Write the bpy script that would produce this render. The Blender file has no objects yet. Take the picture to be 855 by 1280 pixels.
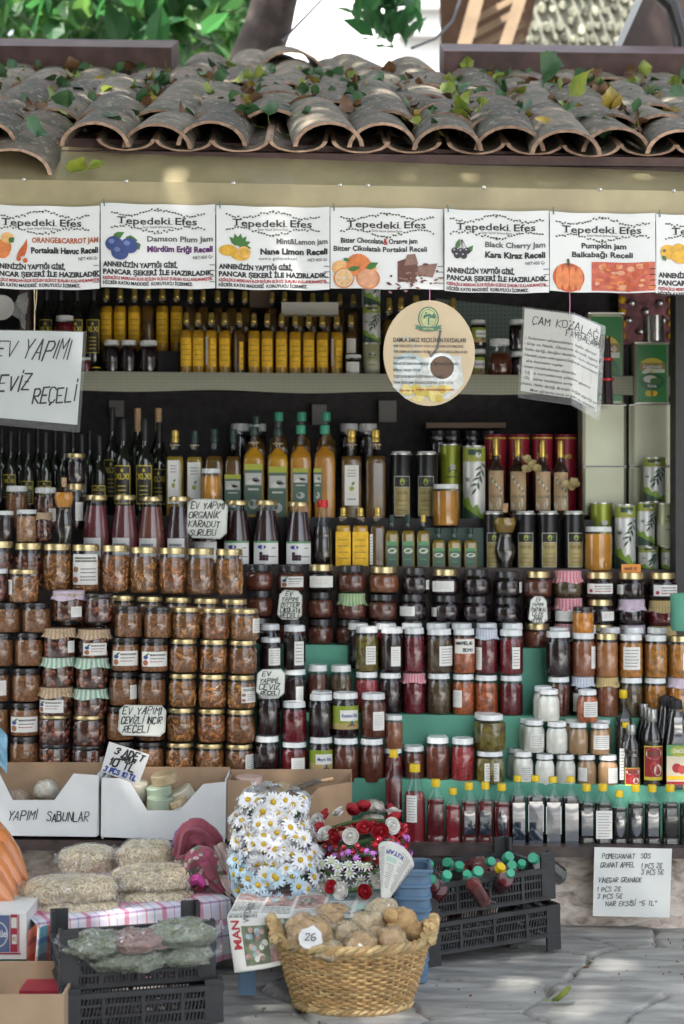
import bpy, bmesh, math, random
from mathutils import Vector, Matrix, noise
random.seed(7)
R = math.radians; PI = math.pi; sin = math.sin; cos = math.cos
SC = bpy.context.scene
COL = SC.collection

# ------------------------------------------------------------------ camera, light, exposure
F, CX, CY, EYE = 2100.0, 427.5, 640.0, 1.2          # focal length and centre in photo pixels, eye height in metres
cam = bpy.data.cameras.new('camera'); cam_o = bpy.data.objects.new('camera', cam); COL.objects.link(cam_o)
cam_o.location = (0, 0, EYE); cam_o.rotation_euler = (R(90), 0, 0)
cam.sensor_fit = 'VERTICAL'; cam.sensor_height = 36; cam.sensor_width = 24; cam.lens = 36 * F / 1280
cam.clip_start = .05; cam.clip_end = 3000
cam.dof.use_dof = True; cam.dof.focus_distance = 4.62; cam.dof.aperture_fstop = 2.8
SC.camera = cam_o

SUN_EL, SUN_AZ = 58, 215      # azimuth: degrees clockwise from +Y, the direction the sun stands in
wld = bpy.data.worlds.new('World'); SC.world = wld; wld.use_nodes = True
wn = wld.node_tree; bg = wn.nodes['Background']
sky = wn.nodes.new('ShaderNodeTexSky'); sky.sky_type = 'NISHITA'; sky.sun_disc = False
sky.sun_elevation = R(SUN_EL); sky.sun_rotation = R(SUN_AZ); sky.dust_density = 3; sky.air_density = 1
hs = wn.nodes.new('ShaderNodeHueSaturation'); hs.inputs['Saturation'].default_value = .38
wn.links.new(sky.outputs[0], hs.inputs['Color']); wn.links.new(hs.outputs[0], bg.inputs['Color'])
bg.inputs['Strength'].default_value = .12
sun = bpy.data.lights.new('sun', 'SUN'); sun.energy = 3.2; sun.angle = R(.9); sun.color = (1, .95, .87)
sun_o = bpy.data.objects.new('sun', sun); COL.objects.link(sun_o)
sd = Vector((sin(R(SUN_AZ)) * cos(R(SUN_EL)), cos(R(SUN_AZ)) * cos(R(SUN_EL)), sin(R(SUN_EL))))
sun_o.rotation_euler = sd.to_track_quat('Z', 'Y').to_euler(); sun_o.location = sd * 30
SC.view_settings.view_transform = 'Standard'; SC.view_settings.look = 'None'
SC.view_settings.exposure = 2.35; SC.view_settings.gamma = 1; SC.view_settings.use_curve_mapping = False
SC.render.engine = 'CYCLES'
cy = SC.cycles
cy.use_denoising = True; cy.max_bounces = 7; cy.diffuse_bounces = 4; cy.glossy_bounces = 3; cy.transmission_bounces = 4
cy.transparent_max_bounces = 24; cy.caustics_reflective = False; cy.caustics_refractive = False; cy.sample_clamp_indirect = 4

# ------------------------------------------------------------------ from photo pixels at a distance to metres
def P(x, y, Y): return Vector(((x - CX) / F * Y, Y, EYE - (y - CY) / F * Y))
def px(Y): return Y / F

# ------------------------------------------------------------------ materials
def new_mat(name):
    m = bpy.data.materials.new(name); m.use_nodes = True
    return m, m.node_tree, m.node_tree.nodes['Principled BSDF']
def node(nt, t, **kw):
    n = nt.nodes.new(t)
    for k, v in kw.items():
        if isinstance(k, str) and hasattr(n, k): setattr(n, k, v)
    return n
def c4(c): return (c[0], c[1], c[2], 1)
def M(name, col, rough=.5, metal=0, coat=0, var=0., vs=8., bump=0., bs=40., isl=0., alt=None, spec=.5, rnd=0., sheen=0., trans=0.):
    """a plain procedural surface: colour broken up by noise, by loose piece (isl) and by object (rnd), with a noise bump"""
    m, nt, b = new_mat(name)
    b.inputs['Roughness'].default_value = rough; b.inputs['Metallic'].default_value = metal
    b.inputs['Coat Weight'].default_value = coat; b.inputs['Coat Roughness'].default_value = .04
    b.inputs['Specular IOR Level'].default_value = spec
    if sheen: b.inputs['Sheen Weight'].default_value = sheen
    if trans: b.inputs['Transmission Weight'].default_value = trans
    L = nt.links.new
    tc = node(nt, 'ShaderNodeTexCoord'); oi = node(nt, 'ShaderNodeObjectInfo')
    sock = None
    lo = alt if alt else tuple(c * (1 - var) for c in col); hi = col if alt else tuple(min(1, c * (1 + var)) for c in col)
    if var or alt:
        n = node(nt, 'ShaderNodeTexNoise'); n.inputs['Scale'].default_value = vs; n.inputs['Detail'].default_value = 5
        add = node(nt, 'ShaderNodeVectorMath', operation='ADD'); L(tc.outputs['Object'], add.inputs[0]); L(oi.outputs['Random'], add.inputs[1]); L(add.outputs[0], n.inputs['Vector'])
        mr = node(nt, 'ShaderNodeMapRange'); mr.inputs[1].default_value = .32; mr.inputs[2].default_value = .68; L(n.outputs[0], mr.inputs[0])
        mx = node(nt, 'ShaderNodeMix', data_type='RGBA'); mx.inputs[6].default_value = c4(lo); mx.inputs[7].default_value = c4(hi); L(mr.outputs[0], mx.inputs[0])
        sock = mx.outputs[2]
    if isl or rnd:
        h = node(nt, 'ShaderNodeHueSaturation'); h.inputs['Color'].default_value = c4(col)
        if sock: L(sock, h.inputs['Color'])
        g = node(nt, 'ShaderNodeNewGeometry')
        mr2 = node(nt, 'ShaderNodeMapRange'); k = isl or rnd
        mr2.inputs[3].default_value = 1 - k; mr2.inputs[4].default_value = 1 + k
        L(g.outputs['Random Per Island'] if isl else oi.outputs['Random'], mr2.inputs[0]); L(mr2.outputs[0], h.inputs['Value'])
        if isl and rnd:
            mr3 = node(nt, 'ShaderNodeMapRange'); mr3.inputs[3].default_value = .5 - rnd * .08; mr3.inputs[4].default_value = .5 + rnd * .08
            L(oi.outputs['Random'], mr3.inputs[0]); L(mr3.outputs[0], h.inputs['Hue'])
        sock = h.outputs[0]
    if sock: L(sock, b.inputs['Base Color'])
    else: b.inputs['Base Color'].default_value = c4(col)
    if bump:
        n2 = node(nt, 'ShaderNodeTexNoise'); n2.inputs['Scale'].default_value = bs; n2.inputs['Detail'].default_value = 6
        L(tc.outputs['Object'], n2.inputs['Vector'])
        bp = node(nt, 'ShaderNodeBump'); bp.inputs['Strength'].default_value = bump; bp.inputs['Distance'].default_value = .01
        L(n2.outputs[0], bp.inputs['Height']); L(bp.outputs[0], b.inputs['Normal'])
    return m

def film(name, tint=(.97, .98, .97), gloss=1.45, rough=.04, bump=0, bs=30, haze=0.):
    """thin clear glass or plastic film: lets light straight through, reflects by Fresnel"""
    m, nt, b = new_mat(name); nt.nodes.remove(b); L = nt.links.new
    out = nt.nodes['Material Output']
    t = node(nt, 'ShaderNodeBsdfTransparent'); t.inputs[0].default_value = c4(tint)
    g = node(nt, 'ShaderNodeBsdfGlossy'); g.inputs['Roughness'].default_value = rough; g.inputs[0].default_value = (.92, .95, 1, 1)
    f = node(nt, 'ShaderNodeFresnel'); ge = node(nt, 'ShaderNodeNewGeometry'); io = node(nt, 'ShaderNodeMapRange'); io.inputs[3].default_value = gloss; io.inputs[4].default_value = 1 / gloss
    L(ge.outputs['Backfacing'], io.inputs[0]); L(io.outputs[0], f.inputs['IOR'])
    mx = node(nt, 'ShaderNodeMixShader'); L(f.outputs[0], mx.inputs[0]); L(t.outputs[0], mx.inputs[1]); L(g.outputs[0], mx.inputs[2])
    if bump:
        tc = node(nt, 'ShaderNodeTexCoord'); n = node(nt, 'ShaderNodeTexNoise'); n.inputs['Scale'].default_value = bs; n.inputs['Detail'].default_value = 3
        n.inputs['Distortion'].default_value = 1.2
        L(tc.outputs['Object'], n.inputs['Vector'])
        bp = node(nt, 'ShaderNodeBump'); bp.inputs['Strength'].default_value = bump; bp.inputs['Distance'].default_value = .045
        L(n.outputs[0], bp.inputs['Height']); L(bp.outputs[0], g.inputs['Normal']); L(bp.outputs[0], f.inputs['Normal'])
    last = mx
    if haze:
        d = node(nt, 'ShaderNodeBsdfDiffuse'); d.inputs[0].default_value = (.85, .86, .86, 1)
        m2 = node(nt, 'ShaderNodeMixShader'); m2.inputs[0].default_value = haze; L(mx.outputs[0], m2.inputs[1]); L(d.outputs[0], m2.inputs[2]); last = m2
    L(last.outputs[0], out.inputs['Surface'])
    return m

def check_mat(name, a, b_, scale, rough=.85, third=None):
    """woven gingham: two stripe sets crossing, in object space round the vertical axis"""
    m, nt, b = new_mat(name); L = nt.links.new; b.inputs['Roughness'].default_value = rough
    uv = node(nt, 'ShaderNodeUVMap'); sep = node(nt, 'ShaderNodeSeparateXYZ'); L(uv.outputs[0], sep.inputs[0])
    def stripe(o):
        mu = node(nt, 'ShaderNodeMath', operation='MULTIPLY'); mu.inputs[1].default_value = scale; L(o, mu.inputs[0])
        fr = node(nt, 'ShaderNodeMath', operation='FRACT'); L(mu.outputs[0], fr.inputs[0])
        gt = node(nt, 'ShaderNodeMath', operation='GREATER_THAN'); gt.inputs[1].default_value = .5; L(fr.outputs[0], gt.inputs[0])
        return gt.outputs[0]
    ad = node(nt, 'ShaderNodeMath', operation='ADD'); L(stripe(sep.outputs[0]), ad.inputs[0]); L(stripe(sep.outputs[1]), ad.inputs[1])
    hf = node(nt, 'ShaderNodeMath', operation='MULTIPLY'); hf.inputs[1].default_value = .5; L(ad.outputs[0], hf.inputs[0])
    mx = node(nt, 'ShaderNodeMix', data_type='RGBA'); mx.inputs[6].default_value = c4(a); mx.inputs[7].default_value = c4(b_); L(hf.outputs[0], mx.inputs[0])
    L(mx.outputs[2], b.inputs['Base Color'])
    return m

def plaid_mat(name, bands_u, bands_v, base, su, sv):
    """plaid from colour ramps along u and v"""
    m, nt, b = new_mat(name); L = nt.links.new; b.inputs['Roughness'].default_value = .9
    uv = node(nt, 'ShaderNodeUVMap'); sep = node(nt, 'ShaderNodeSeparateXYZ'); L(uv.outputs[0], sep.inputs[0])
    def ramp(o, s, bands):
        mu = node(nt, 'ShaderNodeMath', operation='MULTIPLY'); mu.inputs[1].default_value = s; L(o, mu.inputs[0])
        fr = node(nt, 'ShaderNodeMath', operation='FRACT'); L(mu.outputs[0], fr.inputs[0])
        r = node(nt, 'ShaderNodeValToRGB'); r.color_ramp.interpolation = 'CONSTANT'; L(fr.outputs[0], r.inputs[0])
        e = r.color_ramp.elements
        while len(e) > 1: e.remove(e[-1])
        e[0].position = 0; e[0].color = c4(bands[0][1])
        for p_, c_ in bands[1:]:
            x = e.new(p_); x.color = c4(c_)
        return r.outputs[0]
    mx = node(nt, 'ShaderNodeMix', data_type='RGBA', blend_type='MULTIPLY'); mx.inputs[0].default_value = 1
    L(ramp(sep.outputs[0], su, bands_u), mx.inputs[6]); L(ramp(sep.outputs[1], sv, bands_v), mx.inputs[7])
    L(mx.outputs[2], b.inputs['Base Color'])
    return m

MT = {}
def mt(name, *a, **k):
    if name not in MT: MT[name] = M(name, *a, **k)
    return MT[name]
GLASS = film('clear_glass', (.97, .985, .98), 1.66, .012)
GLASS2 = film('bottle_glass', (.97, .985, .975), 1.45, .02)
BOTTLE_PLASTIC = film('clear_plastic', (.96, .99, .97), 1.45, .03)
WRAP = film('plastic_wrap', (.98, .98, .98), 1.8, .06, 1., 24, .05)
BAGFILM = film('cloudy_bag_film', (.97, .98, .98), 1.9, .06, 1., 20, .09)
SLEEVE = film('plastic_sleeve', (.97, .98, .98), 1.55, .08, .12, 9, .05)
WHITE = mt('white_print', (.73, .74, .74), .45, var=.03, vs=4)
PAPER = mt('label_paper', (.74, .74, .71), .6, var=.05, vs=20)
CARD = mt('handwritten_card', (.74, .77, .72), .55, var=.05, vs=14)
INK = mt('black_ink', (.018, .018, .02), .5)
INK2 = mt('grey_ink', (.12, .12, .12), .5)
RED_INK = mt('red_ink', (.35, .02, .03), .5)
BLUE_INK = mt('blue_ink', (.02, .05, .3), .5)
PURPLE_INK = mt('purple_ink', (.1, .02, .13), .5)
OLIVE_INK = mt('olive_ink', (.055, .075, .04), .6)
GOLD = mt('gold_lid', (.58, .47, .25), .32, .85, var=.12, vs=30)
BLACK_LID = mt('black_lid', (.022, .02, .022), .3, .0, .4)
WHITE_LID = mt('white_lid', (.72, .75, .76), .28, 0, .4, var=.04, vs=30, rnd=.06)
GREEN_CAP = mt('green_cap', (.04, .33, .2), .4)
YELLOW_CAP = mt('yellow_cap', (.72, .5, .008), .38)
RED_CAP = mt('red_cap', (.6, .02, .02), .35)
DARK_CAP = mt('dark_green_cap', (.012, .04, .03), .35)
BLACK_CAP = mt('black_seal', (.012, .012, .014), .5)
GOLD_CAP = mt('gold_cap', (.55, .4, .1), .35, .8, var=.15, vs=60)
CORK = mt('cork', (.45, .3, .17), .8, var=.2, vs=120)
TWINE = mt('twine', (.5, .4, .26), .9, var=.2, vs=200)
LEAF_A = mt('leaf_print_green', (.05, .16, .03), .5)
TIN = mt('tin_plate', (.36, .37, .27), .42, .45, var=.12, vs=6, bump=.05, bs=8)
RIM = mt('tin_rim', (.6, .6, .58), .3, .9)

# ------------------------------------------------------------------ mesh building
class MB:
    def __init__(s): s.v = []; s.f = []; s.mi = []; s.uv = {}; s.mats = []
    def m(s, mat):
        if mat not in s.mats: s.mats.append(mat)
        return s.mats.index(mat)
    def add(s, vs, fs, mat, uvs=None):
        o = len(s.v); k = s.m(mat)
        s.v += [tuple(v) for v in vs]
        for f in fs:
            if uvs: s.uv[len(s.f)] = [uvs[i] for i in f]
            s.f.append(tuple(i + o for i in f)); s.mi.append(k)
    def box(s, c, d, mat, rz=0, rx=0, ry=0, mtx=None):
        x, y, z = d[0] / 2, d[1] / 2, d[2] / 2
        q = Matrix.Rotation(rz, 3, 'Z') @ Matrix.Rotation(ry, 3, 'Y') @ Matrix.Rotation(rx, 3, 'X')
        vs = [Vector(c) + q @ Vector((a * x, b * y, e * z)) for a in (-1, 1) for b in (-1, 1) for e in (-1, 1)]
        if mtx: vs = [mtx @ v for v in vs]
        s.add(vs, [(0, 1, 3, 2), (4, 6, 7, 5), (0, 4, 5, 1), (2, 3, 7, 6), (0, 2, 6, 4), (1, 5, 7, 3)], mat)
    def bar(s, a, b, w, h, mat, up=(0, 0, 1)):
        a, b = Vector(a), Vector(b); d = (b - a).normalized(); u = Vector(up)
        r = d.cross(u)
        if r.length < 1e-4: r = d.cross(Vector((0, 1, 0)))
        r.normalize(); u = r.cross(d)
        vs = [p + r * (i * w / 2) + u * (j * h / 2) for p in (a, b) for i, j in ((-1, -1), (1, -1), (1, 1), (-1, 1))]
        s.add(vs, [(0, 3, 2, 1), (4, 5, 6, 7), (0, 1, 5, 4), (1, 2, 6, 5), (2, 3, 7, 6), (3, 0, 4, 7)], mat)
    def tube(s, pts, r, mat, n=6, closed=False, cap=True):
        pts = [Vector(p) for p in pts]; k = len(pts); rs = r if isinstance(r, (list, tuple)) else [r] * k
        vs = []; up = Vector((.13, .21, .97)).normalized()
        for i, p in enumerate(pts):
            a = pts[(i - 1) % k] if closed else pts[max(i - 1, 0)]; b = pts[(i + 1) % k] if closed else pts[min(i + 1, k - 1)]
            d = (b - a)
            d = d.normalized() if d.length > 1e-9 else Vector((0, 0, 1))
            x = d.cross(up)
            if x.length < 1e-3: x = d.cross(Vector((1, 0, 0)))
            x.normalize(); y = x.cross(d)
            vs += [p + (x * cos(2 * PI * j / n) + y * sin(2 * PI * j / n)) * rs[i] for j in range(n)]
        fs = [(i * n + j, i * n + (j + 1) % n, ((i + 1) % k) * n + (j + 1) % n, ((i + 1) % k) * n + j) for i in range(k if closed else k - 1) for j in range(n)]
        if cap and not closed: fs += [tuple(range(n))[::-1], tuple(range((k - 1) * n, k * n))]
        s.add(vs, fs, mat)
    def loft(s, prof, mat, n=20, shape='round', c=(0, 0, 0), sx=1, sy=1, uv=False, mats=None):
        """stack of rings (r, z); shape round, square or hex"""
        def ring(r, z, shp):
            out = []
            for j in range(n):
                a = 2 * PI * (j + .5) / n
                if shp in ('square', 'box'):
                    e = 5. if shp == 'square' else 18.; q = (abs(cos(a)) ** e + abs(sin(a)) ** e) ** (-1 / e)
                elif shp == 'hex':
                    t = (a + PI / 6) % (PI / 3) - PI / 6; q = .93 / max(cos(t), .6)
                else: q = 1
                out.append((c[0] + r * q * cos(a) * sx, c[1] + r * q * sin(a) * sy, c[2] + z))
            return out
        vs = []; uvs = []
        for i, p_ in enumerate(prof):
            shp = p_[2] if len(p_) > 2 else shape
            vs += ring(max(p_[0], 1e-5), p_[1], shp); uvs += [(j / n, i / max(1, len(prof) - 1)) for j in range(n)]
        for i in range(len(prof) - 1):
            fs = [(i * n + j, i * n + (j + 1) % n, (i + 1) * n + (j + 1) % n, (i + 1) * n + j) for j in range(n)]
            o = len(s.v)
            mm = mats[i] if mats else mat
            k = s.m(mm)
            for jj, f in enumerate(fs):
                if uv:
                    s.uv[len(s.f)] = [(jj / n, i), ((jj + 1) / n, i), ((jj + 1) / n, i + 1), (jj / n, i + 1)] if uv is True else [uv(jj / n, prof[i]), uv((jj + 1) / n, prof[i]), uv((jj + 1) / n, prof[i + 1]), uv(jj / n, prof[i + 1])]
                s.f.append(tuple(x + o for x in f)); s.mi.append(k)
        s.v += [tuple(v) for v in vs]
    def grid(s, fn, nu, nv, mat, uv=True):
        vs = []; uvs = []
        for j in range(nv + 1):
            for i in range(nu + 1):
                vs.append(fn(i / nu, j / nv)); uvs.append((i / nu, j / nv))
        w = nu + 1
        fs = [(j * w + i, j * w + i + 1, (j + 1) * w + i + 1, (j + 1) * w + i) for j in range(nv) for i in range(nu)]
        s.add(vs, fs, mat, uvs if uv else None)
    def mesh(s, name, smooth=True, angle=40, origin=None):
        me = bpy.data.meshes.new(name)
        o = Vector(origin) if origin is not None else Vector((0, 0, 0))
        me.from_pydata([(v[0] - o.x, v[1] - o.y, v[2] - o.z) for v in s.v], [], s.f)
        for m_ in s.mats: me.materials.append(m_)
        me.polygons.foreach_set('material_index', s.mi)
        if s.uv:
            ul = me.uv_layers.new(name='UVMap')
            for pi, p_ in enumerate(me.polygons):
                u = s.uv.get(pi)
                if u:
                    for k, li in enumerate(p_.loop_indices): ul.data[li].uv = u[k]
        if smooth:
            me.polygons.foreach_set('use_smooth', [True] * len(s.f))
            me.set_sharp_from_angle(angle=R(angle))
        me.update()
        return me
    def build(s, name, parent=None, loc=None, **k):
        return obj(name, s.mesh(name, **k), parent, loc)

def obj(name, me, parent=None, loc=None):
    o = bpy.data.objects.new(name, me); COL.objects.link(o)
    if parent: o.parent = parent
    if loc is not None: o.location = loc
    return o
LABELS = []
def tag(o, label, cat, group=None, kind=None):
    o['label'] = label; o['category'] = cat; LABELS.append((o.name, label))
    if group: o['group'] = group
    if kind: o['kind'] = kind
    return o
def thing(name, label, cat, loc=(0, 0, 0), group=None, rz=0, s=1):
    o = bpy.data.objects.new(name, None); COL.objects.link(o); o.location = loc; o.rotation_euler = (0, 0, rz); o.scale = (s, s, s)
    o.empty_display_size = .05
    return tag(o, label, cat, group)
def structure(o): o['kind'] = 'structure'; return o

# ------------------------------------------------------------------ flat printing: text, strokes, shapes laid on any surface
_txt = {}
def text_geo(s, bold=0., shear=0.):
    k = (s, bold, shear)
    if k not in _txt:
        cu = bpy.data.curves.new('t', 'FONT'); cu.body = s; cu.resolution_u = 2; cu.offset = bold; cu.shear = shear
        ob = bpy.data.objects.new('t', cu); me = bpy.data.meshes.new_from_object(ob)
        vs = [(v.co.x, v.co.y) for v in me.vertices]; fs = [tuple(p.vertices) for p in me.polygons]
        bpy.data.objects.remove(ob); bpy.data.curves.remove(cu); bpy.data.meshes.remove(me)
        _txt[k] = (vs, fs)
    return _txt[k]
GLY = {'A': '00 26 40|12 32', 'B': '00 06 36 45 34 04|34 43 41 30 00', 'C': '45 36 16 05 01 10 30 41', 'D': '00 06 26 44 42 20 00', 'E': '46 06 00 40|03 33', 'F': '46 06 00|03 33',
 'G': '45 36 16 05 01 10 30 42 22', 'H': '00 06|40 46|03 43', 'I': '20 26', 'J': '36 31 20 10 01', 'K': '00 06|46 03 40', 'L': '06 00 40', 'M': '00 06 23 46 40', 'N': '00 06 40 46',
 'O': '10 01 05 16 36 45 41 30 10', 'P': '00 06 36 45 44 33 03', 'R': '00 06 36 45 44 33 03 40', 'S': '45 36 16 05 14 33 42 41 30 10 01', 'T': '06 46|26 20', 'U': '06 01 10 30 41 46',
 'V': '06 20 46', 'Y': '06 23 46|23 20', 'Z': '06 46 00 40|13 33', '0': '10 01 05 16 36 45 41 30 10', '1': '14 26 20', '2': '05 16 36 45 00 40', '3': '05 16 36 45 23 42 30 10 01',
 '4': '30 36 02 42', '5': '46 06 03 33 42 41 30 10 01', '6': '36 05 01 10 30 41 42 33 03', '7': '06 46 10', '8': '23 05 16 36 45 23 01 10 30 41 23', '9': '43 13 05 16 36 45 41 10',
 '-': '03 43', ',': '20 1m', '.': '20 21', '/': '00 46', '(': '36 14 12 30', ')': '16 34 32 10', '€': '45 36 16 05 01 10 30 41|04 34|02 32', '"': '16 14|36 34', "'": '26 24', ' ': ''}
for a_, b_ in (('Ç', 'C'), ('Ş', 'S')): GLY[a_] = GLY[b_] + '|20 1m'
for a_, b_ in (('İ', 'I'), ('Ğ', 'G')): GLY[a_] = GLY[b_] + '|27 28'
for a_, b_ in (('Ü', 'U'), ('Ö', 'O')): GLY[a_] = GLY[b_] + '|17 18|37 38'
class Print:
    """2-D shapes (u right, v down unless up=True) mapped onto a surface by fn(u, v, lift)"""
    def __init__(s, fn): s.fn = fn; s.mb = MB(); s.n = 0
    def tri(s, pts, faces, mat, lay):
        s.mb.add([s.fn(p[0], p[1], lay) for p in pts], faces, mat)
    def poly(s, pts, mat, lay=1): s.tri(pts, [tuple(range(len(pts)))], mat, lay)
    def rect(s, x0, y0, x1, y1, mat, lay=1, nx=1, ny=1):
        pts = [(x0 + (x1 - x0) * i / nx, y0 + (y1 - y0) * j / ny) for j in range(ny + 1) for i in range(nx + 1)]; w = nx + 1
        s.tri(pts, [(j * w + i, j * w + i + 1, (j + 1) * w + i + 1, (j + 1) * w + i) for j in range(ny) for i in range(nx)], mat, lay)
    def ell(s, cx, cy_, rx, ry, mat, lay=1, n=18, rot=0):
        s.poly([(cx + rx * cos(t) * cos(rot) - ry * sin(t) * sin(rot), cy_ + rx * cos(t) * sin(rot) + ry * sin(t) * cos(rot)) for t in [2 * PI * i / n for i in range(n)]], mat, lay)
    def leaf(s, x, y, l, w, ang, mat, lay=1):
        c, d = cos(ang), sin(ang)
        s.poly([(x + a * l * c - b * w * d, y + a * l * d + b * w * c) for a, b in ((0, 0), (.25, .38), (.55, .45), (1, 0), (.55, -.45), (.25, -.38))], mat, lay)
    def band(s, x0, x1, f0, f1, mat, lay=1, n=16):
        xs = [x0 + (x1 - x0) * i / n for i in range(n + 1)]
        s.tri([(x, f(x)) for f in (f0, f1) for x in xs], [(i, i + 1, n + 2 + i, n + 1 + i) for i in range(n)], mat, lay)
    def stroke(s, pts, w, mat, lay=1):
        for i in range(len(pts) - 1):
            (x0, y0), (x1, y1) = pts[i], pts[i + 1]; dx, dy = x1 - x0, y1 - y0; l = math.hypot(dx, dy) or 1e-6
            e = .32 * w / l; x0, y0, x1, y1 = x0 - dx * e, y0 - dy * e, x1 + dx * e, y1 + dy * e
            nx_, ny_ = -dy / l * w / 2, dx / l * w / 2
            s.n += 1
            s.tri([(x0 + nx_, y0 + ny_), (x1 + nx_, y1 + ny_), (x1 - nx_, y1 - ny_), (x0 - nx_, y0 - ny_)], [(0, 1, 2, 3)], mat, lay + .03 * (s.n % 16))
    def hand(s, t, x, y, h, cw, mat, w, lay=1, slant=.12, rise=0., jit=.35, seed=1, upv=-1):
        """marker handwriting; (x, y) is the left end of the base line, cw the advance"""
        rr = random.Random(seed + len(t)); cx = x
        for ch in t:
            g = GLY.get(ch, '')
            if ch == ' ': cx += cw * .75; continue
            y0_ = y; h0_ = h; y = y + rr.gauss(0, .035) * h; h = h * rr.uniform(.9, 1.1); slant_ = slant; slant = slant + rr.gauss(0, .06); k = cw * (.45 if ch in "Iİ1,.'" else 1); j = [rr.uniform(-jit, jit) for _ in range(6)]
            for st in g.split('|'):
                pts = []
                for q in st.split():
                    gx = int(q[0]); gy = -1 if q[1] == 'm' else int(q[1])
                    if ch in "Iİ1,.'": gx -= 1.2
                    gx += .15 * j[gy % 6]; gy2 = gy + .4 * j[gx.__int__() % 6] * .5
                    px_ = cx + (gx / 4 * .72) * cw + slant * gy2 / 6 * h
                    pts.append((px_, y + upv * (gy2 / 6 * h) + rise * (px_ - x) + j[5] * h * .06))
                if len(pts) > 1: s.stroke(pts, w * rr.uniform(.8, 1.35), mat, lay)
            cx += k * rr.uniform(.93, 1.05); y, h, slant = y0_, h0_, slant_
        return cx
    def text(s, t, x, y, h, mat, lay=1, width=None, al='l', bold=0., shear=0., upv=-1):
        vs, fs = text_geo(t, bold, shear)
        if not vs: return
        x0 = min(v[0] for v in vs); x1 = max(v[0] for v in vs); sc = h / .7; sxx = (width / (x1 - x0)) if width else sc
        ox = {'l': 0, 'c': -.5, 'r': -1}[al] * (x1 - x0) * sxx
        s.tri([(x + ox + (v[0] - x0) * sxx, y + upv * v[1] * sc) for v in vs], fs, mat, lay)
    def build(s, name, parent=None, origin=None, loc=None):
        return s.mb.build(name, parent, loc, smooth=False, origin=origin)
ORD = ['first', 'second', 'third', 'fourth', 'fifth', 'sixth', 'seventh', 'eighth', 'ninth', 'tenth', 'eleventh', 'twelfth', 'thirteenth', 'fourteenth', 'fifteenth', 'sixteenth', 'seventeenth', 'eighteenth']
# ------------------------------------------------------------------ what is inside the jars
FIG = mt('dried_fig_slices', (.54, .235, .06), .35, coat=.15, alt=(.2, .07, .02), vs=90, isl=.5, rnd=.12)
FIG_D = mt('dark_fig_slices', (.38, .15, .045), .35, coat=.15, alt=(.13, .05, .018), vs=90, isl=.5, rnd=.12)
FIG_BED = mt('fig_syrup', (.15, .06, .022), .3, coat=0)
NUT = mt('walnuts_in_syrup', (.27, .08, .032), .3, coat=.3, alt=(.10, .03, .02), vs=70, isl=.55, rnd=.12)
NUT_BED = mt('dark_syrup', (.05, .015, .011), .2, coat=0)
PASTES = {}
def paste(name, col, k=.35, vs=110, rough=.35, bump=.25):
    if name not in PASTES: PASTES[name] = M(name, col, rough, 0, 0, var=k, vs=vs, bump=bump, bs=90, rnd=.16, spec=.2)
    return PASTES[name]
GREYP0 = mt('faint_ink', (.4, .4, .4), .6)
WALNUT = paste('walnut_fig_paste', (.21, .09, .036), .6, 160, .4, .6)
DARK = paste('dark_berry_jam', (.016, .007, .009), .4, 80, .2, .1)
CHOC = paste('chocolate_orange_jam', (.105, .03, .018), .3, 80, .3, .15)
CHOC2 = paste('light_brown_jam', (.22, .075, .035), .25, 80, .3, .15)
REDJ = paste('dark_red_jam', (.13, .01, .016), .6, 100, .22, .3)
ROSE = paste('bright_red_jam', (.26, .03, .035), .4, 120, .25, .4)
OLIVEJ = paste('pickled_green_olives', (.15, .115, .02), .6, 60, .2, .5)
CARA = paste('caramel_spread', (.33, .13, .045), .25, 50, .25, .1)
AMBER = paste('amber_marmalade', (.42, .17, .03), .45, 60, .2, .3)
HONEY = paste('honey', (.55, .24, .035), .2, 12, .15, 0)
CREAM = paste('white_cream', (.74, .73, .67), .05, 30, .4, .05)
TAHINI = paste('tan_tahini', (.42, .25, .13), .1, 30, .35, .05)
PEACH = paste('orange_red_jam', (.36, .09, .03), .5, 60, .2, .4)
ORANGE = paste('bright_orange_jam', (.6, .22, .02), .3, 60, .2, .3)
BROWNJ = paste('green_brown_jam', (.085, .055, .028), .5, 70, .2, .3)
ALMOND = paste('almonds', (.4, .22, .12), .5, 90, .5, .6)

# ------------------------------------------------------------------ jars
JW = .08
JST = {  # outline of the glass as fractions of radius / height, lid radius, lid bottom, fill top
 'fig':  ([(.84, 0), (.95, .025), (1, .08), (1, .68), (.95, .77), (.90, .81), (.90, .9)], .95, .865, .79),
 'jam':  ([(.74, 0), (.93, .06), (1, .2), (1, .52), (.93, .66), (.80, .73), (.80, .88)], .85, .76, .70),
 'tall': ([(.84, 0), (.95, .02), (1, .07), (1, .70), (.95, .78), (.84, .83), (.84, .92)], .92, .865, .80),
 'white': ([(.72, 0), (.92, .04), (1, .14), (1, .60), (.92, .72), (.78, .80), (.78, .92)], .86, .85, .80),
 'hex':  ([(.92, 0, 'hex'), (1, .03, 'hex'), (1, .74, 'hex'), (.92, .80, 'hex'), (.80, .84), (.80, .92)], .88, .85, .78),
 'globe': ([(.55, 0), (.75, .03), (.97, .25), (1, .42), (.9, .58), (.74, .70), (.72, .90)], .78, .86, .66),
 'wide': ([(.9, 0), (.98, .03), (1, .08), (1, .80), (.96, .86), (.9, .89), (.9, .94)], .97, .885, .84)}
_cache = {}
def cached(key, fn):
    if key not in _cache: _cache[key] = fn()
    return _cache[key]
def prof_at(prof, z):
    for i in range(len(prof) - 1):
        a, b = prof[i], prof[i + 1]
        if a[1] <= z <= b[1]: return a[0] + (b[0] - a[0]) * (z - a[1]) / max(b[1] - a[1], 1e-6)
    return prof[-1][0]
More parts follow.
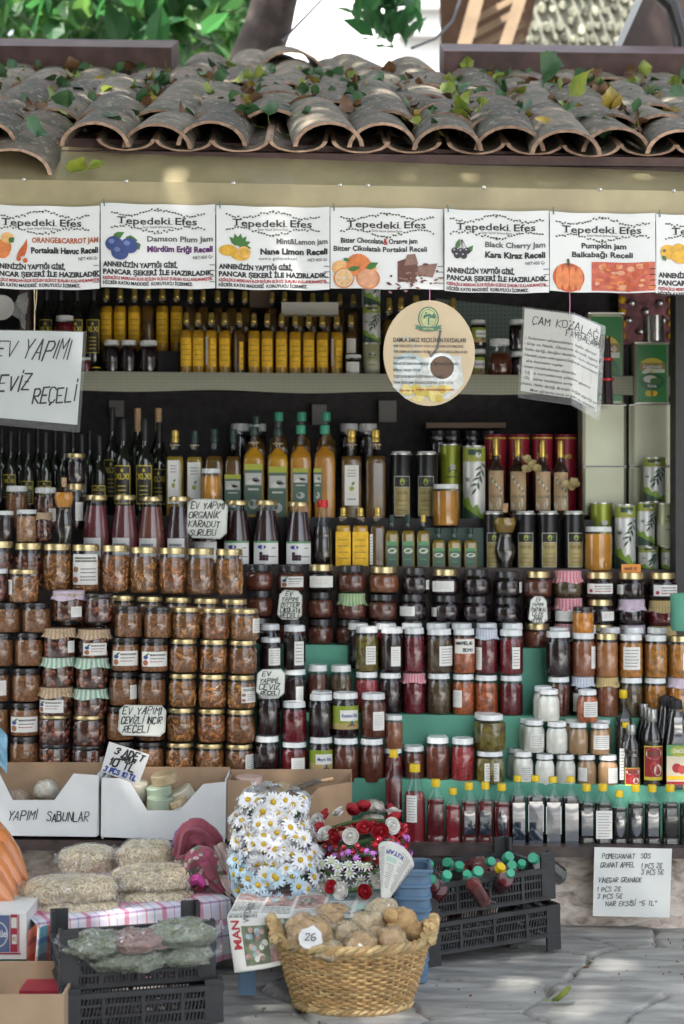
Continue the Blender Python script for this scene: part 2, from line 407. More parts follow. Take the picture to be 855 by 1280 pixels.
def jar_glass(style, asp):
    def f():
        prof, lr, lb, fl = JST[style]; r, h = JW / 2, JW * asp; mb = MB()
        mb.loft([(0, 0)] + [(p[0] * r, p[1] * h) + tuple(p[2:]) for p in prof], GLASS, 28)
        return mb.mesh('body', angle=50)
    return cached(('g', style, asp), f)
def jar_lid(style, asp, mat):
    def f():
        prof, lr, lb, fl = JST[style]; r, h = JW / 2 * lr, JW * asp; b = lb * h; t = h; d = t - b; mb = MB()
        mb.loft([(r * .96, b), (r, b + .06 * d), (r, b + .2 * d), (r * .975, b + .28 * d), (r * .975, t - .25 * d), (r * .95, t - .04 * d), (r * .90, t), (r * .86, t - .0008), (0, t - .0008)], mat, 28)
        return mb.mesh('lid', angle=35)
    return cached(('l', style, asp, mat.name), f)
def jar_fill(style, asp, mat, var=0):
    def f():
        rr = random.Random(var * 31 + 5)
        prof, lr, lb, fl = JST[style]; r, h = JW / 2, JW * asp; mb = MB()
        bed = {FIG.name: FIG_BED, FIG_D.name: FIG_BED, NUT.name: NUT_BED}.get(mat.name, mat)
        ins = .90 if bed is not mat else .955
        pr = [(p[0] * ins * r, max(p[1], .025) * h) + tuple(p[2:]) for p in prof if p[1] < fl]
        pr += [(prof_at(prof, fl) * ins * r, fl * h) + tuple(prof[2][2:])]
        mb.loft([(0, .02 * h)] + pr + [(0, fl * h)], bed, 22)
        if mat.name in (FIG.name, FIG_D.name):
            for k in range(int(105 * asp)):
                th = rr.uniform(0, 2 * PI); zc = rr.uniform(.07, fl - .04) * h
                l = rr.uniform(.016, .03); w = rr.uniform(.006, .011); ang = rr.gauss(.5, .7) * rr.choice((1, 1, -1)); curv = rr.uniform(-1.4, 1.4); lift = rr.uniform(-.0025, .001)
                vs = []
                for i in range(6):
                    t = (i - 2.5) / 5
                    for s_ in (-1, 0, 1):
                        a = l * t; b = s_ * w / 2 * (1 - (2 * t) ** 4 * .7) + curv * l * t * t
                        u = a * cos(ang) - b * sin(ang); v = a * sin(ang) + b * cos(ang)
                        z = min(max(zc + v, .03 * h), fl * h); R_ = prof_at(prof, z / h) * r * .93 + lift + (.0016 if s_ == 0 else -.0016) + rr.uniform(-.0007, .0007)
                        R_ = min(R_, prof_at(prof, z / h) * r * .972)
                        vs.append((R_ * sin(th + u / r), -R_ * cos(th + u / r), z))
                mb.add(vs, [(i * 3 + j, i * 3 + j + 1, i * 3 + j + 4, i * 3 + j + 3) for i in range(5) for j in range(2)], mat)
        elif mat.name == NUT.name:
            for k in range(int(70 * asp)):
                th = rr.uniform(0, 2 * PI); zc = rr.uniform(.08, fl - .05) * h; R_ = prof_at(prof, zc / h) * r * .88
                c = Vector((R_ * sin(th), -R_ * cos(th), zc)); a, b, e = rr.uniform(.006, .0095), rr.uniform(.005, .007), .0028
                rot = Matrix.Rotation(th, 3, 'Z') @ Matrix.Rotation(rr.uniform(0, PI), 3, 'Y')
                vs = [c + rot @ Vector((a * sin(p_) * cos(q), e * sin(p_) * sin(q) * 1.4, b * cos(p_))) for p_ in (.01, PI * .3, PI * .5, PI * .72, PI - .01) for q in [2 * PI * m_ / 7 for m_ in range(7)]]
                mb.add(vs, [(i * 7 + j, i * 7 + (j + 1) % 7, (i + 1) * 7 + (j + 1) % 7, (i + 1) * 7 + j) for i in range(4) for j in range(7)], mat)
        return mb.mesh('filling', angle=60)
    return cached(('f', style, asp, mat.name, var), f)
def wrapper(r, a0=0., y0=0.):
    return lambda u, v, l: ((r + l * .0003) * sin(a0 + u / r), y0 - (r + l * .0003) * cos(a0 + u / r), v)
def scrib(p, x0, x1, y, h, mat=INK2, seed=0):
    """a line of print too small to read: a run of short words"""
    rr = random.Random(seed); x = x0
    while x < x1 - .001:
        w = rr.uniform(.0025, .007); p.rect(x, y, min(x + w, x1), y + h, mat, 2, 2); x += w + .0012
def jar_label(style, asp, spec):
    """spec: kind, centre angle in degrees, width as share of diameter, bottom and top as share of height"""
    def f():
        kind, a, w, v0, v1 = spec
        prof = JST[style][0]; h = JW * asp; r = max(prof_at(prof, (v0 + v1) / 2), .5) * JW / 2 + .0005
        hexy = style == 'hex'
        fn = (lambda u, v, l: (u, -r * .93 - l * .0003, v)) if hexy else wrapper(r, R(a))
        p = Print(fn); W = w * JW; x0, x1, z0, z1 = -W / 2, W / 2, v0 * h, v1 * h
        p.rect(x0, z0, x1, z1, PAPER, 1, 8)
        d = z1 - z0
        if kind == 'shop':
            p.ell(x0 + W * .17, z0 + d * .62, W * .1, d * .14, mt('plum_print', (.03, .06, .25), .5), 2, 10); p.leaf(x0 + W * .16, z0 + d * .72, W * .2, d * .16, .5, LEAF_A, 2)
            p.ell(x0 + W * .16, z0 + d * .25, W * .11, d * .2, mt('fig_print', (.35, .13, .06), .5), 2, 10)
            for i, (yy, k) in enumerate(((.72, .17), (.5, .1), (.3, .08))): scrib(p, x0 + W * .34, x1 - W * .08 - i * W * .07, z0 + d * yy, d * k * .7, INK2 if i < 2 else RED_INK, i)
        elif kind == 'big':
            scrib(p, x0 + W * .1, x1 - W * .1, z0 + d * .84, d * .06, OLIVE_INK, 1); scrib(p, x0 + W * .12, x1 - W * .05, z0 + d * .74, d * .07, INK2, 2)
            p.ell(x0 + W * .14, z0 + d * .5, W * .12, d * .1, mt('fig_print2', (.3, .16, .06), .5), 2, 10); p.ell(x0 + W * .13, z0 + d * .16, W * .12, d * .1, mt('fig_print', (.35, .13, .06), .5), 2, 10)
            for i, yy in enumerate((.5, .38, .24, .14)): scrib(p, x0 + W * .34, x1 - W * .1, z0 + d * yy, d * .035, INK2, i + 3)
        elif kind == 'text':
            for i in range(6): scrib(p, x0 + W * .12, x1 - W * (.1 + .05 * (i % 3)), z0 + d * (.84 - i * .14), d * .035, INK2, i)
        elif kind == 'red':
            for i in range(3): scrib(p, x0 + W * .3, x1 - W * .08, z0 + d * (.7 - i * .25), d * .09, (PURPLE_INK, INK2, RED_INK)[i], i)
            p.ell(x0 + W * .16, z0 + d * .3, W * .07, d * .18, RED_INK, 2, 8)
        elif kind == 'hand':
            p.hand('MARMELAD', x0 + W * .06, z0 + d * .62, d * .2, W * .1, INK, d * .05, 2, upv=1); p.hand('BOMONTI'[:4], x0 + W * .4, z0 + d * .15, d * .2, W * .12, INK, d * .05, 2, upv=1)
        elif kind in ('kestane', 'mayit'):
            g = mt('honey_label_green', (.22, .3, .02), .4); p.rect(x0, z0, x1, z1, g, 2, 10)
            p.rect(x0, z0, x1, z0 + d * (.26 if kind == 'kestane' else .42), mt('honey_label_foot', (.35, .2, .33) if kind == 'mayit' else (.4, .3, .12), .5), 3, 10)
            p.rect(x0 + W * .32, z0 + d * .36, x1 - W * .05, z0 + d * .82, PAPER, 4, 6)
            p.text('Kestane Balı' if kind == 'kestane' else 'Mayıt Balı', (x0 + x1) / 2 + W * .14, z0 + d * .52, d * .15, BLUE_INK, 5, W * .52, 'c', .02, upv=1)
            for k in range(5): p.leaf(x0 + W * (.55 + .07 * k), z0 + d * .12, d * .28, d * .1, .5 + .5 * k, (LEAF_A, RED_INK, BLUE_INK)[k % 3], 5)
        else:  # blank pale patch, part label, part reflection painted as paper
            [scrib(p, x0 + W * .14, x1 - W * .2, z0 + d * (.8 - .12 * k), d * .025, GREYP0, k) for k in range(5)]
        return p.mb.mesh('paper_label', smooth=False)
    return cached(('b', style, asp, spec), f)
CLOTHS = {'tan': check_mat('tan_gingham', (.62, .5, .36), (.3, .17, .09), 26), 'green': check_mat('green_gingham', (.7, .72, .66), (.08, .3, .18), 22),
          'pink': check_mat('pink_gingham', (.7, .5, .52), (.5, .06, .12), 24), 'lavender': mt('lavender_cloth', (.55, .46, .56), .85, var=.1, vs=60), 'blue': check_mat('blue_gingham', (.7, .72, .75), (.3, .36, .5), 24),
          'yellow': check_mat('yellow_lace', (.62, .5, .25), (.4, .28, .1), 30), 'white': mt('white_lace', (.68, .66, .68), .85, var=.1, vs=90), 'green2': check_mat('pale_green_gingham', (.5, .6, .38), (.12, .26, .1), 26)}
def jar_cloth(style, asp, cl):
    def f():
        lr, lb = JST[style][1:3]; r, h = JW / 2 * lr + .0012, JW * asp; mb = MB(); n = 40; drop = .0165
        def fn(u, v):
            a = 2 * PI * u
            if v < .4: rr_, z = r * v / .4, h + .0015
            elif v < .55: rr_, z = r * 1.01, h + .0015 - (v - .4) / .15 * (h - lb * h)
            else:
                t = (v - .55) / .45; zig = .62 + .38 * abs(((u * 4 + .13) % 1) * 2 - 1)
                rr_ = r * (1 + .16 * t) + .003 * t * sin(9 * a + 1) ; z = lb * h - t * drop * zig
            return (rr_ * cos(a), rr_ * sin(a), z)
        mb.grid(fn, n, 12, CLOTHS[cl])
        return mb.mesh('cloth_cover', angle=70)
    return cached(('c', style, asp, cl), f)
def ring_mesh(r, z, t, mat, key, bow=True):
    def f():
        mb = MB(); mb.tube([(r * cos(a), r * sin(a), z + .0008 * sin(5 * a)) for a in [2 * PI * i / 20 for i in range(20)]], t, mat, 5, True)
        if bow:
            for q in (-1, 1):
                mb.tube([(.002 * q, -r - t, z), (.007 * q, -r - .004, z + .004), (.012 * q, -r - .004, z + .001), (.007 * q, -r - .003, z - .004), (.002 * q, -r - t, z)], t * .8, mat, 4)
                mb.tube([(.002 * q, -r - t, z), (.005 * q, -r - .003, z - .008), (.004 * q + .003, -r - .002, z - .018)], t * .8, mat, 4)
        return mb.mesh('twine', angle=60)
    return cached(('t', round(r, 4), round(z, 4), key), f)
JARS = []
def jar(x0, x1, yt, yb, Y, label, style='fig', lid=GOLD, fill=None, lab=None, cloth=None, group='jars of jam on the stall', cat='jar', tie=True):
    w = (x1 - x0) * px(Y); asp = round((yb - yt) / (x1 - x0) / .04) * .04; s = w / JW
    loc = P((x0 + x1) / 2, yb, Y) + Vector((random.uniform(-.0012, .0012), random.uniform(-.004, .003), 0)); rz = random.uniform(-.12, .12) if lab else random.uniform(-3, 3)
    o = thing('jar', label, cat, loc, group, rz, s)
    bd = obj('body', jar_glass(style, asp), o)
    if fill:
        fo = obj('filling', jar_fill(style, asp, fill, random.randrange(3) if fill in (FIG, FIG_D, NUT) else 0), o)
    obj('lid', jar_lid(style, asp, lid), o)
    if lab: obj('paper_label', jar_label(style, asp, lab), bd)
    if cloth:
        cc = obj('cloth_cover', jar_cloth(style, asp, cloth), o)
        if tie: 
            t = obj('twine', ring_mesh(JW / 2 * JST[style][1] + .002, JST[style][2] * JW * asp, .0012, TWINE, 'j'), cc); t.rotation_euler.z = random.uniform(.3, .9) - rz
    JARS.append(o)
    return o

# ------------------------------------------------------------------ bottles
OIL = M('golden_oil', (.66, .36, .02), .2, 0, .2, alt=(.4, .19, .014), vs=14)
OIL2 = M('olive_oil', (.3, .2, .02), .2, 0, .2, alt=(.16, .09, .012), vs=12)
OIL3 = M('brown_oil', (.17, .085, .014), .2, 0, .3, alt=(.08, .04, .012), vs=12)
VINEGAR = M('amber_vinegar', (.52, .23, .025), .2, 0, .2, alt=(.36, .15, .018), vs=10)
POM = M('pomegranate_syrup', (.13, .012, .016), .2, 0, .4, alt=(.08, .008, .012), vs=10)
POM2 = M('bright_pomegranate_syrup', (.26, .015, .025), .2, 0, .4, alt=(.18, .012, .02), vs=10)
SYR = M('black_mulberry_syrup', (.03, .009, .012), .2, 0, .4)
PLUM = M('plum_syrup', (.17, .035, .042), .25, 0, .4, alt=(.13, .028, .035), vs=16)
PLUM2 = M('brown_plum_syrup', (.2, .06, .045), .25, 0, .4, alt=(.15, .045, .035), vs=16)
BLACK_LIQ = M('black_sauce', (.012, .008, .009), .15, 0, .5)
DARKGLASS = M('dark_green_glass', (.012, .014, .011), .07, 0, 1)
BROWNGLASS = M('dark_brown_glass', (.035, .02, .015), .1, 0, 1)
PANEL = M('sky_reflecting_face', (.02, .03, .05), .1, 0, 1, spec=1); PANEL.node_tree.nodes['Principled BSDF'].inputs['Coat IOR'].default_value = 2.1  # extra-reflective, blue-tinted surface added to mirror the sky on bottle fronts
YELLOW_PAPER = mt('yellow_label', (.85, .5, .015), .5, var=.18, vs=30)
TANP = mt('tan_label', (.42, .29, .16), .5, var=.1, vs=20); GREENP = mt('dark_green_label', (.07, .13, .1), .5, var=.1, vs=20)
PALE = mt('pale_leaf_print', (.6, .62, .55), .5); OLIVEG = mt('olive_fruit_print', (.3, .36, .05), .5); GOLDP = mt('gold_print', (.64, .52, .05), .4)
MINT = mt('mint_print', (.1, .3, .12), .5); LIMEP = mt('lime_print', (.36, .4, .04), .5); BLACKP = mt('black_label', (.016, .016, .015), .4); GREYP = mt('grey_print', (.45, .46, .44), .5)
BST = {  # shape, glass outline, cap outline, fill top
 'gold':  ('round', [(.9, 0), (1, .015), (1, .64), (.93, .70), (.5, .78), (.42, .82), (.42, .88)], [(.44, .85), (.47, .86), (.47, .90), (.40, .915), (.44, .95), (.36, .99), (.2, 1), (0, 1)], .72),
 'goldsq': ('square', [(.9, 0), (.98, .01), (.98, .62), (.90, .69), (.46, .76), (.40, .80), (.40, .88)], [(.42, .86), (.43, .90), (.38, .91), (.42, .95), (.38, .99), (0, 1)], .70),
 'wine':  ('round', [(.9, 0), (1, .015), (1, .54), (.93, .61), (.55, .69), (.36, .75), (.31, .84), (.31, .97)], [(.33, .78), (.36, .79), (.36, .99), (.32, 1), (0, 1)], .7),
 'sqoil': ('square', [(.9, 0), (.98, .012), (.98, .62), (.88, .70), (.40, .77), (.34, .82), (.34, .92)], [(.40, .91), (.42, .915), (.42, .985), (.38, 1), (0, 1)], .78),
 'dark':  ('square', [(.9, 0), (.98, .012), (.98, .60), (.84, .68), (.36, .76), (.33, .82), (.33, .9)], [(.36, .85), (.40, .86), (.40, .90), (.36, .91), (.40, .985), (.36, 1), (0, 1)], .7),
 'syrup': ('round', [(.92, 0), (1, .02), (1, .36), (.985, .42), (.68, .82), (.62, .87), (.62, .94)], [(.70, .925), (.72, .93), (.72, .985), (.68, 1), (0, 1)], .84),
 'pet':   ('square', [(.88, 0), (.97, .015), (.97, .10), (.90, .13), (.97, .16), (.97, .60), (.9, .63), (.97, .66), (.9, .72), (.46, .83), (.42, .86), (.42, .92)], [(.47, .885), (.5, .89), (.5, .985), (.46, 1), (0, 1)], .70),
 'glasssq': ('square', [(.88, 0), (.97, .012), (.97, .66), (.88, .72), (.42, .80), (.36, .84), (.36, .93)], [(.42, .915), (.46, .92), (.46, .99), (.42, 1), (0, 1)], .70),
 'ribbed': ('round', [(.9, 0), (1, .02), (.95, .08)] + [(.97 + .03 * (i % 2), .1 + i * .03) for i in range(16)] + [(.96, .60), (.86, .66), (.46, .80), (.4, .83), (.4, .93)], [(.44, .90), (.48, .905), (.48, .985), (.44, 1), (0, 1)], .64),
 'soy':   ('round', [(.95, 0), (1, .02), (1, .40), (.92, .43), (.98, .46), (.9, .55), (.44, .84), (.40, .9)], [(.5, .885), (.52, .89), (.52, .985), (.48, 1), (0, 1)], .6),
 'sauce': ('round', [(.9, 0), (1, .02), (1, .46), (.90, .52), (.98, .58), (.90, .68), (.48, .80), (.44, .86)], [(.46, .84), (.48, .85), (.48, .985), (.44, 1), (0, 1)], .84),
 'sauceflat': ('square', [(.86, 0), (.97, .02), (.97, .50), (.92, .55), (.62, .84), (.46, .9)], [(.48, .88), (.52, .89), (.44, .98), (0, 1)], .86)}
SEAL = mt('clear_neck_seal', (.35, .36, .36), .2, .6, var=.2, vs=60)
def bottle_meshes(style, asp, capm, fill, shell):
    def f():
        shape, prof, cap, fl = BST[style]; r, h = JW / 2, JW * asp; out = {}
        n = 32 if shape == 'square' else 22
        def ring(p, k=1.): return (p[0] * r * k, p[1] * h, 'round' if p[1] > .76 else shape)
        mb = MB(); mb.loft([(0, 0)] + [ring(p) for p in prof], shell or GLASS2, n); out['body'] = mb.mesh('body', angle=38)
        if fill:
            mb = MB(); pr = [ring((p[0], max(p[1], .008)), .93) for p in prof if p[1] < fl] + [ring((prof_at(prof, fl), fl), .93)]
            mb.loft([(0, .008 * h)] + pr + [(0, fl * h)], fill, n); out['filling'] = mb.mesh('filling', angle=38)
        mb = MB(); mb.loft([(p[0] * r, p[1] * h) for p in cap], capm, 16); out['cap'] = mb.mesh('cap', angle=38)
        return out
    return cached(('bt', style, asp, capm.name, fill.name if fill else '', shell.name if shell else ''), f)
def bottle_label(style, asp, kind, v0, v1, w=.8, off=0.):
    def f():
        shape, prof, cap, fl = BST[style]; h = JW * asp; r = prof_at(prof, (v0 + v1) / 2) * JW / 2 + .0006
        fn = (lambda u, v, l: (u, -r - .0003 * l, v)) if shape == 'square' else wrapper(r)
        p = Print(fn); W = w * JW; x0, x1, z0, z1 = -W / 2 + off * JW, W / 2 + off * JW, v0 * h, v1 * h; d = z1 - z0; cx = (x0 + x1) / 2
        if kind == 'xlxi':
            p.rect(x0, z0, x1, z1, GOLDP, 1, 8); e = W * .05; p.rect(x0 + e, z0 + e, x1 - e, z1 - e, BLACKP, 2, 8)
            p.ell(cx, z1 - d * .13, W * .08, d * .05, GOLDP, 3, 8); p.text('XLXI', cx, z1 - d * .36, d * .15, GOLDP, 3, W * .8, 'c', .03, upv=1)
            for k in range(4): scrib(p, x0 + W * .25, x1 - W * .25, z0 + d * (.45 - .11 * k), d * .03, GOLDP, k)
        elif kind == 'strip':
            p.rect(x0, z0, x1, z1, PAPER, 1, 5); p.ell(cx, z0 + d * .42, W * .18, d * .06, OLIVEG, 2, 8); p.leaf(cx, z0 + d * .5, W * .35, W * .2, .9, LEAF_A, 2)
            for k in range(3): scrib(p, x0 + W * .2, x1 - W * .2, z0 + d * (.86 - .07 * k), d * .02, INK2, k)
            scrib(p, x0 + W * .2, x1 - W * .2, z0 + d * .14, d * .03, OLIVE_INK, 4)
        elif kind == 'green':
            p.rect(x0, z0, x1, z1, GREENP, 1, 6); p.rect(x0, z1 - d * .12, x1, z1, LIMEP, 2, 6); p.rect(x0 + W * .05, z0 + d * .58, x1 - W * .05, z0 + d * .82, GREYP, 2, 5)
            p.leaf(x0 + W * .1, z0 + d * .62, W * .7, d * .12, .2, PALE, 3); p.leaf(x0 + W * .4, z0 + d * .7, W * .5, d * .1, -.2, INK2, 3)
            scrib(p, x0 + W * .2, x1 - W * .2, z0 + d * .48, d * .035, PALE, 1); p.ell(cx, z0 + d * .2, W * .28, d * .1, GREYP, 2, 10); p.ell(cx - W * .1, z0 + d * .22, W * .13, d * .06, GREENP, 3, 8)
        elif kind == 'mini':
            p.rect(x0, z0, x1, z1, GREENP, 1, 6); p.rect(x0, z1 - d * .16, x1, z1, MINT, 2, 6); p.ell(cx, z0 + d * .62, W * .42, d * .12, PALE, 3, 10); p.leaf(x0 + W * .2, z0 + d * .6, W * .6, d * .12, .2, LEAF_A, 4)
            scrib(p, x0 + W * .2, x1 - W * .2, z0 + d * .25, d * .05, MINT, 1)
        elif kind == 'tan':
            p.rect(x0, z0, x1, z1, TANP, 1, 8)
            for k in range(9): p.leaf(x0 + W * (.1 + .09 * k), z0 + d * (.9 - .05 * k), W * .3, W * .1, -1 - .3 * (k % 3), GREENP if k % 2 else PALE, 2)
            p.text('OLIVE', cx, z0 + d * .32, d * .07, GREENP, 3, W * .75, 'c', .02, upv=1); p.leaf(cx + W * .1, z0 + d * .02, d * .3, W * .3, 1.4, PALE, 2); p.leaf(cx - W * .3, z0 + d * .02, d * .22, W * .25, 1.8, PALE, 2)
        elif kind == 'yellow':
            p.rect(x0, z0, x1, z1, YELLOW_PAPER, 1, 8)
            for k in range(4): scrib(p, x0 + W * .15, x1 - W * .15, z0 + d * (.75 - .18 * k), d * .02, OLIVE_INK, k)
        elif kind == 'white':
            p.rect(x0, z0, x1, z1, PAPER, 1, 6)
            for k in range(9): scrib(p, x0 + W * .1, x1 - W * (.1 + .06 * (k % 3)), z0 + d * (.88 - .1 * k), d * .022, INK2, k)
        elif kind == 'mulberry':
            p.rect(x0, z0, x1, z1, WHITE, 1, 10); p.rect(x0, z1 - d * .08, x1, z1, MINT, 2, 10); p.ell(cx - W * .15, z0 + d * .74, W * .16, d * .09, BLUE_INK, 2, 10)
            for k in range(7): p.ell(cx - W * .18 + W * .11 * (k % 3), z0 + d * (.22 + .12 * (k // 3)), W * .07, d * .08, mt('berry_print', (.04, .01, .025), .4), 2 + k * .1, 8)
            p.leaf(cx + W * .2, z0 + d * .7, W * .2, d * .06, 0, LEAF_A, 2); scrib(p, cx + W * .1, x1 - W * .05, z0 + d * .3, d * .05, INK2, 2)
        elif kind == 'plain':
            p.rect(x0, z0, x1, z1, WHITE, 1, 10); scrib(p, x0 + W * .12, x1 - W * .12, z0 + d * .6, d * .12, INK2, 3)
        elif kind in ('panel', 'oval'):  # added reflector, bulged and tilted so the front catches the sky
            def face(u, v):
                if kind == 'oval':
                    q, a = max(v, .02), 2 * PI * u; sx, sz = q * cos(a), q * sin(a); b = .0025 * (1 - q * q)
                else: sx, sz = 2 * u - 1, 2 * v - 1; b = .002 * (1 - abs(sz) ** 2.5) * (1 - sx * sx * .3)
                return (cx + sx * W / 2, -r - .0004 - b + .05 * sz * d / 2 * .6 - .0017, (z0 + z1) / 2 + sz * d / 2)
            p.mb.grid(face, 24 if kind == 'oval' else 6, 10, PANEL); return p.mb.mesh('reflector_panel', angle=180)
        elif kind == 'pom':
            p.rect(x0, z0, x1, z1, GOLDP, 1, 8); p.rect(x0 + W * .04, z0 + d * .05, x1 - W * .04, z1 - d * .03, mt('red_label', (.28, .02, .025), .4), 2, 8)
            p.ell(cx, z0 + d * .78, W * .40, d * .17, WHITE, 3, 16); p.text('ÖNCÜ', cx, z0 + d * .72, d * .13, OLIVE_INK, 4, W * .6, 'c', .02, upv=1)
            for k in range(3): p.ell(cx - W * .2 + W * .2 * k, z0 + d * (.3 + .08 * (k % 2)), W * .2, d * .17, (RED_INK, mt('pom_print', (.5, .06, .05), .4), PALE)[k], 3 + k * .2, 12)
            p.rect(x0 + W * .05, z0 + d * .02, x1 - W * .05, z0 + d * .1, GOLDP, 4, 6)
        elif kind == 'pombig':
            p.rect(x0, z0, x1, z1, mt('cream_label', (.62, .55, .42), .4), 1, 6); p.rect(x0, z0 + d * .72, x1, z1, MINT, 2, 4); p.ell(cx, z0 + d * .84, W * .36, d * .13, LIMEP, 3, 14); p.text('ÖNCÜ', cx, z0 + d * .8, d * .09, WHITE, 4, W * .5, 'c', .02, upv=1)
            p.ell(cx - W * .08, z0 + d * .42, W * .2, d * .12, RED_INK, 3, 12); p.ell(cx + W * .14, z0 + d * .38, W * .18, d * .11, mt('pom_print', (.5, .06, .05), .4), 3.5, 12)
            p.rect(x0, z0 + d * .13, x1, z0 + d * .22, YELLOW_PAPER, 3, 2); p.rect(x0, z0, x1, z0 + d * .08, RED_INK, 3, 2)
        return p.mb.mesh('paper_label', smooth=False)
    return cached(('bl', style, asp, kind, v0, v1, w, off), f)
def bottle(xc, w, yt, yb, Y, label, style, fill, cap, labs=(), shell=None, twine=False, group='bottles on the stall', turn=0., cat='bottle'):
    asp = round((yb - yt) / w / .05) * .05; s = w * px(Y) / JW
    o = thing('bottle', label, cat, P(xc, yb, Y), group, turn, s)
    for k, me in bottle_meshes(style, asp, cap, fill, shell).items():
        q = obj(k, me, o); bd = q if k == 'body' else bd
    for l in labs: obj('reflector_panel' if l[0] in ('panel', 'oval') else 'paper_label', bottle_label(style, asp, *l), bd)
    if twine:
        prof = BST[style][1]; obj('twine', ring_mesh(JW / 2 * .45, .83 * JW * asp, .0022, TWINE, 'b'), o).rotation_euler.z = random.uniform(-.6, .6)
    return o

# ------------------------------------------------------------------ round printed tins
BLACKTIN = mt('black_tin', (.014, .014, .015), .28, .3); OLIVETIN = mt('olive_tin', (.26, .3, .03), .32, .3, var=.1, vs=20); WHITETIN = mt('white_tin', (.62, .64, .62), .32, .2); GREYTIN = mt('sage_tin', (.42, .44, .26), .32, .3)
LEAFD = mt('dark_olive_leaf', (.03, .07, .045), .4)
def tin_mesh(asp, kind):
    def f():
        r, h = JW / 2, JW * asp; out = {}; base = {'black': BLACKTIN, 'olive': OLIVETIN, 'branch': WHITETIN, 'sage': GREYTIN, 'red': mt('red_tube', (.3, .012, .03), .4)}[kind]
        mb = MB(); mb.loft([(r * .95, .01 * h), (r * .96, .02 * h), (r * .96, .975 * h), (r * .95, .98 * h)], base, 28); out['body'] = mb.mesh('body', angle=40)
        t = min(.04 * h, .004)
        for z, nm in ((0, 'bottom_rim'), (h - t, 'rim')): mb = MB(); mb.loft([(r * .9, z), (r, z + t * .1), (r, z + t * .9), (r * .93, z + t), (r * .92, z + t * .5), (0, z + t * .5)], RIM if kind != 'red' else base, 28); out[nm] = mb.mesh('rim', angle=40)
        if kind == 'black':
            mb = MB(); mb.loft([(r * .8, h - t), (r * .82, h + .001), (r * .82, h + .007), (r * .74, h + .009), (0, h + .009)], mt('clear_tin_cap', (.5, .52, .52), .25), 24); out['lid'] = mb.mesh('lid', angle=40)
        p = Print(wrapper(r * .965)); W = JW
        if kind == 'black':
            x0, x1, z0, z1 = -.36 * W, .36 * W, .06 * h, .66 * h; d = z1 - z0
            p.rect(x0, z0, x1, z1, PALE, 1, 10); p.rect(x0 + .002, z0 + .002, x1 - .002, z1 - d * .28, mt('gold_panel', (.36, .29, .11), .4, var=.25, vs=25), 2, 10); p.rect(x0 + .002, z1 - d * .27, x1 - .002, z1 - .002, BLACKP, 2, 10)
            p.ell(0, z1 - d * .14, W * .1, d * .09, OLIVEG, 3, 12); p.leaf(.006, z1 - d * .12, W * .3, W * .1, .3, LEAF_A, 3.5); p.leaf(.006, z1 - d * .1, W * .24, W * .09, -.4, LEAF_A, 3)
            p.text('1010 XX', 0, z1 - d * .46, d * .09, OLIVE_INK, 3, W * .5, 'c', .02, upv=1)
            for k in range(3): scrib(p, -.2 * W, .2 * W, z0 + d * (.38 - .12 * k), d * .02, OLIVE_INK, k)
        elif kind == 'branch':
            p.rect(-.7 * W, .80 * h, .7 * W, .97 * h, OLIVEG, 1, 14); p.ell(-.1 * W, .83 * h, .24 * W, .05 * h, mt('pink_print', (.4, .2, .14), .5), 2, 12); p.rect(-.3 * W, .88 * h, .3 * W, .95 * h, LEAFD, 2, 8); p.ell(.15 * W, .88 * h, .13 * W, .035 * h, PALE, 3, 10)
            p.band(-.7 * W, .7 * W, lambda u: .02 * h, lambda u: (.30 - .30 * u / W + .05 * sin(u * 200)) * h * .8, mt('leaf_green_print', (.2, .34, .04), .5), 1, 24)
            p.band(-.7 * W, .45 * W, lambda u: .02 * h, lambda u: max(.02, .13 - .2 * u / W) * h, LEAFD, 2, 20)
            p.stroke([(.34 * W, .8 * h), (.22 * W, .62 * h), (.06 * W, .45 * h)], .0016, LEAFD, 3)
            for k, (u, v, a) in enumerate(((.3, .74, 3.7), (.26, .68, 4.0), (.3, .7, 5.2), (.2, .6, 3.6), (.22, .62, 5.0), (.12, .52, 3.5), (.14, .54, 4.8), (.06, .46, 4.1), (.32, .78, 5.6))): p.leaf(u * W, v * h, .17 * h * min(1, 1.6 / asp) + .008, .009, a, LEAFD, 3 + k * .1)
            p.text('Natürel', -.33 * W, .55 * h, .06 * h, LEAFD, 3, .2 * W, 'c', .02, upv=1)
        elif kind in ('olive', 'sage'):
            p.rect(-.7 * W, .05 * h, .7 * W, .5 * h, GREYTIN if kind == 'olive' else mt('pale_sage', (.5, .5, .38), .4), 1, 14)
            p.leaf(-.18 * W, .68 * h, .3 * W, .09 * W, .4, LEAFD, 2); p.leaf(-.1 * W, .72 * h, .34 * W, .08 * W, -.3, LEAFD, 2); p.ell(.08 * W, .66 * h, .2 * W, .03 * h, LEAFD, 2, 12); p.rect(-.05 * W, .68 * h, .2 * W, .74 * h, GREYP, 2, 4)
            for k in range(2): scrib(p, -.2 * W, .25 * W, (.58 - .2 * k) * h, .02 * h, OLIVE_INK, k)
        elif kind == 'red':
            p.text('Zeytin', 0, .72 * h, .06 * h, GOLDP, 1, .55 * W, 'c', .02, upv=1); p.rect(-.7 * W, .95 * h, .7 * W, .965 * h, GOLDP, 1, 14)
        if p.mb.v: out['printed_wrap'] = p.mb.mesh('printed_wrap', smooth=False)
        return out
    return cached(('tin', asp, kind), f)
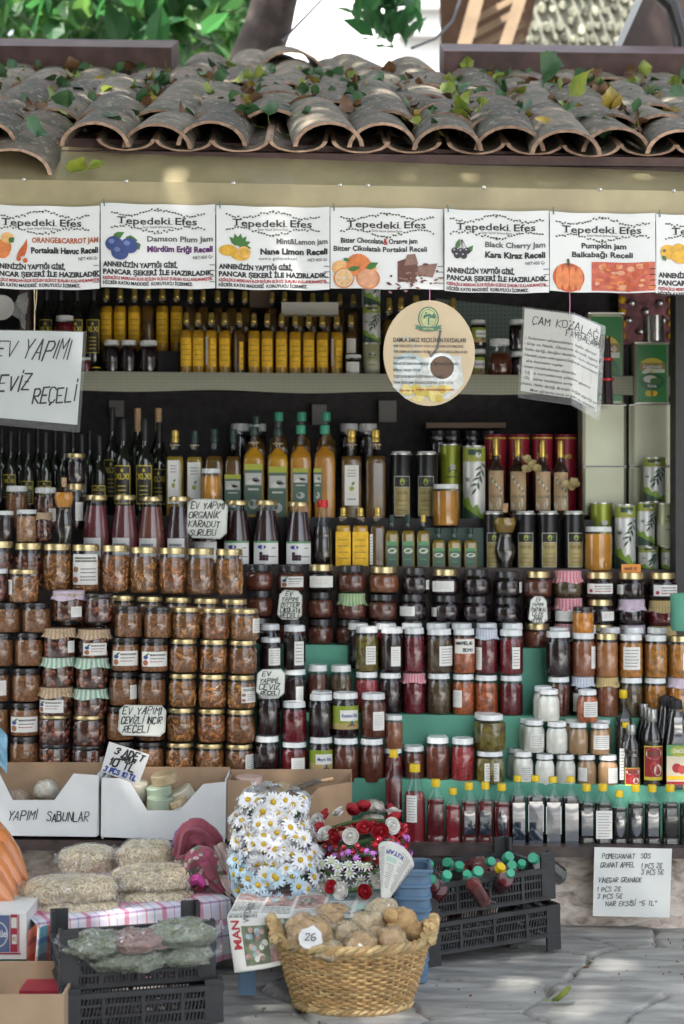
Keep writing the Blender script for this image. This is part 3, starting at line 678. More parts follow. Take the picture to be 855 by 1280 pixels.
def tin(x0, x1, yt, yb, Y, label, kind, turn=0, group='round tins on the stall', name='tin'):
    w = (x1 - x0) * px(Y); asp = round((yb - yt) / (x1 - x0) / .05) * .05
    o = thing(name, label, 'tin' if kind != 'red' else 'tube', P((x0 + x1) / 2, yb, Y), group, turn, w / JW)
    for k, me in tin_mesh(asp, kind).items():
        if k == 'printed_wrap': obj(k, me, bd)
        else: q = obj(k, me, o); bd = q if k == 'body' else bd
    return o
# ------------------------------------------------------------------ ground and the world behind
def ground_at(x, y):
    Y = F * EYE / (y - CY); return ((x - CX) / F * Y, Y)
def build_ground():
    rr = random.Random(3)
    seeds = [ground_at(*q) for q in ((760, 1166), (838, 1212), (640, 1203), (585, 1252), (735, 1262), (850, 1275), (300, 1272), (560, 1176), (450, 1262), (680, 1176), (855, 1166), (620, 1290))]
    for i in range(60):
        q = (rr.uniform(-2, 2), rr.uniform(3.2, 5.2))
        if all(math.hypot(q[0] - a, (q[1] - b) * 1.0) > .42 for a, b in seeds): seeds.append(q)
    hs_ = [rr.uniform(-.010, .008) for _ in seeds]; tl = [(rr.uniform(-.02, .02), rr.uniform(-.03, .03)) for _ in seeds]; tone = [rr.uniform(0, 1) for _ in seeds]
    x0, x1, y0, y1, nx, ny = -1.3, 1.3, 3.3, 4.98, 330, 250
    vs = []; jt = []; tn = []
    for j in range(ny + 1):
        for i in range(nx + 1):
            x = x0 + (x1 - x0) * i / nx; y = y0 + (y1 - y0) * j / ny
            wx = x + .05 * noise.noise((x * 4, y * 4, 1)) + .02 * noise.noise((x * 14, y * 14, 2)); wy = y + .05 * noise.noise((x * 4, y * 4, 5)) + .02 * noise.noise((x * 14, y * 14, 7))
            d = sorted((math.hypot(wx - a, (wy - b) * 1.35), k) for k, (a, b) in enumerate(seeds))[:2]
            e = d[1][0] - d[0][0]; k = d[0][1]; jn = max(0, min(1, 1 - (e - .003) / .015)) * (.6 + .4 * max(0, min(1, .6 + 1.2 * noise.noise((x * 5, y * 5, 8)))))
            h = hs_[k] + tl[k][0] * (x - seeds[k][0]) + tl[k][1] * (y - seeds[k][1]) + .004 * noise.noise((x * 2.5 + k, y * 16, k)) + .0025 * noise.noise((x * 9, y * 30 + k, 3)) + .0015 * noise.noise((x * 40, y * 60, 9))
            z = h * (1 - jn) + (-.020 + .008 * noise.noise((x * 50, y * 50, 4))) * jn
            vs.append((x, y, z)); jt.append(jn); tn.append(tone[k])
    w = nx + 1
    fs = [(j * w + i, j * w + i + 1, (j + 1) * w + i + 1, (j + 1) * w + i) for j in range(ny) for i in range(nx)]
    me = bpy.data.meshes.new('pavement'); me.from_pydata(vs, [], fs)
    for nm, dat in (('joint', jt), ('tone', tn)): me.attributes.new(nm, 'FLOAT', 'POINT').data.foreach_set('value', dat)
    me.polygons.foreach_set('use_smooth', [True] * len(fs))
    m, nt, b = new_mat('grey_flagstone'); L = nt.links.new; b.inputs['Roughness'].default_value = .62
    tc = node(nt, 'ShaderNodeTexCoord'); mp = node(nt, 'ShaderNodeMapping'); mp.inputs['Scale'].default_value = (4, 20, 8); mp.inputs['Rotation'].default_value = (0, 0, .06); L(tc.outputs['Object'], mp.inputs[0])
    n1 = node(nt, 'ShaderNodeTexNoise'); n1.inputs['Scale'].default_value = 1; n1.inputs['Detail'].default_value = 9; n1.inputs['Distortion'].default_value = .6; L(mp.outputs[0], n1.inputs['Vector'])
    cr = node(nt, 'ShaderNodeValToRGB'); L(n1.outputs[0], cr.inputs[0]); e = cr.color_ramp.elements; e[0].position = .28; e[0].color = (.19, .187, .18, 1); e[1].position = .75; e[1].color = (.46, .45, .43, 1)
    x_ = e.new(.5); x_.color = (.31, .306, .295, 1)
    at = node(nt, 'ShaderNodeAttribute', attribute_name='joint'); a2 = node(nt, 'ShaderNodeAttribute', attribute_name='tone')
    mt_ = node(nt, 'ShaderNodeMix', data_type='RGBA', blend_type='MULTIPLY'); mt_.inputs[0].default_value = .35; mr = node(nt, 'ShaderNodeMapRange'); mr.inputs[3].default_value = .75; mr.inputs[4].default_value = 1.3
    L(a2.outputs['Fac'], mr.inputs[0]); L(cr.outputs[0], mt_.inputs[6]); L(mr.outputs[0], mt_.inputs[7])
    n2 = node(nt, 'ShaderNodeTexNoise'); n2.inputs['Scale'].default_value = 60; n2.inputs['Detail'].default_value = 5; L(tc.outputs['Object'], n2.inputs['Vector'])
    cm = node(nt, 'ShaderNodeValToRGB'); L(n2.outputs[0], cm.inputs[0]); cm.color_ramp.elements[0].position = .3; cm.color_ramp.elements[0].color = (.05, .042, .034, 1); cm.color_ramp.elements[1].position = .7; cm.color_ramp.elements[1].color = (.34, .3, .26, 1)
    mx = node(nt, 'ShaderNodeMix', data_type='RGBA'); L(at.outputs['Fac'], mx.inputs[0]); L(mt_.outputs[2], mx.inputs[6]); L(cm.outputs[0], mx.inputs[7]); L(mx.outputs[2], b.inputs['Base Color'])
    bp = node(nt, 'ShaderNodeBump'); bp.inputs['Strength'].default_value = .6; bp.inputs['Distance'].default_value = .006; L(n1.outputs[0], bp.inputs['Height']); L(bp.outputs[0], b.inputs['Normal'])
    me.materials.append(m); structure(obj('pavement', me))
    mb = MB(); mb.add([(-600, -600, -.05), (600, -600, -.05), (600, 900, -.05), (-600, 900, -.05)], [(0, 1, 2, 3)], mt('far_paving', (.24, .235, .22), .8, var=.2, vs=2)); structure(mb.build('ground', smooth=False))
build_ground()
mb = MB(); mb.add([(.9, -14, -.046), (14, -14, -.046), (14, 1.7, -.046), (.9, 1.7, -.046)], [(0, 1, 2, 3)], mt('pale_reflector_ground', (.66, .64, .60), .7, var=.08, vs=2)); structure(mb.build('reflector_plaza', smooth=False))  # unseen pale ground added as a reflector for the glass and bounce light

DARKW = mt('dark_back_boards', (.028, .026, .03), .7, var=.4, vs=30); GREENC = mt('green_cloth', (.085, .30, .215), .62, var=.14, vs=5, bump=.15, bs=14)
PLANK = mt('dark_brown_plank', (.06, .042, .038), .55, var=.4, vs=18, bump=.2, bs=40); PURPLE = mt('weathered_brown_beam', (.085, .048, .046), .6, var=.3, vs=14, bump=.2, bs=30)
FASCIA = mt('beige_sheet_metal', (.35, .30, .18), .45, .1, var=.2, vs=6, bump=.06, bs=7)
def net_mat(name, a, b_, s):
    m, nt, b = new_mat(name); L = nt.links.new; b.inputs['Roughness'].default_value = .8
    tc = node(nt, 'ShaderNodeTexCoord'); br = node(nt, 'ShaderNodeTexBrick'); br.offset = 0; br.inputs['Scale'].default_value = s; br.inputs['Color1'].default_value = c4(a); br.inputs['Color2'].default_value = c4(a); br.inputs['Mortar'].default_value = c4(b_)
    br.inputs['Mortar Size'].default_value = .09; br.inputs['Brick Width'].default_value = .3; br.inputs['Row Height'].default_value = .3
    mp = node(nt, 'ShaderNodeMapping'); mp.inputs['Rotation'].default_value = (R(90), 0, 0); L(tc.outputs['Object'], mp.inputs[0]); L(mp.outputs[0], br.inputs['Vector']); L(br.outputs[0], b.inputs['Base Color'])
    return m
NETC = net_mat('green_mesh_cloth', (.15, .24, .19), (.30, .29, .22), 30); NETB = net_mat('grey_green_netting', (.1, .15, .14), (.2, .26, .24), 20)

stall = thing('market_stall', 'roofed street stall of dark boards with green stepped shelves full of jars', 'stall', (0, 5, 0)); SO = Vector((0, 5, 0))
def part(mb, name, parent=stall, **k): return mb.build(name, parent, origin=SO, **k)
XL, XR = -1.75, 1.75
def slab(pl, pr, Y0, Y1, zb, mat, name, x0=XL, x1=XR):
    """a board whose top follows the line through two points; returns z(x)"""
    sl = (pr.z - pl.z) / (pr.x - pl.x); z = lambda x: pl.z + (x - pl.x) * sl
    vs = [(x, y, q) for x in (x0, x1) for y in (Y0, Y1) for q in (zb if zb is not None else z(x) - .03, z(x))]
    mb = MB(); mb.add(vs, [(0, 1, 3, 2), (4, 6, 7, 5), (0, 4, 5, 1), (2, 3, 7, 6), (0, 2, 6, 4), (1, 5, 7, 3)], mat)
    part(mb, name, smooth=False); return z
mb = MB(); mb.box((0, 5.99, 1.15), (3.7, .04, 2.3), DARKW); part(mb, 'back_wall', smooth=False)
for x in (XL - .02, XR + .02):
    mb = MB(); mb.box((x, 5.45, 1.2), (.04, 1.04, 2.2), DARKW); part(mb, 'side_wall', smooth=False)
slab(P(0, 1046, 4.84), P(855, 1057, 4.84), 4.80, 4.985, None, PLANK, 'sill_plank')
slab(P(0, 959, 5.02), P(855, 982, 5.02), 4.99, 5.09, .15, GREENC, 'display_step')
slab(P(0, 884, 5.14), P(855, 896, 5.14), 5.095, 5.2, .3, GREENC, 'display_step', P(320, 0, 5.14).x)
slab(P(0, 798, 5.26), P(855, 812, 5.26), 5.205, 5.325, .5, GREENC, 'display_step', P(302, 0, 5.26).x)
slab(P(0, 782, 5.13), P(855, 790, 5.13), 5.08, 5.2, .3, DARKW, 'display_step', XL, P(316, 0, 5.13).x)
slab(P(0, 702, 5.38), P(855, 712, 5.38), 5.33, 5.44, .6, PLANK, 'display_step')
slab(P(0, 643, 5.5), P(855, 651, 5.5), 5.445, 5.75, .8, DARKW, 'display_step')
zs = slab(P(100, 468, 5.6), P(700, 473, 5.6), 5.53, 5.96, None, PLANK, 'upper_shelf')
slab(P(0, 440, 5.72), P(855, 444, 5.72), 5.66, 5.95, zs(0) + .02, DARKW, 'shelf_riser', XL, P(470, 0, 5.7).x)
mb = MB(); rr = random.Random(4)
mb.grid(lambda u, v: (XL + (XR - XL) * u, 5.523 - .006 * sin(v * 3) + .004 * sin(u * 60), zs(XL + (XR - XL) * u) + .004 - .062 * v + .004 * v * sin(u * 37)), 120, 4, NETC); part(mb, 'shelf_cloth')
mb = MB(); a = P(545, 372, 5.93); c = P(720, 470, 5.93); mb.grid(lambda u, v: (a.x + (c.x - a.x) * u, 5.955 + .004 * sin(9 * u), c.z + (a.z - c.z) * v - .05 * u * v), 8, 6, NETB); part(mb, 'netting')
mb = MB(); mb.box((P(850, 0, 5.3).x + .02, 5.3, 1.1), (.085, .09, 2.1), mt('black_post', (.018, .017, .019), .5, var=.3, vs=20)); part(mb, 'corner_post', smooth=False)
mb = MB(); mb.box((-1.3, 5.3, 1.1), (.085, .09, 2.1), MT['black_post']); part(mb, 'corner_post', smooth=False)
# fascia: a bent sheet, sloping cap above, upright face below
def fas_z(x, y0, y1, Y): # z at world x for a line through photo y0 (left edge) and y1 (right edge)
    a, b = P(0, y0, Y), P(855, y1, Y); return a.z + (x - a.x) * (b.z - a.z) / (b.x - a.x)
mb = MB(); n = 60; Yb, Yf, Yt = 4.735, 4.728, 4.86
def fas(u, v):
    x = XL - .3 + (XR - XL + .6) * u
    if v < .02: return (x, Yb + .03, fas_z(x, 262, 275, Yb))
    if v < .3: return (x, Yb, fas_z(x, 262, 275, Yb))
    if v < .55: return (x, Yf + .002 * sin(x * 4), fas_z(x, 224, 239, Yf))
    if v < .65: return (x, Yf + .006, fas_z(x, 222, 237, Yf))
    return (x, Yt, fas_z(x, 180, 215, Yt))
ks = [0, .2, .4, .6, .9]
vs = [fas(i / n, k) for k in ks for i in range(n + 1)]
mb.add(vs, [(j * (n + 1) + i, j * (n + 1) + i + 1, (j + 1) * (n + 1) + i + 1, (j + 1) * (n + 1) + i) for j in range(4) for i in range(n)], FASCIA)
fo = part(mb, 'fascia', smooth=False)
mb = MB(); mb.loft([(.0055, 0), (.0055, .002), (.003, .0045), (0, .005)], RIM, 10); sm = mb.mesh('screw')
for xx in (30, 158, 292, 425, 460, 605, 750, 842):
    o = obj('screw', sm, fo); o.location = Vector((P(xx, 0, Yf).x, Yf - .001, fas_z(P(xx, 0, Yf).x, 221, 236, Yf) - .006)) - SO; o.rotation_euler = (R(90), 0, 0)
# beam under the tiles
mb = MB(); n = 20
vs = []
for Y, (a, b) in ((4.87, (192, 228)), (4.87, (170, 196)), (4.93, (165, 190))):
    vs += [(XL - .3 + (XR - XL + .6) * i / n, Y, fas_z(XL - .3 + (XR - XL + .6) * i / n, a, b, Y)) for i in range(n + 1)]
mb.add(vs, [(j * (n + 1) + i, j * (n + 1) + i + 1, (j + 1) * (n + 1) + i + 1, (j + 1) * (n + 1) + i) for j in range(2) for i in range(n)], PURPLE); part(mb, 'roof_beam', smooth=False)

# ------------------------------------------------------------------ roof
PITCH = R(20.5); RO = Vector((0, 4.82, P(427, 176, 4.82).z - .035)); SD = Vector((0, cos(PITCH), sin(PITCH))); ND = Vector((0, -sin(PITCH), cos(PITCH)))
def roof_pt(x, s, n): return RO + Vector((x, 0, 0)) + SD * s + ND * n + Vector((0, 0, -.012 * x))
mb = MB(); mb.add([roof_pt(x, s, q) for x in (XL - .3, XR + .3) for s in (.02, 1.62) for q in (-.03, -.005)], [(0, 1, 3, 2), (4, 6, 7, 5), (0, 4, 5, 1), (2, 3, 7, 6), (0, 2, 6, 4), (1, 5, 7, 3)], PURPLE); part(mb, 'roof_deck', smooth=False)
mb = MB(); mb.box((0, 5.4, RO.z - .02), (3.9, 1.1, .02), DARKW); part(mb, 'ceiling', smooth=False)
def tile_mat():
    m = M('weathered_roof_tile', (.20, .15, .115), .85, 0, 0, alt=(.085, .085, .062), vs=14, isl=.4, bump=.35, bs=60)
    nt = m.node_tree; L = nt.links.new; b = nt.nodes['Principled BSDF']; src = b.inputs['Base Color'].links[0].from_socket; tc = node(nt, 'ShaderNodeTexCoord')
    for sc_, lo, hi, c in ((38, .60, .66, (.34, .34, .25)), (9, .56, .68, (.05, .06, .03)), (90, .64, .68, (.42, .40, .33))):   # lichen, moss, pale crust
        n = node(nt, 'ShaderNodeTexNoise'); n.inputs['Scale'].default_value = sc_; n.inputs['Detail'].default_value = 6; L(tc.outputs['Object'], n.inputs['Vector']); mr = node(nt, 'ShaderNodeMapRange'); mr.inputs[1].default_value = lo; mr.inputs[2].default_value = hi; mr.inputs[4].default_value = .75; L(n.outputs[0], mr.inputs[0])
        mx = node(nt, 'ShaderNodeMix', data_type='RGBA'); mx.inputs[7].default_value = c4(c); L(mr.outputs[0], mx.inputs[0]); L(src, mx.inputs[6]); src = mx.outputs[2]
    L(src, b.inputs['Base Color']); return m
TILE = tile_mat(); TEDGE = mt('broken_tile_edge', (.38, .25, .18), .85, var=.35, vs=50, isl=.3)
def roof_tile(mb, x, s, L, r0, r1, up=1, yaw=0., lift=0., tilt=0., fn=roof_pt, seed=0):
    n, k, t = 12, 4, .012; rr = random.Random(seed)
    def pt(i, j, inner):
        f = j / k; r = r0 + (r1 - r0) * f - (t if inner else 0); a = (i / n - .5) * R(172)
        X = r * sin(a) * 1.02; N = r * cos(a) * .76 - r * .06; lx = X; ss = L * f
        ss += .006 * noise.noise((i * .8 + seed, j, seed)) if j == 0 else 0
        if up < 0: N = r0 * .42 - (r * cos(a) * .42)
        X = lx * cos(yaw) - ss * sin(yaw); S = lx * sin(yaw) + ss * cos(yaw)
        return fn(x + X, s + S, N + lift + tilt * f)
    for inner in (0, 1):
        vs = [pt(i, j, inner) for j in range(k + 1) for i in range(n + 1)]
        mb.add(vs, [(j * (n + 1) + i, j * (n + 1) + i + 1, (j + 1) * (n + 1) + i + 1, (j + 1) * (n + 1) + i) for j in range(k) for i in range(n)], TILE)
    o_, i_ = [pt(i, 0, 0) for i in range(n + 1)], [pt(i, 0, 1) for i in range(n + 1)]
    mb.add(o_ + i_, [(i, i + 1, n + 2 + i, n + 1 + i) for i in range(n)], TEDGE)
    for e in (0, n):
        a_ = [pt(e, j, 0) for j in range(k + 1)]; b_ = [pt(e, j, 1) for j in range(k + 1)]
        mb.add(a_ + b_, [(j, j + 1, k + 2 + j, k + 1 + j) for j in range(k)], TEDGE)
mb = MB(); rr = random.Random(21); pw = .166; x = -2.03; col_ = 0
while x < 2.05:
    for row in range(7 if -.66 < x < .42 else 6):
        s = row * .25 - .0 + rr.gauss(0, .008); j = rr.gauss(0, .006)
        if not (row == 0 and -1.05 < x < -.86):
            roof_tile(mb, x + pw / 2 + j, s + .0, .40, .083, .092, -1, rr.gauss(0, .02), .0, .012, seed=rr.random() * 50)
        if not (row == 0 and (-.93 < x < -.78 or -.36 < x < -.20)):
            big = rr.random() < .1
            roof_tile(mb, x + rr.gauss(0, .010), s - (.045 if row == 0 else 0) + rr.gauss(0, .012), .43, .100, .086, 1, rr.gauss(0, .085) + (.2 if big else 0), .012 + rr.uniform(0, .012), rr.uniform(.0, .03), seed=rr.random() * 50)
    x += pw
part(mb, 'roof_tiles', angle=50)
for xa, xb in ((XL - .4, -.62), (.37, XR + .4)):
    mb = MB(); mb.add([roof_pt(x, s, q) for x in (xa, xb) for s in (1.42, 1.72) for q in (.06, .16)], [(0, 1, 3, 2), (4, 6, 7, 5), (0, 4, 5, 1), (2, 3, 7, 6), (0, 2, 6, 4), (1, 5, 7, 3)], PURPLE); part(mb, 'ridge_board', smooth=False)
for i, q in enumerate((-.19,)):
    mb = MB(); roof_tile(mb, q, 1.62, .3, .125, .11, 1, .12, .05, 0, seed=i); part(mb, 'ridge_tile', angle=50)
# the tile that slid down over the fascia
mb = MB(); o0 = P(14, 213, 4.70)
roof_tile(mb, 0, 0, .40, .115, .10, 1, -.06, 0, .0, fn=lambda x, s, n: o0 + Vector((x, s * cos(R(30)), s * sin(R(30)) + n * .9 - .01)), seed=77)
tag(mb.build('roof_tile', origin=o0, loc=o0, angle=50), 'loose barrel tile slid down over the beige fascia, ahead of the other tiles', 'roof tile')

# ------------------------------------------------------------------ fallen leaves
def leaf_col(name, col, alt):
    m = M(name, col, .5, alt=alt, vs=25, rnd=.2); return m
LG = leaf_col('green_leaf', (.05, .14, .035), (.03, .085, .035)); LY = leaf_col('yellow_leaf', (.36, .25, .025), (.2, .16, .03)); LB = leaf_col('brown_leaf', (.2, .1, .04), (.1, .05, .025)); LYG = leaf_col('yellow_green_leaf', (.28, .32, .03), (.12, .2, .03))
def leaf_pts(l, w, curl, fold, twist=0):
    prof = (0, .24, .39, .475, .5, .485, .43, .34, .22, .1, 0)
    vs = []
    for i in range(11):
        t = i / 10; y = l * t
        for s_ in (-1, -.5, 0, .5, 1):
            X = s_ * prof[i] * w * (1 + .12 * sin(i * 2.1 + s_ * 3)); Z = abs(s_) * prof[i] * w * fold + curl * l * (t - .4) ** 2 + twist * X * t
            vs.append((X, y, Z))
    fs = [(i * 5 + j, i * 5 + j + 1, i * 5 + j + 6, i * 5 + j + 5) for i in range(10) for j in range(4)]
    return vs, fs
def add_leaf(mb, loc, l, mat, rng, up=None, stalk=True):
    vs, fs = leaf_pts(l, l * rng.uniform(.75, 1.0), rng.uniform(-.8, 1.6), rng.uniform(-.3, 1.1), rng.uniform(-2, 2))
    q = Matrix.Rotation(rng.uniform(0, 6.28), 3, 'Z') @ Matrix.Rotation(rng.gauss(0, .55) + .3, 3, 'X') @ Matrix.Rotation(rng.gauss(0, .45), 3, 'Y')
    if up is not None: q = up @ q
    mb.add([Vector(loc) + q @ Vector(v) for v in vs], fs, mat)
    if stalk: mb.tube([Vector(loc) + q @ Vector(v) for v in ((0, 0, 0), (.003, -.015, .002), (.008, -.032, .012))], .0009, LYG, 3)
UPR = Matrix.Rotation(PITCH, 3, 'X')
mb = MB(); rr = random.Random(5)
for k in range(470):
    c = round((rr.uniform(-1.4, 1.4) + 2.03) / pw - .5) * pw - 2.03 + pw / 2 if rr.random() < .85 else rr.uniform(-1.4, 1.4)
    s = rr.uniform(.12, 1.5) ** 1.0; c += rr.gauss(0, .03)
    if rr.random() < .35: s = rr.uniform(.9, 1.5)
    add_leaf(mb, roof_pt(c, s, .055 + rr.uniform(0, .035)), rr.uniform(.03, .06), rr.choice((LG, LG, LG, LG, LYG, LYG, LY, LB, LB)), rr, UPR)
for k in range(320):
    c = round((rr.uniform(-1.4, 1.4) + 2.03) / pw - .5) * pw - 2.03 + pw / 2 + rr.gauss(0, .02)
    add_leaf(mb, roof_pt(c, rr.uniform(.2, 1.5), .042 + rr.uniform(0, .02)), rr.uniform(.025, .05), rr.choice((LB, LB, LY)), rr, UPR)
o = mb.build('fallen_leaves'); o['kind'] = 'stuff'; o['label'] = 'green yellow and brown leaf litter caught between the roof tiles'
def lone_leaf(x, y, Y, l, mat, label, seed, up=None, lift=0):
    mb = MB(); rng = random.Random(seed); add_leaf(mb, (0, 0, 0), l, mat, rng, up)
    o = mb.build('leaf', loc=P(x, y, Y) + Vector((0, 0, lift))); tag(o, label, 'leaf', 'single leaves lying about'); return o
lone_leaf(88, 218, 4.74, .075, LYG, 'curled yellow leaf lying along the beige fascia beside the slid tile', 3)
lone_leaf(112, 212, 4.73, .06, LYG, 'pointed yellow-green leaf standing upright on the beige fascia', 5, Matrix.Rotation(R(70), 3, 'X'))
lone_leaf(45, 175, 4.70, .075, LG, 'big green leaf stuck to the flank of the slid tile', 12, Matrix.Rotation(R(50), 3, 'X'))
lone_leaf(152, 152, 4.84, .055, LG, 'green leaf between two eave tiles right of the slid tile', 14, UPR)
lone_leaf(545, 158, 4.83, .06, LG, 'small green leaf hanging on the tile edge above the black cherry banner', 8, Matrix.Rotation(R(60), 3, 'X'))
lone_leaf(763, 137, 4.98, .07, LY, 'bright yellow leaf lying on the tiles above the pumpkin jam banner', 15, UPR)
lone_leaf(735, 112, 5.1, .07, LYG, 'yellow-tipped green leaf standing on end on the tiles', 22, Matrix.Rotation(R(75), 3, 'X'))
lone_leaf(704, 88, 5.4, .085, LG, 'long dark green leaf lying high on the roof near the ridge', 24, UPR)
lone_leaf(688, 160, 4.85, .06, LY, 'yellow leaf tucked under a tile edge over the pumpkin banner', 31, UPR)
gx, gy = ground_at(690, 1262)
mb = MB(); vs, fs = leaf_pts(.07, .062, .35, .12, .6); q = Matrix.Rotation(-1.0, 3, 'Z') @ Matrix.Rotation(.2, 3, 'X') @ Matrix.Rotation(-.55, 3, 'Y'); mb.add([q @ Vector(v) for v in vs], fs, LYG); mb.tube([q @ Vector(v) for v in ((0, 0, .001), (.004, -.015, .004), (.01, -.03, .012))], .0011, LYG, 4); tag(mb.build('leaf', loc=(gx, gy, .022)), 'single yellow-green leaf lying on the grey paving stones', 'leaf', 'single leaves lying about')

# ------------------------------------------------------------------ low stone wall under the sill
def build_wall():
    rr = random.Random(8); mb = MB(); m, nt, b = new_mat('rough_pinkish_stone'); L = nt.links.new; b.inputs['Roughness'].default_value = .85
    tc = node(nt, 'ShaderNodeTexCoord'); mp = node(nt, 'ShaderNodeMapping'); mp.inputs['Scale'].default_value = (7, 7, 13); mp.inputs['Rotation'].default_value = (0, .35, 0); L(tc.outputs['Object'], mp.inputs[0])
    vo = node(nt, 'ShaderNodeTexVoronoi'); vo.inputs['Scale'].default_value = 3; L(mp.outputs[0], vo.inputs['Vector']); bw = node(nt, 'ShaderNodeRGBToBW'); L(vo.outputs['Color'], bw.inputs[0])
    n = node(nt, 'ShaderNodeTexNoise'); n.inputs['Scale'].default_value = 2; n.inputs['Detail'].default_value = 9; n.inputs['Distortion'].default_value = 1.5; L(mp.outputs[0], n.inputs['Vector'])
    cr = node(nt, 'ShaderNodeValToRGB'); L(n.outputs[0], cr.inputs[0]); e = cr.color_ramp.elements; e[0].position = .3; e[0].color = (.33, .25, .19, 1); e[1].position = .72; e[1].color = (.8, .71, .6, 1); x_ = e.new(.5); x_.color = (.64, .52, .42, 1)
    mx = node(nt, 'ShaderNodeMix', data_type='RGBA', blend_type='SOFT_LIGHT'); mx.inputs[0].default_value = .5; L(cr.outputs[0], mx.inputs[6]); L(bw.outputs[0], mx.inputs[7])
    hs2 = node(nt, 'ShaderNodeHueSaturation'); hs2.inputs['Saturation'].default_value = .75; L(mx.outputs[2], hs2.inputs['Color']); L(hs2.outputs[0], b.inputs['Base Color'])
    bp = node(nt, 'ShaderNodeBump'); bp.inputs['Distance'].default_value = .012; bp.inputs['Strength'].default_value = .8; L(n.outputs[0], bp.inputs['Height']); L(bp.outputs[0], b.inputs['Normal'])
    mb.grid(lambda u, v: (-1.8 + 3.6 * u, 4.90 + .018 * noise.noise((u * 24, v * 3, 1)) + .006 * noise.noise((u * 130, v * 22, 3)) - .02 * (1 - v), -.03 + .275 * v), 160, 16, m)
    tag(mb.build('low_wall'), 'low wall of rough pinkish stone under the brown sill plank', 'wall')
build_wall()

# ------------------------------------------------------------------ trees and houses behind
def foliage_mat(name, col, alt):
    m, nt, b = new_mat(name); L = nt.links.new; out = nt.nodes['Material Output']; b.inputs['Roughness'].default_value = .45
    g = node(nt, 'ShaderNodeNewGeometry'); mx = node(nt, 'ShaderNodeMix', data_type='RGBA'); mx.inputs[6].default_value = c4(col); mx.inputs[7].default_value = c4(alt); L(g.outputs['Random Per Island'], mx.inputs[0])
    L(mx.outputs[2], b.inputs['Base Color']); t = node(nt, 'ShaderNodeBsdfTranslucent'); h = node(nt, 'ShaderNodeHueSaturation'); h.inputs['Value'].default_value = 2.2; h.inputs['Saturation'].default_value = 1.1; h.inputs['Hue'].default_value = .475; L(mx.outputs[2], h.inputs['Color']); L(h.outputs[0], t.inputs[0])
    ms = node(nt, 'ShaderNodeMixShader'); ms.inputs[0].default_value = .5; L(b.outputs[0], ms.inputs[1]); L(t.outputs[0], ms.inputs[2]); L(ms.outputs[0], out.inputs['Surface'])
    return m
FOL = foliage_mat('tree_leaf', (.022, .07, .028), (.055, .13, .035)); FOL2 = foliage_mat('dark_tree_leaf', (.025, .08, .035), (.04, .12, .05))
BARK = mt('brown_bark', (.045, .032, .03), .85, var=.4, vs=14, bump=.6, bs=22)
def tree_leaves(mb, n, boxf, l0, l1, mat, rng, clumps=0):
    for k in range(n):
        c = Vector(boxf(rng)); l = rng.uniform(l0, l1); w = l * rng.uniform(.5, .75)
        q = Matrix.Rotation(rng.uniform(0, 6.28), 3, 'Z') @ Matrix.Rotation(rng.uniform(.2, 1.5), 3, 'X') @ Matrix.Rotation(rng.gauss(0, .5), 3, 'Y')
        pts = ((0, 0, 0), (-.45 * w, .3 * l, .06 * l), (-.36 * w, .65 * l, .05 * l), (0, l, -.1 * l), (.36 * w, .65 * l, .05 * l), (.45 * w, .3 * l, .06 * l), (0, .45 * l, -.02 * l))
        mb.add([c + q @ Vector(v) for v in pts], [(0, 6, 1), (1, 6, 2), (2, 6, 3), (3, 6, 4), (4, 6, 5), (5, 6, 0)], mat)
rng = random.Random(11)
to = Vector((-.55, 6.9, 0)); tr = thing('broadleaf_tree', 'leafy tree behind the stall roof with a dark leaning limb', 'tree', to)
mb = MB(); lim = P(336, 30, 7.1)
mb.tube([(-1.0, 7.4, 0), (-.8, 7.3, 1.6), P(318, 75, 7.1), lim, P(352, -35, 7.05), P(395, -160, 6.6), (.1, 5.2, 5.2), (.3, 3.2, 5.5)], [.2, .17, .105, .10, .095, .09, .06, .03], BARK, 12)
for a, b_, r_ in ((P(395, -160, 6.6), (-1.6, 4.4, 5.4), .05), ((.1, 5.2, 5.2), (1.5, 3.6, 5.6), .04), ((.1, 5.2, 5.2), (-.4, 2.6, 5.8), .04)):
    a, b_ = Vector(a), Vector(b_); mb.tube([a, a.lerp(b_, .5) + Vector((0, 0, .15)), b_], [r_, r_ * .7, r_ * .3], BARK, 8)
mb.build('trunk', tr, origin=to)
mb = MB()
def back_crown(r):   # leaves seen over the ridge on the left side
    while 1:
        Y = r.uniform(7.6, 9.8); x = r.uniform(-120, 352); y = r.uniform(-130, 86)
        g = noise.noise((x * .022, y * .03, Y * 1.4))
        if g < -.12: continue
        if x > 318 and y > -10 - (352 - x): continue
        return P(x, y, Y)
tree_leaves(mb, 2100, back_crown, .10, .2, FOL, rng); tree_leaves(mb, 1000, back_crown, .10, .22, FOL2, rng)
mb.build('crown', tr, origin=to, smooth=False)
mb = MB()
def over_crown(r):   # the part of the crown that shades the stall
    while 1:
        c = Vector((r.uniform(-4.6, 2.0), r.uniform(0, 5.6), r.uniform(4.6, 6.4)))
        if noise.noise((c.x * .9, c.y * .9, c.z * .6)) > -.7: return c
tree_leaves(mb, 20500, over_crown, .12, .23, FOL2, rng)
SHADE_CLUMPS = [Vector((rng.uniform(-6.5, -.8), rng.uniform(-4.6, .4), rng.uniform(4.7, 6.2))) for _ in range(40)]  # unseen leaf clumps added to darken the street the glass mirrors
tree_leaves(mb, 3200, lambda r: r.choice(SHADE_CLUMPS) + Vector((r.gauss(0, .42), r.gauss(0, .42), r.gauss(0, .2))), .14, .24, FOL2, rng)
mb.build('crown', tr, origin=to, smooth=False)
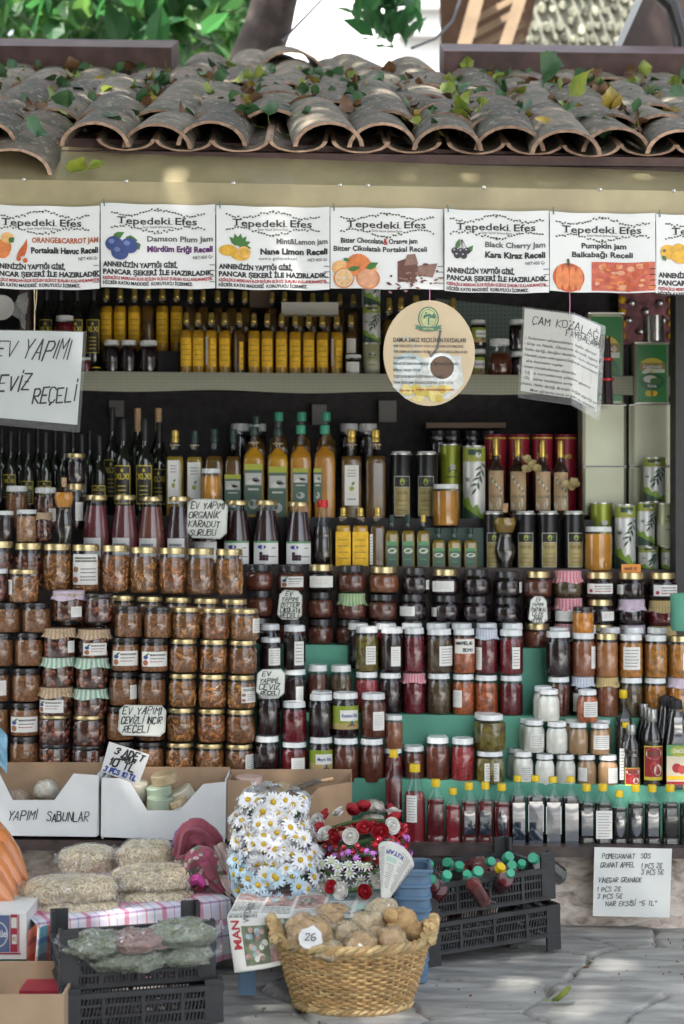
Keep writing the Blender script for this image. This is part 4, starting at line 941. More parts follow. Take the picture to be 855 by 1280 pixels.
# leafy sprig hanging in the gap
so = P(478, 20, 6.9); sp = thing('vine', 'dark green leafy shoot hanging in the bright gap above the ridge', 'vine', so)
mb = MB(); mb.tube([P(455, -60, 7.1), P(470, -10, 6.95), P(478, 25, 6.9), P(486, 58, 6.85)], [.008, .006, .005, .002], BARK, 5); mb.build('stem', sp, origin=so)
mb = MB(); tree_leaves(mb, 75, lambda r: (lambda q: P(478 + (q - .5) * 26 + r.gauss(0, 17), -25 + 85 * q, 6.85 + r.uniform(-.12, .12)))(r.random()), .08, .15, FOL2, rng); mb.build('foliage', sp, origin=so, smooth=False)
def cable(pts, label, r=.006):
    mb = MB(); mb.tube(pts, r, INK, 5); o0 = Vector(pts[0]); tag(mb.build('cable', origin=o0, loc=o0), label, 'cable')
cable([P(352, 52, 7), P(375, 28, 7.2), P(408, -6, 7.6)], 'thin black cable slanting across the bright gap beside the limb')
cable([P(515, 60, 6.6), P(545, 48, 6.8), P(566, 26, 7), P(578, -8, 7.2)], 'black cable curving up beside the timber eave')
# pale house far behind
ho = P(470, 80, 15); hw = thing('white_house', 'pale plastered house far behind the roof ridge', 'house', ho)
WALLW = mt('white_plaster', (.6, .6, .6), .8, var=.04, vs=2)
mb = MB(); a, c = P(330, 140, 15), P(640, -160, 15); mb.box(((a.x + c.x) / 2, 15.5, (a.z + c.z) / 2), (c.x - a.x, 1, c.z - a.z), WALLW); mb.build('wall', hw, origin=ho, smooth=False)
for y, d in ((4, .10), (40, .07)):
    mb = MB(); a, c = P(497, y, 14.9), P(585, y + 6, 14.9); mb.box(((a.x + c.x) / 2, 14.93, a.z), (c.x - a.x, .12, d), mt('grey_ledge', (.42, .42, .42), .7)); mb.build('ledge', hw, origin=ho, smooth=False)
# timber eave and stone wall at the right
eo = P(600, 62, 8.6); ea = thing('timber_eave', 'wooden roof eave with pale rafters at the right above the ridge', 'roof eave', eo)
BROWNW = mt('brown_boards', (.11, .06, .036), .7, var=.3, vs=10); PALEW = mt('pale_timber', (.22, .155, .095), .65, var=.2, vs=8)
mb = MB(); mb.add([P(548, -40, 8.7), P(680, -40, 8.7), P(648, 90, 9.1), P(552, 90, 9.1), P(548, -40, 8.76), P(680, -40, 8.76), P(648, 90, 9.16), P(552, 90, 9.16)], [(0, 1, 2, 3), (4, 7, 6, 5), (0, 4, 5, 1), (1, 5, 6, 2), (2, 6, 7, 3), (3, 7, 4, 0)], BROWNW); mb.build('board_panel', ea, origin=eo, smooth=False)
for y in (8, 26, 44, 62):
    mb = MB(); mb.bar(P(583, y + 22, 8.72), P(655, y - 16, 8.68), .03, .02, PALEW, (0, 1, 0)); mb.build('batten', ea, origin=eo, smooth=False)
for (a, c, w) in (((604, -30), (571, 90), .07), ((660, -30), (620, 90), .06)):
    mb = MB(); mb.bar(P(*a, 8.6), P(*c, 8.6), w, .08, PALEW, (0, 1, 0)); mb.build('rafter', ea, origin=eo, smooth=False)
wo = P(710, 70, 9.4); mb = MB(); rr = random.Random(6); ST = mt('pale_green_grey_stone', (.17, .175, .13), .85, isl=.45, var=.35, vs=16, bump=.6, bs=20)
a, c = P(606, 110, 9.4), P(860, -60, 9.4)
mb.box(((a.x + c.x) / 2, 9.6, (a.z + c.z) / 2), (c.x - a.x, .3, c.z - a.z), mt('lime_mortar', (.2, .2, .165), .9, var=.2, vs=20))
z = a.z
while z < c.z:
    x = a.x + rr.uniform(-.05, 0); hh = rr.uniform(.055, .10)
    while x < c.x:
        w = rr.uniform(.035, .075); k = 7; cx, cz = x + w / 2, z + hh / 2 + rr.gauss(0, .012)
        ring = [(cx + w * .5 * cos(t) * rr.uniform(.75, 1), cz + hh * .52 * sin(t) * rr.uniform(.75, 1)) for t in [2 * PI * i / k for i in range(k)]]
        vs = [(p_[0], 9.46, p_[1]) for p_ in ring] + [(cx + (p_[0] - cx) * .7, 9.415 + rr.uniform(-.01, .01), cz + (p_[1] - cz) * .7) for p_ in ring]
        mb.add(vs, [(i, (i + 1) % k, k + (i + 1) % k, k + i) for i in range(k)] + [tuple(range(k, 2 * k))], ST); x += w
    z += hh
tag(mb.build('stone_wall', origin=wo, loc=wo, smooth=False), 'wall of small upright grey-green stones behind the ridge', 'wall')
go = P(815, 70, 6.7); gb = thing('brown_gable', 'dark brown sheet gable with a pale edge strip above the right end of the ridge', 'roof gable', go)
mb = MB(); pts = [(806, -30), (900, -30), (900, 110), (748, 110)]; mb.add([P(*p_, 6.7) for p_ in pts] + [P(*p_, 6.8) for p_ in pts], [(0, 1, 2, 3), (4, 7, 6, 5), (0, 4, 5, 1), (1, 5, 6, 2), (2, 6, 7, 3), (3, 7, 4, 0)], mt('dark_brown_sheet', (.06, .035, .03), .45, var=.25, vs=6)); mb.build('sheet', gb, origin=go, smooth=False)
mb = MB(); mb.bar(P(812, -30, 6.68), P(749, 110, 6.68), .025, .03, mt('pale_edge_strip', (.55, .58, .6), .4), (0, 1, 0)); mb.build('edge_strip', gb, origin=go, smooth=False)
mb = MB(); mb.tube([P(852, 100, 6.4), P(851, 50, 6.4), P(840, 8, 6.4), P(800, -30, 6.4)], .03, mt('black_pipe', (.02, .018, .02), .35), 10); tag(mb.build('drainpipe', origin=P(852, 100, 6.4), loc=P(852, 100, 6.4)), 'black pipe bending up at the right end of the ridge', 'pipe')

mb = MB(); rr = random.Random(17); GR = mt('grit', (.2, .17, .13), .9, isl=.6)
for k in range(170):
    x, y = ground_at(rr.uniform(270, 880), rr.triangular(1165, 1300, 1180)); r = rr.uniform(.001, .003) * (1.8 if rr.random() < .06 else 1); mb.loft([(r, -.006), (r * 1.1, r * .3), (r * .5, r * .8), (0, r * .9)], GR if k % 7 else LB, 5, c=(x, y, 0), sx=rr.uniform(.6, 1.6))
o = mb.build('grit'); o['kind'] = 'stuff'; o['label'] = 'grit and dry scraps scattered on the paving stones'
# unseen far side of the street, behind the viewer, added for the glass to mirror
fh = thing('facing_house', 'unseen plastered house with dark shutters across the street, facing the stall', 'house', (-6, -5, 0)); OCH = mt('ochre_plaster', (.2, .17, .13), .85, var=.2, vs=2)
mb = MB(); mb.box((-8.4, -5.5, 4), (17, 1, 8), OCH); mb.build('wall', fh, origin=(-6, -5, 0), smooth=False)
for x in (-1.4, -4.4, -7.4, -10.4):
    mb = MB(); mb.box((x, -4.97, 3.4), (1.1, .08, 1.5), mt('dark_shutter', (.05, .06, .05), .6)); mb.build('shutter', fh, origin=(-6, -5, 0), smooth=False)
    mb = MB(); mb.box((x, -4.97, 1.05), (1.2, .08, 2.1), mt('dark_door', (.06, .04, .03), .6)); mb.build('door', fh, origin=(-6, -5, 0), smooth=False)
mb = MB(); mb.box((-8.4, -5.3, 8.12), (17.6, 2.2, .2), PURPLE); mb.build('roof', fh, origin=(-6, -5, 0), smooth=False)
sh = thing('side_house', 'unseen second plastered house farther along the street, beyond the gap', 'house', (13, -4, 0)); mb = MB(); mb.box((14, -4, 4), (8, 4, 8), OCH); mb.build('wall', sh, origin=(13, -4, 0), smooth=False)
mb = MB(); mb.box((9.97, -4, 1.05), (.08, 1.1, 2.1), MT['dark_door']); mb.build('door', sh, origin=(13, -4, 0), smooth=False)
# ------------------------------------------------------------------ rows of jars and bottles (photo x-range, top, base)
def lin(a, b, x0=0, x1=855): return lambda x: a + (b - a) * (x - x0) / (x1 - x0)
def ordn(i): return ORD[i]
FB = 'jars of dried figs and walnuts in the stack'
# top fig row: tall jars
yt, yb = lin(677, 687, 0, 290), lin(737, 744, 0, 290)
for i, c in enumerate((0, 36)): jar(c - 18, c + 18, yt(c), yb(c), 5.12, 'tall gold-lidded jar of dark walnuts, %s from the left end of the top fig row' % ordn(i), 'fig', GOLD, NUT, group=FB)
for i, c in enumerate((72, 108, 144, 180, 216, 251, 287)):
    l = 'tall gold-lidded fig jar with a large white label in the top fig row' if i == 1 else 'tall gold-lidded jar of fig slices, %s from the left in the top fig row' % ordn(i + 2)
    jar(c - 18, c + 18, yt(c), yb(c), 5.12, l, 'fig', GOLD, FIG if i != 5 else FIG_D, ('big', 0, .98, .16, .80) if i == 1 else None, group=FB)
for i, c in enumerate((80, 116, 152, 187, 223, 258, 293)): jar(c - 17.5, c + 17.5, yt(c) + 62, yt(c) + 108, 5.12, 'gold-lidded fig jar half hidden under the top fig row, %s from the left' % ordn(i), 'fig', GOLD, FIG_D, group=FB)
# front stack, five high; columns slant a little
rows = (('topmost', (161, 197, 233, 269.5, 306), 757, 796), ('second', (156.5, 193, 230, 267.5, 304), 796.5, 838), ('third', (153.5, 190, 228, 265.5, 302), 839, 881), ('fourth', (151, 188, 226, 264, 301), 882, 924), ('lowest', (150.5, 187.5, 224.5, 262, 299), 925.5, 966))
for rn, cs, t, b in rows:
    for i, c in enumerate(cs):
        dt = 3.8 * (c - 150) / 150; pst = i < 2
        lab = None; l = '%s, %s of five in the %s row of the fig stack' % ('black-lidded jar of brown paste' if pst else 'gold-lidded jar of fig slices', ordn(i), rn)
        if rn == 'second' and pst: lab = ('shop', 8, 1.0, .18, .62)
        if (rn, i) in (('topmost', 4), ('third', 4), ('lowest', 4)): lab = ('text', 62, .5, .25, .7)
        if (rn, i) == ('third', 0): lab = ('plain', 58, .35, .2, .62)
        if rn == 'third' and i == 4: lab = ('big', 40, .62, .2, .66)
        jar(c - 18, c + 18, t + dt, b + dt, 5.02, l, 'fig', BLACK_LID if pst else GOLD, WALNUT if pst else (FIG_D if (i + len(rn)) % 5 == 0 else FIG), lab, group=FB)
# walnut pair columns with cloth covers
for i, (a, b, t, bb, lid, cl, lab, l) in enumerate((
    (66, 105, 738, 776, BLACK_LID, 'lavender', ('plain', 40, .4, .15, .5), 'walnut jar under a lavender cloth cap with hanging twine'), (105, 142, 742, 778, BLACK_LID, None, None, 'black-lidded walnut jar beside the lavender-capped one'),
    (55, 95, 785, 822, GOLD, 'tan', ('plain', 50, .3, .2, .6), 'walnut jar with a tan gingham cap, upper one over the green frill'), (97, 137, 786, 822, GOLD, 'tan', ('shop', 10, .8, .12, .55), 'walnut jar with a tan gingham cap and picture label, beside its unlabelled twin'),
    (52, 93, 821, 859, BLACK_LID, 'green', None, 'walnut jar with black lid over a green checked frill'), (94, 135, 822, 860, GOLD, 'green', None, 'walnut jar with gold-green lid and green checked frill'),
    (49, 91, 858, 894, BLACK_LID, 'tan', ('shop', -10, .85, .15, .6), 'walnut jar with tan gingham cap and picture label, lower in its column'), (92, 134, 860, 896, BLACK_LID, 'green', None, 'walnut jar under a green and white gingham cap'),
    (48, 89, 893, 930, GOLD, None, None, 'gold-lidded walnut jar on the black-lidded one, outer column'), (91, 132, 894, 931, GOLD, None, None, 'gold-lidded walnut jar on the black-lidded one, inner column'),
    (48, 88, 929, 964, BLACK_LID, None, None, 'black-lidded walnut jar standing on the green shelf, outer column'), (90, 131, 930, 965, BLACK_LID, None, ('plain', 70, .3, .2, .6), 'black-lidded walnut jar standing on the green shelf beside the price card'))):
    jar(a, b, t, bb, 5.02, l, 'wide', lid, NUT, lab, cl, group=FB, tie=cl in ('tan', 'lavender'))
for i, c in enumerate((82, 121)): jar(c - 19, c + 19, 775, 815, 5.11, 'dark jar lid peeking over the tan gingham caps, %s of two' % ordn(i), 'wide', BLACK_LID, NUT, group=FB)
# brown paste at the left edge
for rn, t, b, cs in (('topmost', 753, 790, (8, 45.5)), ('second', 791, 832, (-.5, 36)), ('third', 834, 876, (-5, 33)), ('fourth', 877, 919, (-7, 31)), ('lowest', 919.5, 961, (-8, 30))):
    for i, c in enumerate(cs):
        lab = ('plain', 30, .5, .2, .65) if (rn, i) == ('third', 0) else ('shop', 0, 1.05, .14, .6) if (rn, i) == ('fourth', 1) else None
        jar(c - 18.5, c + 18.5, t, b, 5.02, 'short black-lidded jar of brown paste, %s column from the edge, %s of its five' % (ordn(i), rn), 'fig', BLACK_LID, WALNUT, lab, group=FB)
jar(11, 48, 712, 753, 5.02, 'half-empty clear jar with gold lid and a few fig pieces', 'fig', GOLD, FIG, ('plain', -62, .3, .25, .7), group=FB)
jar(-24, 11, 711, 753, 5.02, 'white-lidded dark jar at the edge beside the half-empty fig jar', 'fig', WHITE_LID, NUT, group=FB)
# odds and ends above them
OE = 'odd jars on the left upper step'
jar(20, 47, 637, 678, 5.2, 'clear white-lidded jar of shelled almonds', 'fig', WHITE_LID, ALMOND, group=OE)
jar(-8, 18, 638, 678, 5.2, 'small dark jar with white lid at the edge beside the almonds', 'fig', WHITE_LID, DARK, group=OE)
jar(44, 65, 641, 678, 5.2, 'narrow dark jar under a crumpled tan cloth cap', 'fig', GOLD, NUT, None, 'tan', group=OE, tie=False)
jar(7, 35, 607, 660, 5.32, 'clear white-lidded jar behind the almond jar', 'fig', WHITE_LID, WALNUT, group=OE)
jar(43, 71, 609, 662, 5.32, 'clear white-lidded jar behind the crumpled cloth cap', 'fig', WHITE_LID, NUT, ('plain', 55, .4, .2, .5), group=OE)
jar(80, 107, 567, 606, 5.42, 'gold-lidded dark jar among the black bottle necks', 'fig', GOLD, DARK, group=OE)
jar(84, 106, 605, 662, 5.34, 'gold-lidded tall dark jar with a side label behind the torso bottle', 'fig', GOLD, DARK, ('plain', 35, .5, .2, .6), group=OE)
def torso(xc, w, yt, yb, Y, label):
    h = (yb - yt) * px(Y); r = w * px(Y) / 2; o = thing('bottle', label, 'bottle', P(xc, yb, Y), 'bottles shaped like a torso')
    prof = [(.46, 0), (.58, .03), (.62, .12), (.84, .27), (.80, .35), (.56, .47), (.60, .54), (.95, .67), (1, .73), (.84, .79), (.4, .84), (.22, .87), (.22, .92)]
    mb = MB(); mb.loft([(0, 0)] + [(a * r, b * h) for a, b in prof], GLASS2, 24, sy=.7); mb.build('body', o)
    mb = MB(); mb.loft([(0, .02 * h)] + [(a * r * .92, max(b, .02) * h) for a, b in prof if b < .55] + [(prof_at(prof, .55) * r * .92, .55 * h)] + [(0, .551 * h)], BLACK_LIQ, 22, sy=.68); mb.build('dark_filling', o)
    mb = MB(); mb.loft([(0, .56 * h)] + [(prof_at(prof, b) * r * .9, b * h) for b in (.56, .64, .71, .78)] + [(0, .781 * h)], OIL2 if xc > 300 else HONEY, 22, sy=.68); mb.build('oil_filling', o)
    mb = MB(); mb.loft([(0, .86 * h), (.2 * r, .86 * h), (.25 * r, .93 * h), (.27 * r, .995 * h), (.24 * r, h), (0, h)], CORK, 14); mb.build('cork', o)
torso(80, 27, 597, 681, 5.16, 'corked torso-shaped bottle with amber top beside the plum syrup')
torso(631, 32, 629, 712, 5.36, 'corked torso-shaped bottle with olive oil before the black tins')
# black necks with yellow-framed labels
BB = 'black bottles with yellow-framed labels'
for i, (c, w, t, b, y0, y1) in enumerate(((13, 19, 539, 658, .34, .62), (35, 19, 541, 660, .28, .56), (57, 20, 541, 660, .28, .56), (80, 20, 541, 662, .3, .56), (102, 20, 543, 662, .3, .56), (124, 21, 544, 660, .33, .52), (154, 24, 524, 652, .19, .62), (181, 24, 524, 652, .19, .62), (199, 22, 528, 652, .19, .60), (140, 22, 509, 648, .22, .60))):
    Y = 5.6 if i in (8, 9) else 5.5
    bottle(c, w, t, b, Y, 'slim black bottle with yellow-framed label, %s from the left below the hanging walnut sign' % ordn(i) if i < 6 else ('tall black bottle with large yellow-framed label, %s of three' % ordn(i - 6) if i < 9 else 'tall black bottle half hidden behind the first yellow-framed one'), 'wine', None, BLACK_CAP, [('xlxi', y0 * .9, y1 * .88, .92)] if i not in (3, 4) else [], DARKGLASS, group=BB, turn=.0)
for i, c in enumerate((2, 24, 47, 69, 91, 112)): bottle(c, 18, 535 + i % 2 * 3, 650, 5.62, 'black capped bottle neck in the back rank, %s from the edge' % ordn(i), 'wine', None, BLACK_CAP, [], DARKGLASS, group=BB)
for i, c in enumerate((172, 198)): bottle(c, 23, 511, 645, 5.66, 'black bottle with pale cork top behind the tall ones, %s of two' % ordn(i), 'wine', None, CORK, [], DARKGLASS, group=BB)
# syrups with gold lids
SY = 'bottles of thick fruit syrup'
for i, (c, t) in enumerate(((120.5, 618), (156, 619), (189.5, 620), (224.5, 621))):
    bottle(c, 37, t, 702, 5.3, 'gold-lidded bottle of %s syrup with white label, %s from the left' % ('reddish plum' if i < 2 else 'brownish plum', ordn(i)), 'syrup', (PLUM, PLUM, PLUM2, SYR)[i], GOLD, [('plain', .06, .36, .62, -.1)], group=SY)
for i, (c, t) in enumerate(((258, 624), (296.5, 625), (333, 626), (373.5, 627))):
    bottle(c, 38, t, 707, 5.36, 'gold-lidded black mulberry syrup, %s from the handwritten mulberry card' % ordn(i) if i else 'black syrup bottle mostly behind the handwritten mulberry card', 'syrup', SYR, GOLD, [('mulberry', .03, .38, .9, 0)] if i else [('plain', .05, .36, .8)], group=SY)
bottle(403.5, 26, 625, 708, 5.36, 'dark sauce bottle with a red cap beside the mulberry syrup', 'soy', BLACK_LIQ, RED_CAP, [], group=SY)
# oils at the back of the middle step
OB = 'bottles of olive oil and vinegar on the back step'
bottle(219, 24, 537, 650, 5.5, 'square oil bottle with gold top, twine bow and white strip label', 'goldsq', OIL2, GOLD_CAP, [('strip', .18, .66, .56, -.05)], twine=True, group=OB)
bottle(243.5, 22, 538, 650, 5.5, 'dark green-capped oil bottle with twine and beige strip label', 'goldsq', OIL2, DARK_CAP, [('strip', .16, .64, .72)], twine=True, group=OB)
bottle(268, 25, 536, 650, 5.5, 'dark green-capped bottle behind the small honey jar', 'dark', OIL3, DARK_CAP, [], group=OB)
bottle(291.5, 22, 537, 650, 5.5, 'slim dark green-capped bottle with grey-green label right of the honey jar', 'dark', OIL3, DARK_CAP, [('green', .1, .5, .9)], group=OB)
bottle(317.5, 28, 534, 650, 5.5, 'golden oil bottle with dark cap, twine and grey-green label', 'sqoil', OIL, DARK_CAP, [('green', .06, .60, .8)], twine=True, group=OB)
bottle(347.5, 28, 535, 650, 5.5, 'golden oil bottle with bright green label and trailing twine', 'sqoil', OIL, DARK_CAP, [('green', .02, .58, .8)], twine=True, group=OB)
bottle(376, 29, 532, 652, 5.5, 'amber vinegar bottle with green cap and centred picture label', 'sqoil', VINEGAR, GREEN_CAP, [('green', .2, .55, .66)], group=OB)
bottle(406, 29, 532, 652, 5.5, 'amber vinegar bottle with green cap and label turned aside', 'sqoil', VINEGAR, GREEN_CAP, [('green', .2, .55, .34, -.3)], group=OB)
for i, (c, t, cp) in enumerate(((320, 519, DARK_CAP), (348.5, 515, GREEN_CAP), (377, 515, GREEN_CAP), (407.5, 515, GREEN_CAP))):
    bottle(c, 28, t, 640, 5.66, 'oil bottle in the rank behind, its cap showing over the %s' % ('grey-green label', 'bright green label', 'centred picture label', 'turned label')[i], 'sqoil', OIL3, cp, [], group=OB)
bottle(439.5, 28, 536, 650, 5.5, 'dark square oil bottle with gold top, twine bow and pale strip label', 'goldsq', OIL3, GOLD_CAP, [('strip', .16, .60, .62)], twine=True, group=OB)
bottle(469.5, 28, 537, 650, 5.5, 'dark square oil bottle with gold top and brownish label', 'goldsq', OIL3, GOLD_CAP, [], twine=True, group=OB)
jar(251, 276, 586, 628, 5.42, 'small honey jar with white lid above the handwritten mulberry card', 'fig', WHITE_LID, HONEY, group='jars of honey')
TB = 'black tins with gold olive panels'
tin(487, 516, 567, 650, 5.5, 'black tin with gold olive panel, beside the dark square oil bottles', 'black', .05, TB); tin(519, 548, 567, 650, 5.5, 'black tin with gold olive panel behind the honeycomb jar', 'black', -.15, TB)
tin(549, 577, 555, 655, 5.56, 'slim olive-green tin behind the honeycomb jar', 'olive', 0); tin(578, 607, 557, 656, 5.5, 'tall white tin with a dark olive branch, between green tin and tan-label bottles', 'branch', 0)
mb = MB(); a, c = P(530, 660, 5.37), P(604, 712, 5.42); mb.box(((a.x + c.x) / 2, 5.425, (a.z + c.z) / 2), (c.x - a.x, .045, a.z - c.z), mt('dark_green_box', (.02, .06, .045), .5)); tag(mb.build('box', origin=(a.x, 5.42, c.z), loc=(a.x, 5.42, c.z)), 'dark green box behind the small green-capped bottles carrying the honeycomb jar', 'box')
o = jar(541, 574, 605, 658, 5.42, 'tall jar of golden honeycomb with white lid on the dark green box', 'wide', WHITE_LID, HONEY, group='jars of honey')
# small bottles right before the jam rows
SB = 'small bottles of oil above the jam rows'
for i, (c, w, t) in enumerate(((429, 20, 634), (450.5, 21, 634), (472, 20, 634))):
    bottle(c, w, t, 710, 5.38, 'small golden oil bottle with gold top and twine, %s' % ('next to the red-capped sauce', 'in the middle of three', 'turned with its white label edge forward')[i], 'goldsq', OIL if i < 2 else OIL3, GOLD_CAP, [('yellow', .04, .60, .94)] if i < 2 else [('white', .06, .56, .18, -.4)], twine=True, group=SB)
for i, (c, t, cp) in enumerate(((490, 643, DARK_CAP), (510, 643, DARK_CAP), (529, 643, GOLD_CAP), (548, 660, DARK_CAP), (568, 660, DARK_CAP), (588, 660, DARK_CAP))):
    bottle(c, 18.5, t, 710, 5.37, 'small green-labelled oil bottle, %s from the golden trio%s' % (ordn(i), ', gold-topped' if i == 2 else ''), 'dark', OIL2, cp, [('mini', .04, .5, .74)], group=SB)
# tubes, tan-label bottles, black tins at the right
for i, (a, b) in enumerate(((605, 633), (634, 662), (664, 691), (693, 721))):
    tin(a, b, 543, 650, 5.66, 'dark red gift tube behind the tan-label bottles, %s of four' % ordn(i), 'red', -.1, 'red gift tubes', 'gift_tube')
for i, (c, w, t) in enumerate(((619.5, 23, 548), (647, 24, 549), (678, 23, 550), (700.5, 22, 551))):
    bottle(c, w, t, 650, 5.52, 'dark oil bottle with gold top and tan olive-branch label, %s of four' % ordn(i), 'wine', None, GOLD_CAP, [('tan', .12, .60, .9)], BROWNGLASS, group='dark bottles with tan labels')
for i, (x, y, l) in enumerate(((663, 582, 'paler bow between the second and third tan-label bottles'), (714, 602, 'round paper tag hanging beside the last tan-label bottle'))):
    mb = MB(); 
    for k in range(5): 
        c = P(x + random.uniform(-7, 7), y + random.uniform(-10, 10), 5.47); vs, fs = leaf_pts(.034, .03, .9, .4); q = Matrix.Rotation(R(70), 3, 'X') @ Matrix.Rotation(k * 1.3, 3, 'Z'); mb.add([c + q @ Vector(v) for v in vs], fs, mt('ribbon_gold', (.36, .29, .13), .4, var=.3, vs=40))
    tag(mb.build('ribbon', origin=P(x, y, 5.47), loc=P(x, y, 5.47)), 'crumpled gold ribbon, ' + l, 'ribbon')
for i, (a, b) in enumerate(((604, 630), (642, 670), (671, 699), (703, 731))):
    tin(a, b, 641, 713, 5.4, 'black tin with gold olive panel, %s in the front row by the torso bottle' % ordn(i), 'black', -.05 + .05 * i, TB)
jar(731, 765, 658, 714, 5.36, 'tall amber honey jar with white lid beside the black tins', 'wide', WHITE_LID, HONEY, group='jars of honey')
tin(737, 766, 629, 714, 5.47, 'lime-green tin top behind the amber honey jar', 'olive'); tin(768, 795, 630, 714, 5.42, 'tall tin with olive branch beside the amber honey jar', 'branch', 0, 'tins with an olive branch')
TBN = 'tins with an olive branch'
tin(797, 823, 683, 716, 5.42, 'low branch tin at the bottom of its pile, inner one', 'branch', .1, TBN); tin(825, 853, 683, 717, 5.42, 'low branch tin at the bottom of its pile, by the post', 'branch', -.1, TBN)
tin(795, 819, 628, 683, 5.42, 'branch tin standing on the low inner one', 'branch', .2, TBN); tin(820, 850, 629, 683, 5.42, 'sage and grey tin standing on the low tin by the post', 'sage', 0, TBN)
tin(804, 832, 572, 628, 5.44, 'small branch tin standing on top of two others before the blank canister', 'branch', -.2, TBN)
def canister(x0, x1, yt, yb, Y, label, mat=TIN, depth=.13, front=None):
    a, c = P(x0, yb, Y), P(x1, yt, Y); w, h = c.x - a.x, c.z - a.z; o = thing('canister', label, 'canister', ((a.x + c.x) / 2, Y + depth / 2, a.z), 'square tin canisters')
    mb = MB(); mb.loft([(.45, 0), (.49, .004), (.49, h - .004), (.45, h), (0, h)], mat, 48, 'box', sx=w, sy=depth); mb.build('body', o)
    mb = MB()
    for z in (.003, h - .003): mb.tube([(s_[0] * w * .475, s_[1] * depth * .475, z) for s_ in ((-1, -1), (1, -1), (1, 1), (-1, 1))], .003, RIM, 6, True)
    mb.build('rim', o)
    if front:
        p = Print(lambda u, v, l: (u * w, -depth * .493 - l * .0004, v * h)); g = mt('green_canister_print', (.02, .2, .05), .35)
        p.rect(-.42, .03, .42, .95, g, 1); p.ell(0, .62, .34, .12, GOLDP, 2, 16); p.rect(-.36, .55, .36, .66, mt('brown_gold_print', (.28, .2, .05), .4), 3); p.rect(.02, .5, .36, .56, PALE, 4); p.leaf(-.3, .5, .34, .09, .2, PALE, 4)
        p.ell(0, .36, .36, .14, mt('deep_green_print', (.015, .11, .04), .35), 2, 16); p.ell(-.05, .40, .2, .06, PALE, 3, 12); p.ell(.1, .37, .16, .05, LEAF_A, 4, 12); p.text('Zeytinyağı', 0, .58, .05, WHITE, 5, .55, 'c', .02, upv=1); p.text('Sızma', 0, .27, .05, WHITE, 4, .25, 'c', .02, upv=1)
        p.ell(-.08, .17, .12, .05, GOLDP, 3, 10); p.ell(.06, .17, .1, .045, YELLOW_PAPER, 3, 10); p.leaf(.1, .14, .25, .06, .1, LEAF_A, 3)
        p.build('printed_front', o)
    return o
canister(728, 784, 583, 645, 5.52, 'blank silver canister, lower one of the pair by the branch tins'); canister(728, 784, 505, 583, 5.52, 'blank silver canister, upper one under the green canister pair')
canister(786, 843, 583, 645, 5.52, 'blank silver canister by the post, lower one behind the small branch tin'); canister(786, 843, 505, 583, 5.52, 'blank silver canister by the post, upper one of its pair')
canister(735, 781, 390, 505, 5.54, 'tall green olive-oil canister behind the hanging pine-cone sign', front=1); canister(793, 837, 427, 505, 5.5, 'smaller green olive-oil canister standing by the post', front=1)
mb = MB(); c0 = P(817, 427, 5.6); mb.loft([(.034, 0), (.034, .085), (.03, .085), (.03, .004), (0, .004)], mt('steel_mug', (.6, .6, .58), .25, .9), 22); tag(mb.build('mug', loc=c0), 'shiny metal mug standing on the smaller green canister', 'mug')
o = thing('incense_bundle', 'bundle of dark incense sticks with two red bands by the tall green canister', 'incense', P(760, 505, 5.46)); mb = MB(); rr = random.Random(2)
for k in range(26): x, y = rr.uniform(-.016, .016), rr.uniform(-.012, .012); mb.bar((x, y, 0), (x * .8 - .006, y, .215 + rr.uniform(-.02, .01)), .004, .004, mt('incense_stick', (.05, .03, .035), .8, isl=.5))
mb.build('stick_lattice', o, smooth=False)
for z in (.075, .14):
    mb = MB(); mb.loft([(.021, z), (.021, z + .008)], RED_CAP, 14, c=(-.003, 0, 0)); mb.build('band', o)
# card rack of small wares at the far right, back wall
o = thing('display_card', 'pink and yellow card of small shiny wares hanging on the back wall by the post', 'display card', P(808, 400, 5.9)); mb = MB(); a, c = P(774, 430, 5.9), P(846, 360, 5.9); mb.box(((a.x + c.x) / 2 - o.location.x, .02, (a.z + c.z) / 2 - o.location.z), (c.x - a.x, .01, c.z - a.z), mt('pink_card', (.26, .09, .11), .6, var=.6, vs=30)); mb.build('card', o, smooth=False)
for k in range(7):
    mb = MB(); mb.loft([(.011, 0), (.012, .004), (.006, .008), (0, .008)], RIM, 12); q = mb.build('trinket', o, loc=((-.05, .05, 0, -.06, .06, -.02, .03)[k], 0, (.06, .06, .03, 0, 0, -.04, -.07)[k])); q.rotation_euler.x = R(90)
for k in range(8):
    mb = MB(); mb.loft([(.014, 0), (.008, .006), (0, .007)], YELLOW_PAPER, 10); q = mb.build('yellow_disc', o, loc=((-.085 if k < 4 else .09), 0, .07 - .042 * (k % 4))); q.rotation_euler.x = R(90)

# ------------------------------------------------------------------ jam rows
JR = 'short jars of jam in the three jam rows'
A = ((306, 343, 705, BLACK_LID, CHOC, None, None), (345, 382, 706, BLACK_LID, CHOC, ('shop', 12, .85, .18, .58), None), (384, 419, 706, GOLD, DARK, ('plain', 0, .95, .16, .58), None), (421, 459, 707, BLACK_LID, CHOC, None, None), (460, 499, 708, GOLD, CHOC2, None, None),
     (501, 536, 710, BLACK_LID, DARK, ('plain', 65, .3, .2, .55), None), (538, 575, 711, GOLD, DARK, ('plain', -12, .8, .16, .56), None), (577, 614, 711, BLACK_LID, DARK, None, None), (616, 652, 714, BLACK_LID, DARK, ('plain', 70, .3, .2, .6), None), (654, 690, 714, GOLD, CHOC, None, None),
     (691, 729, 714, BLACK_LID, BROWNJ, None, 'pink'), (730, 769, 715, GOLD, DARK, ('red', 0, .9, .2, .58), None), (770, 808, 716, GOLD, DARK, ('plain', -62, .3, .2, .56), None), (809, 847, 716, GOLD, DARK, ('red', 8, .9, .14, .55), None))
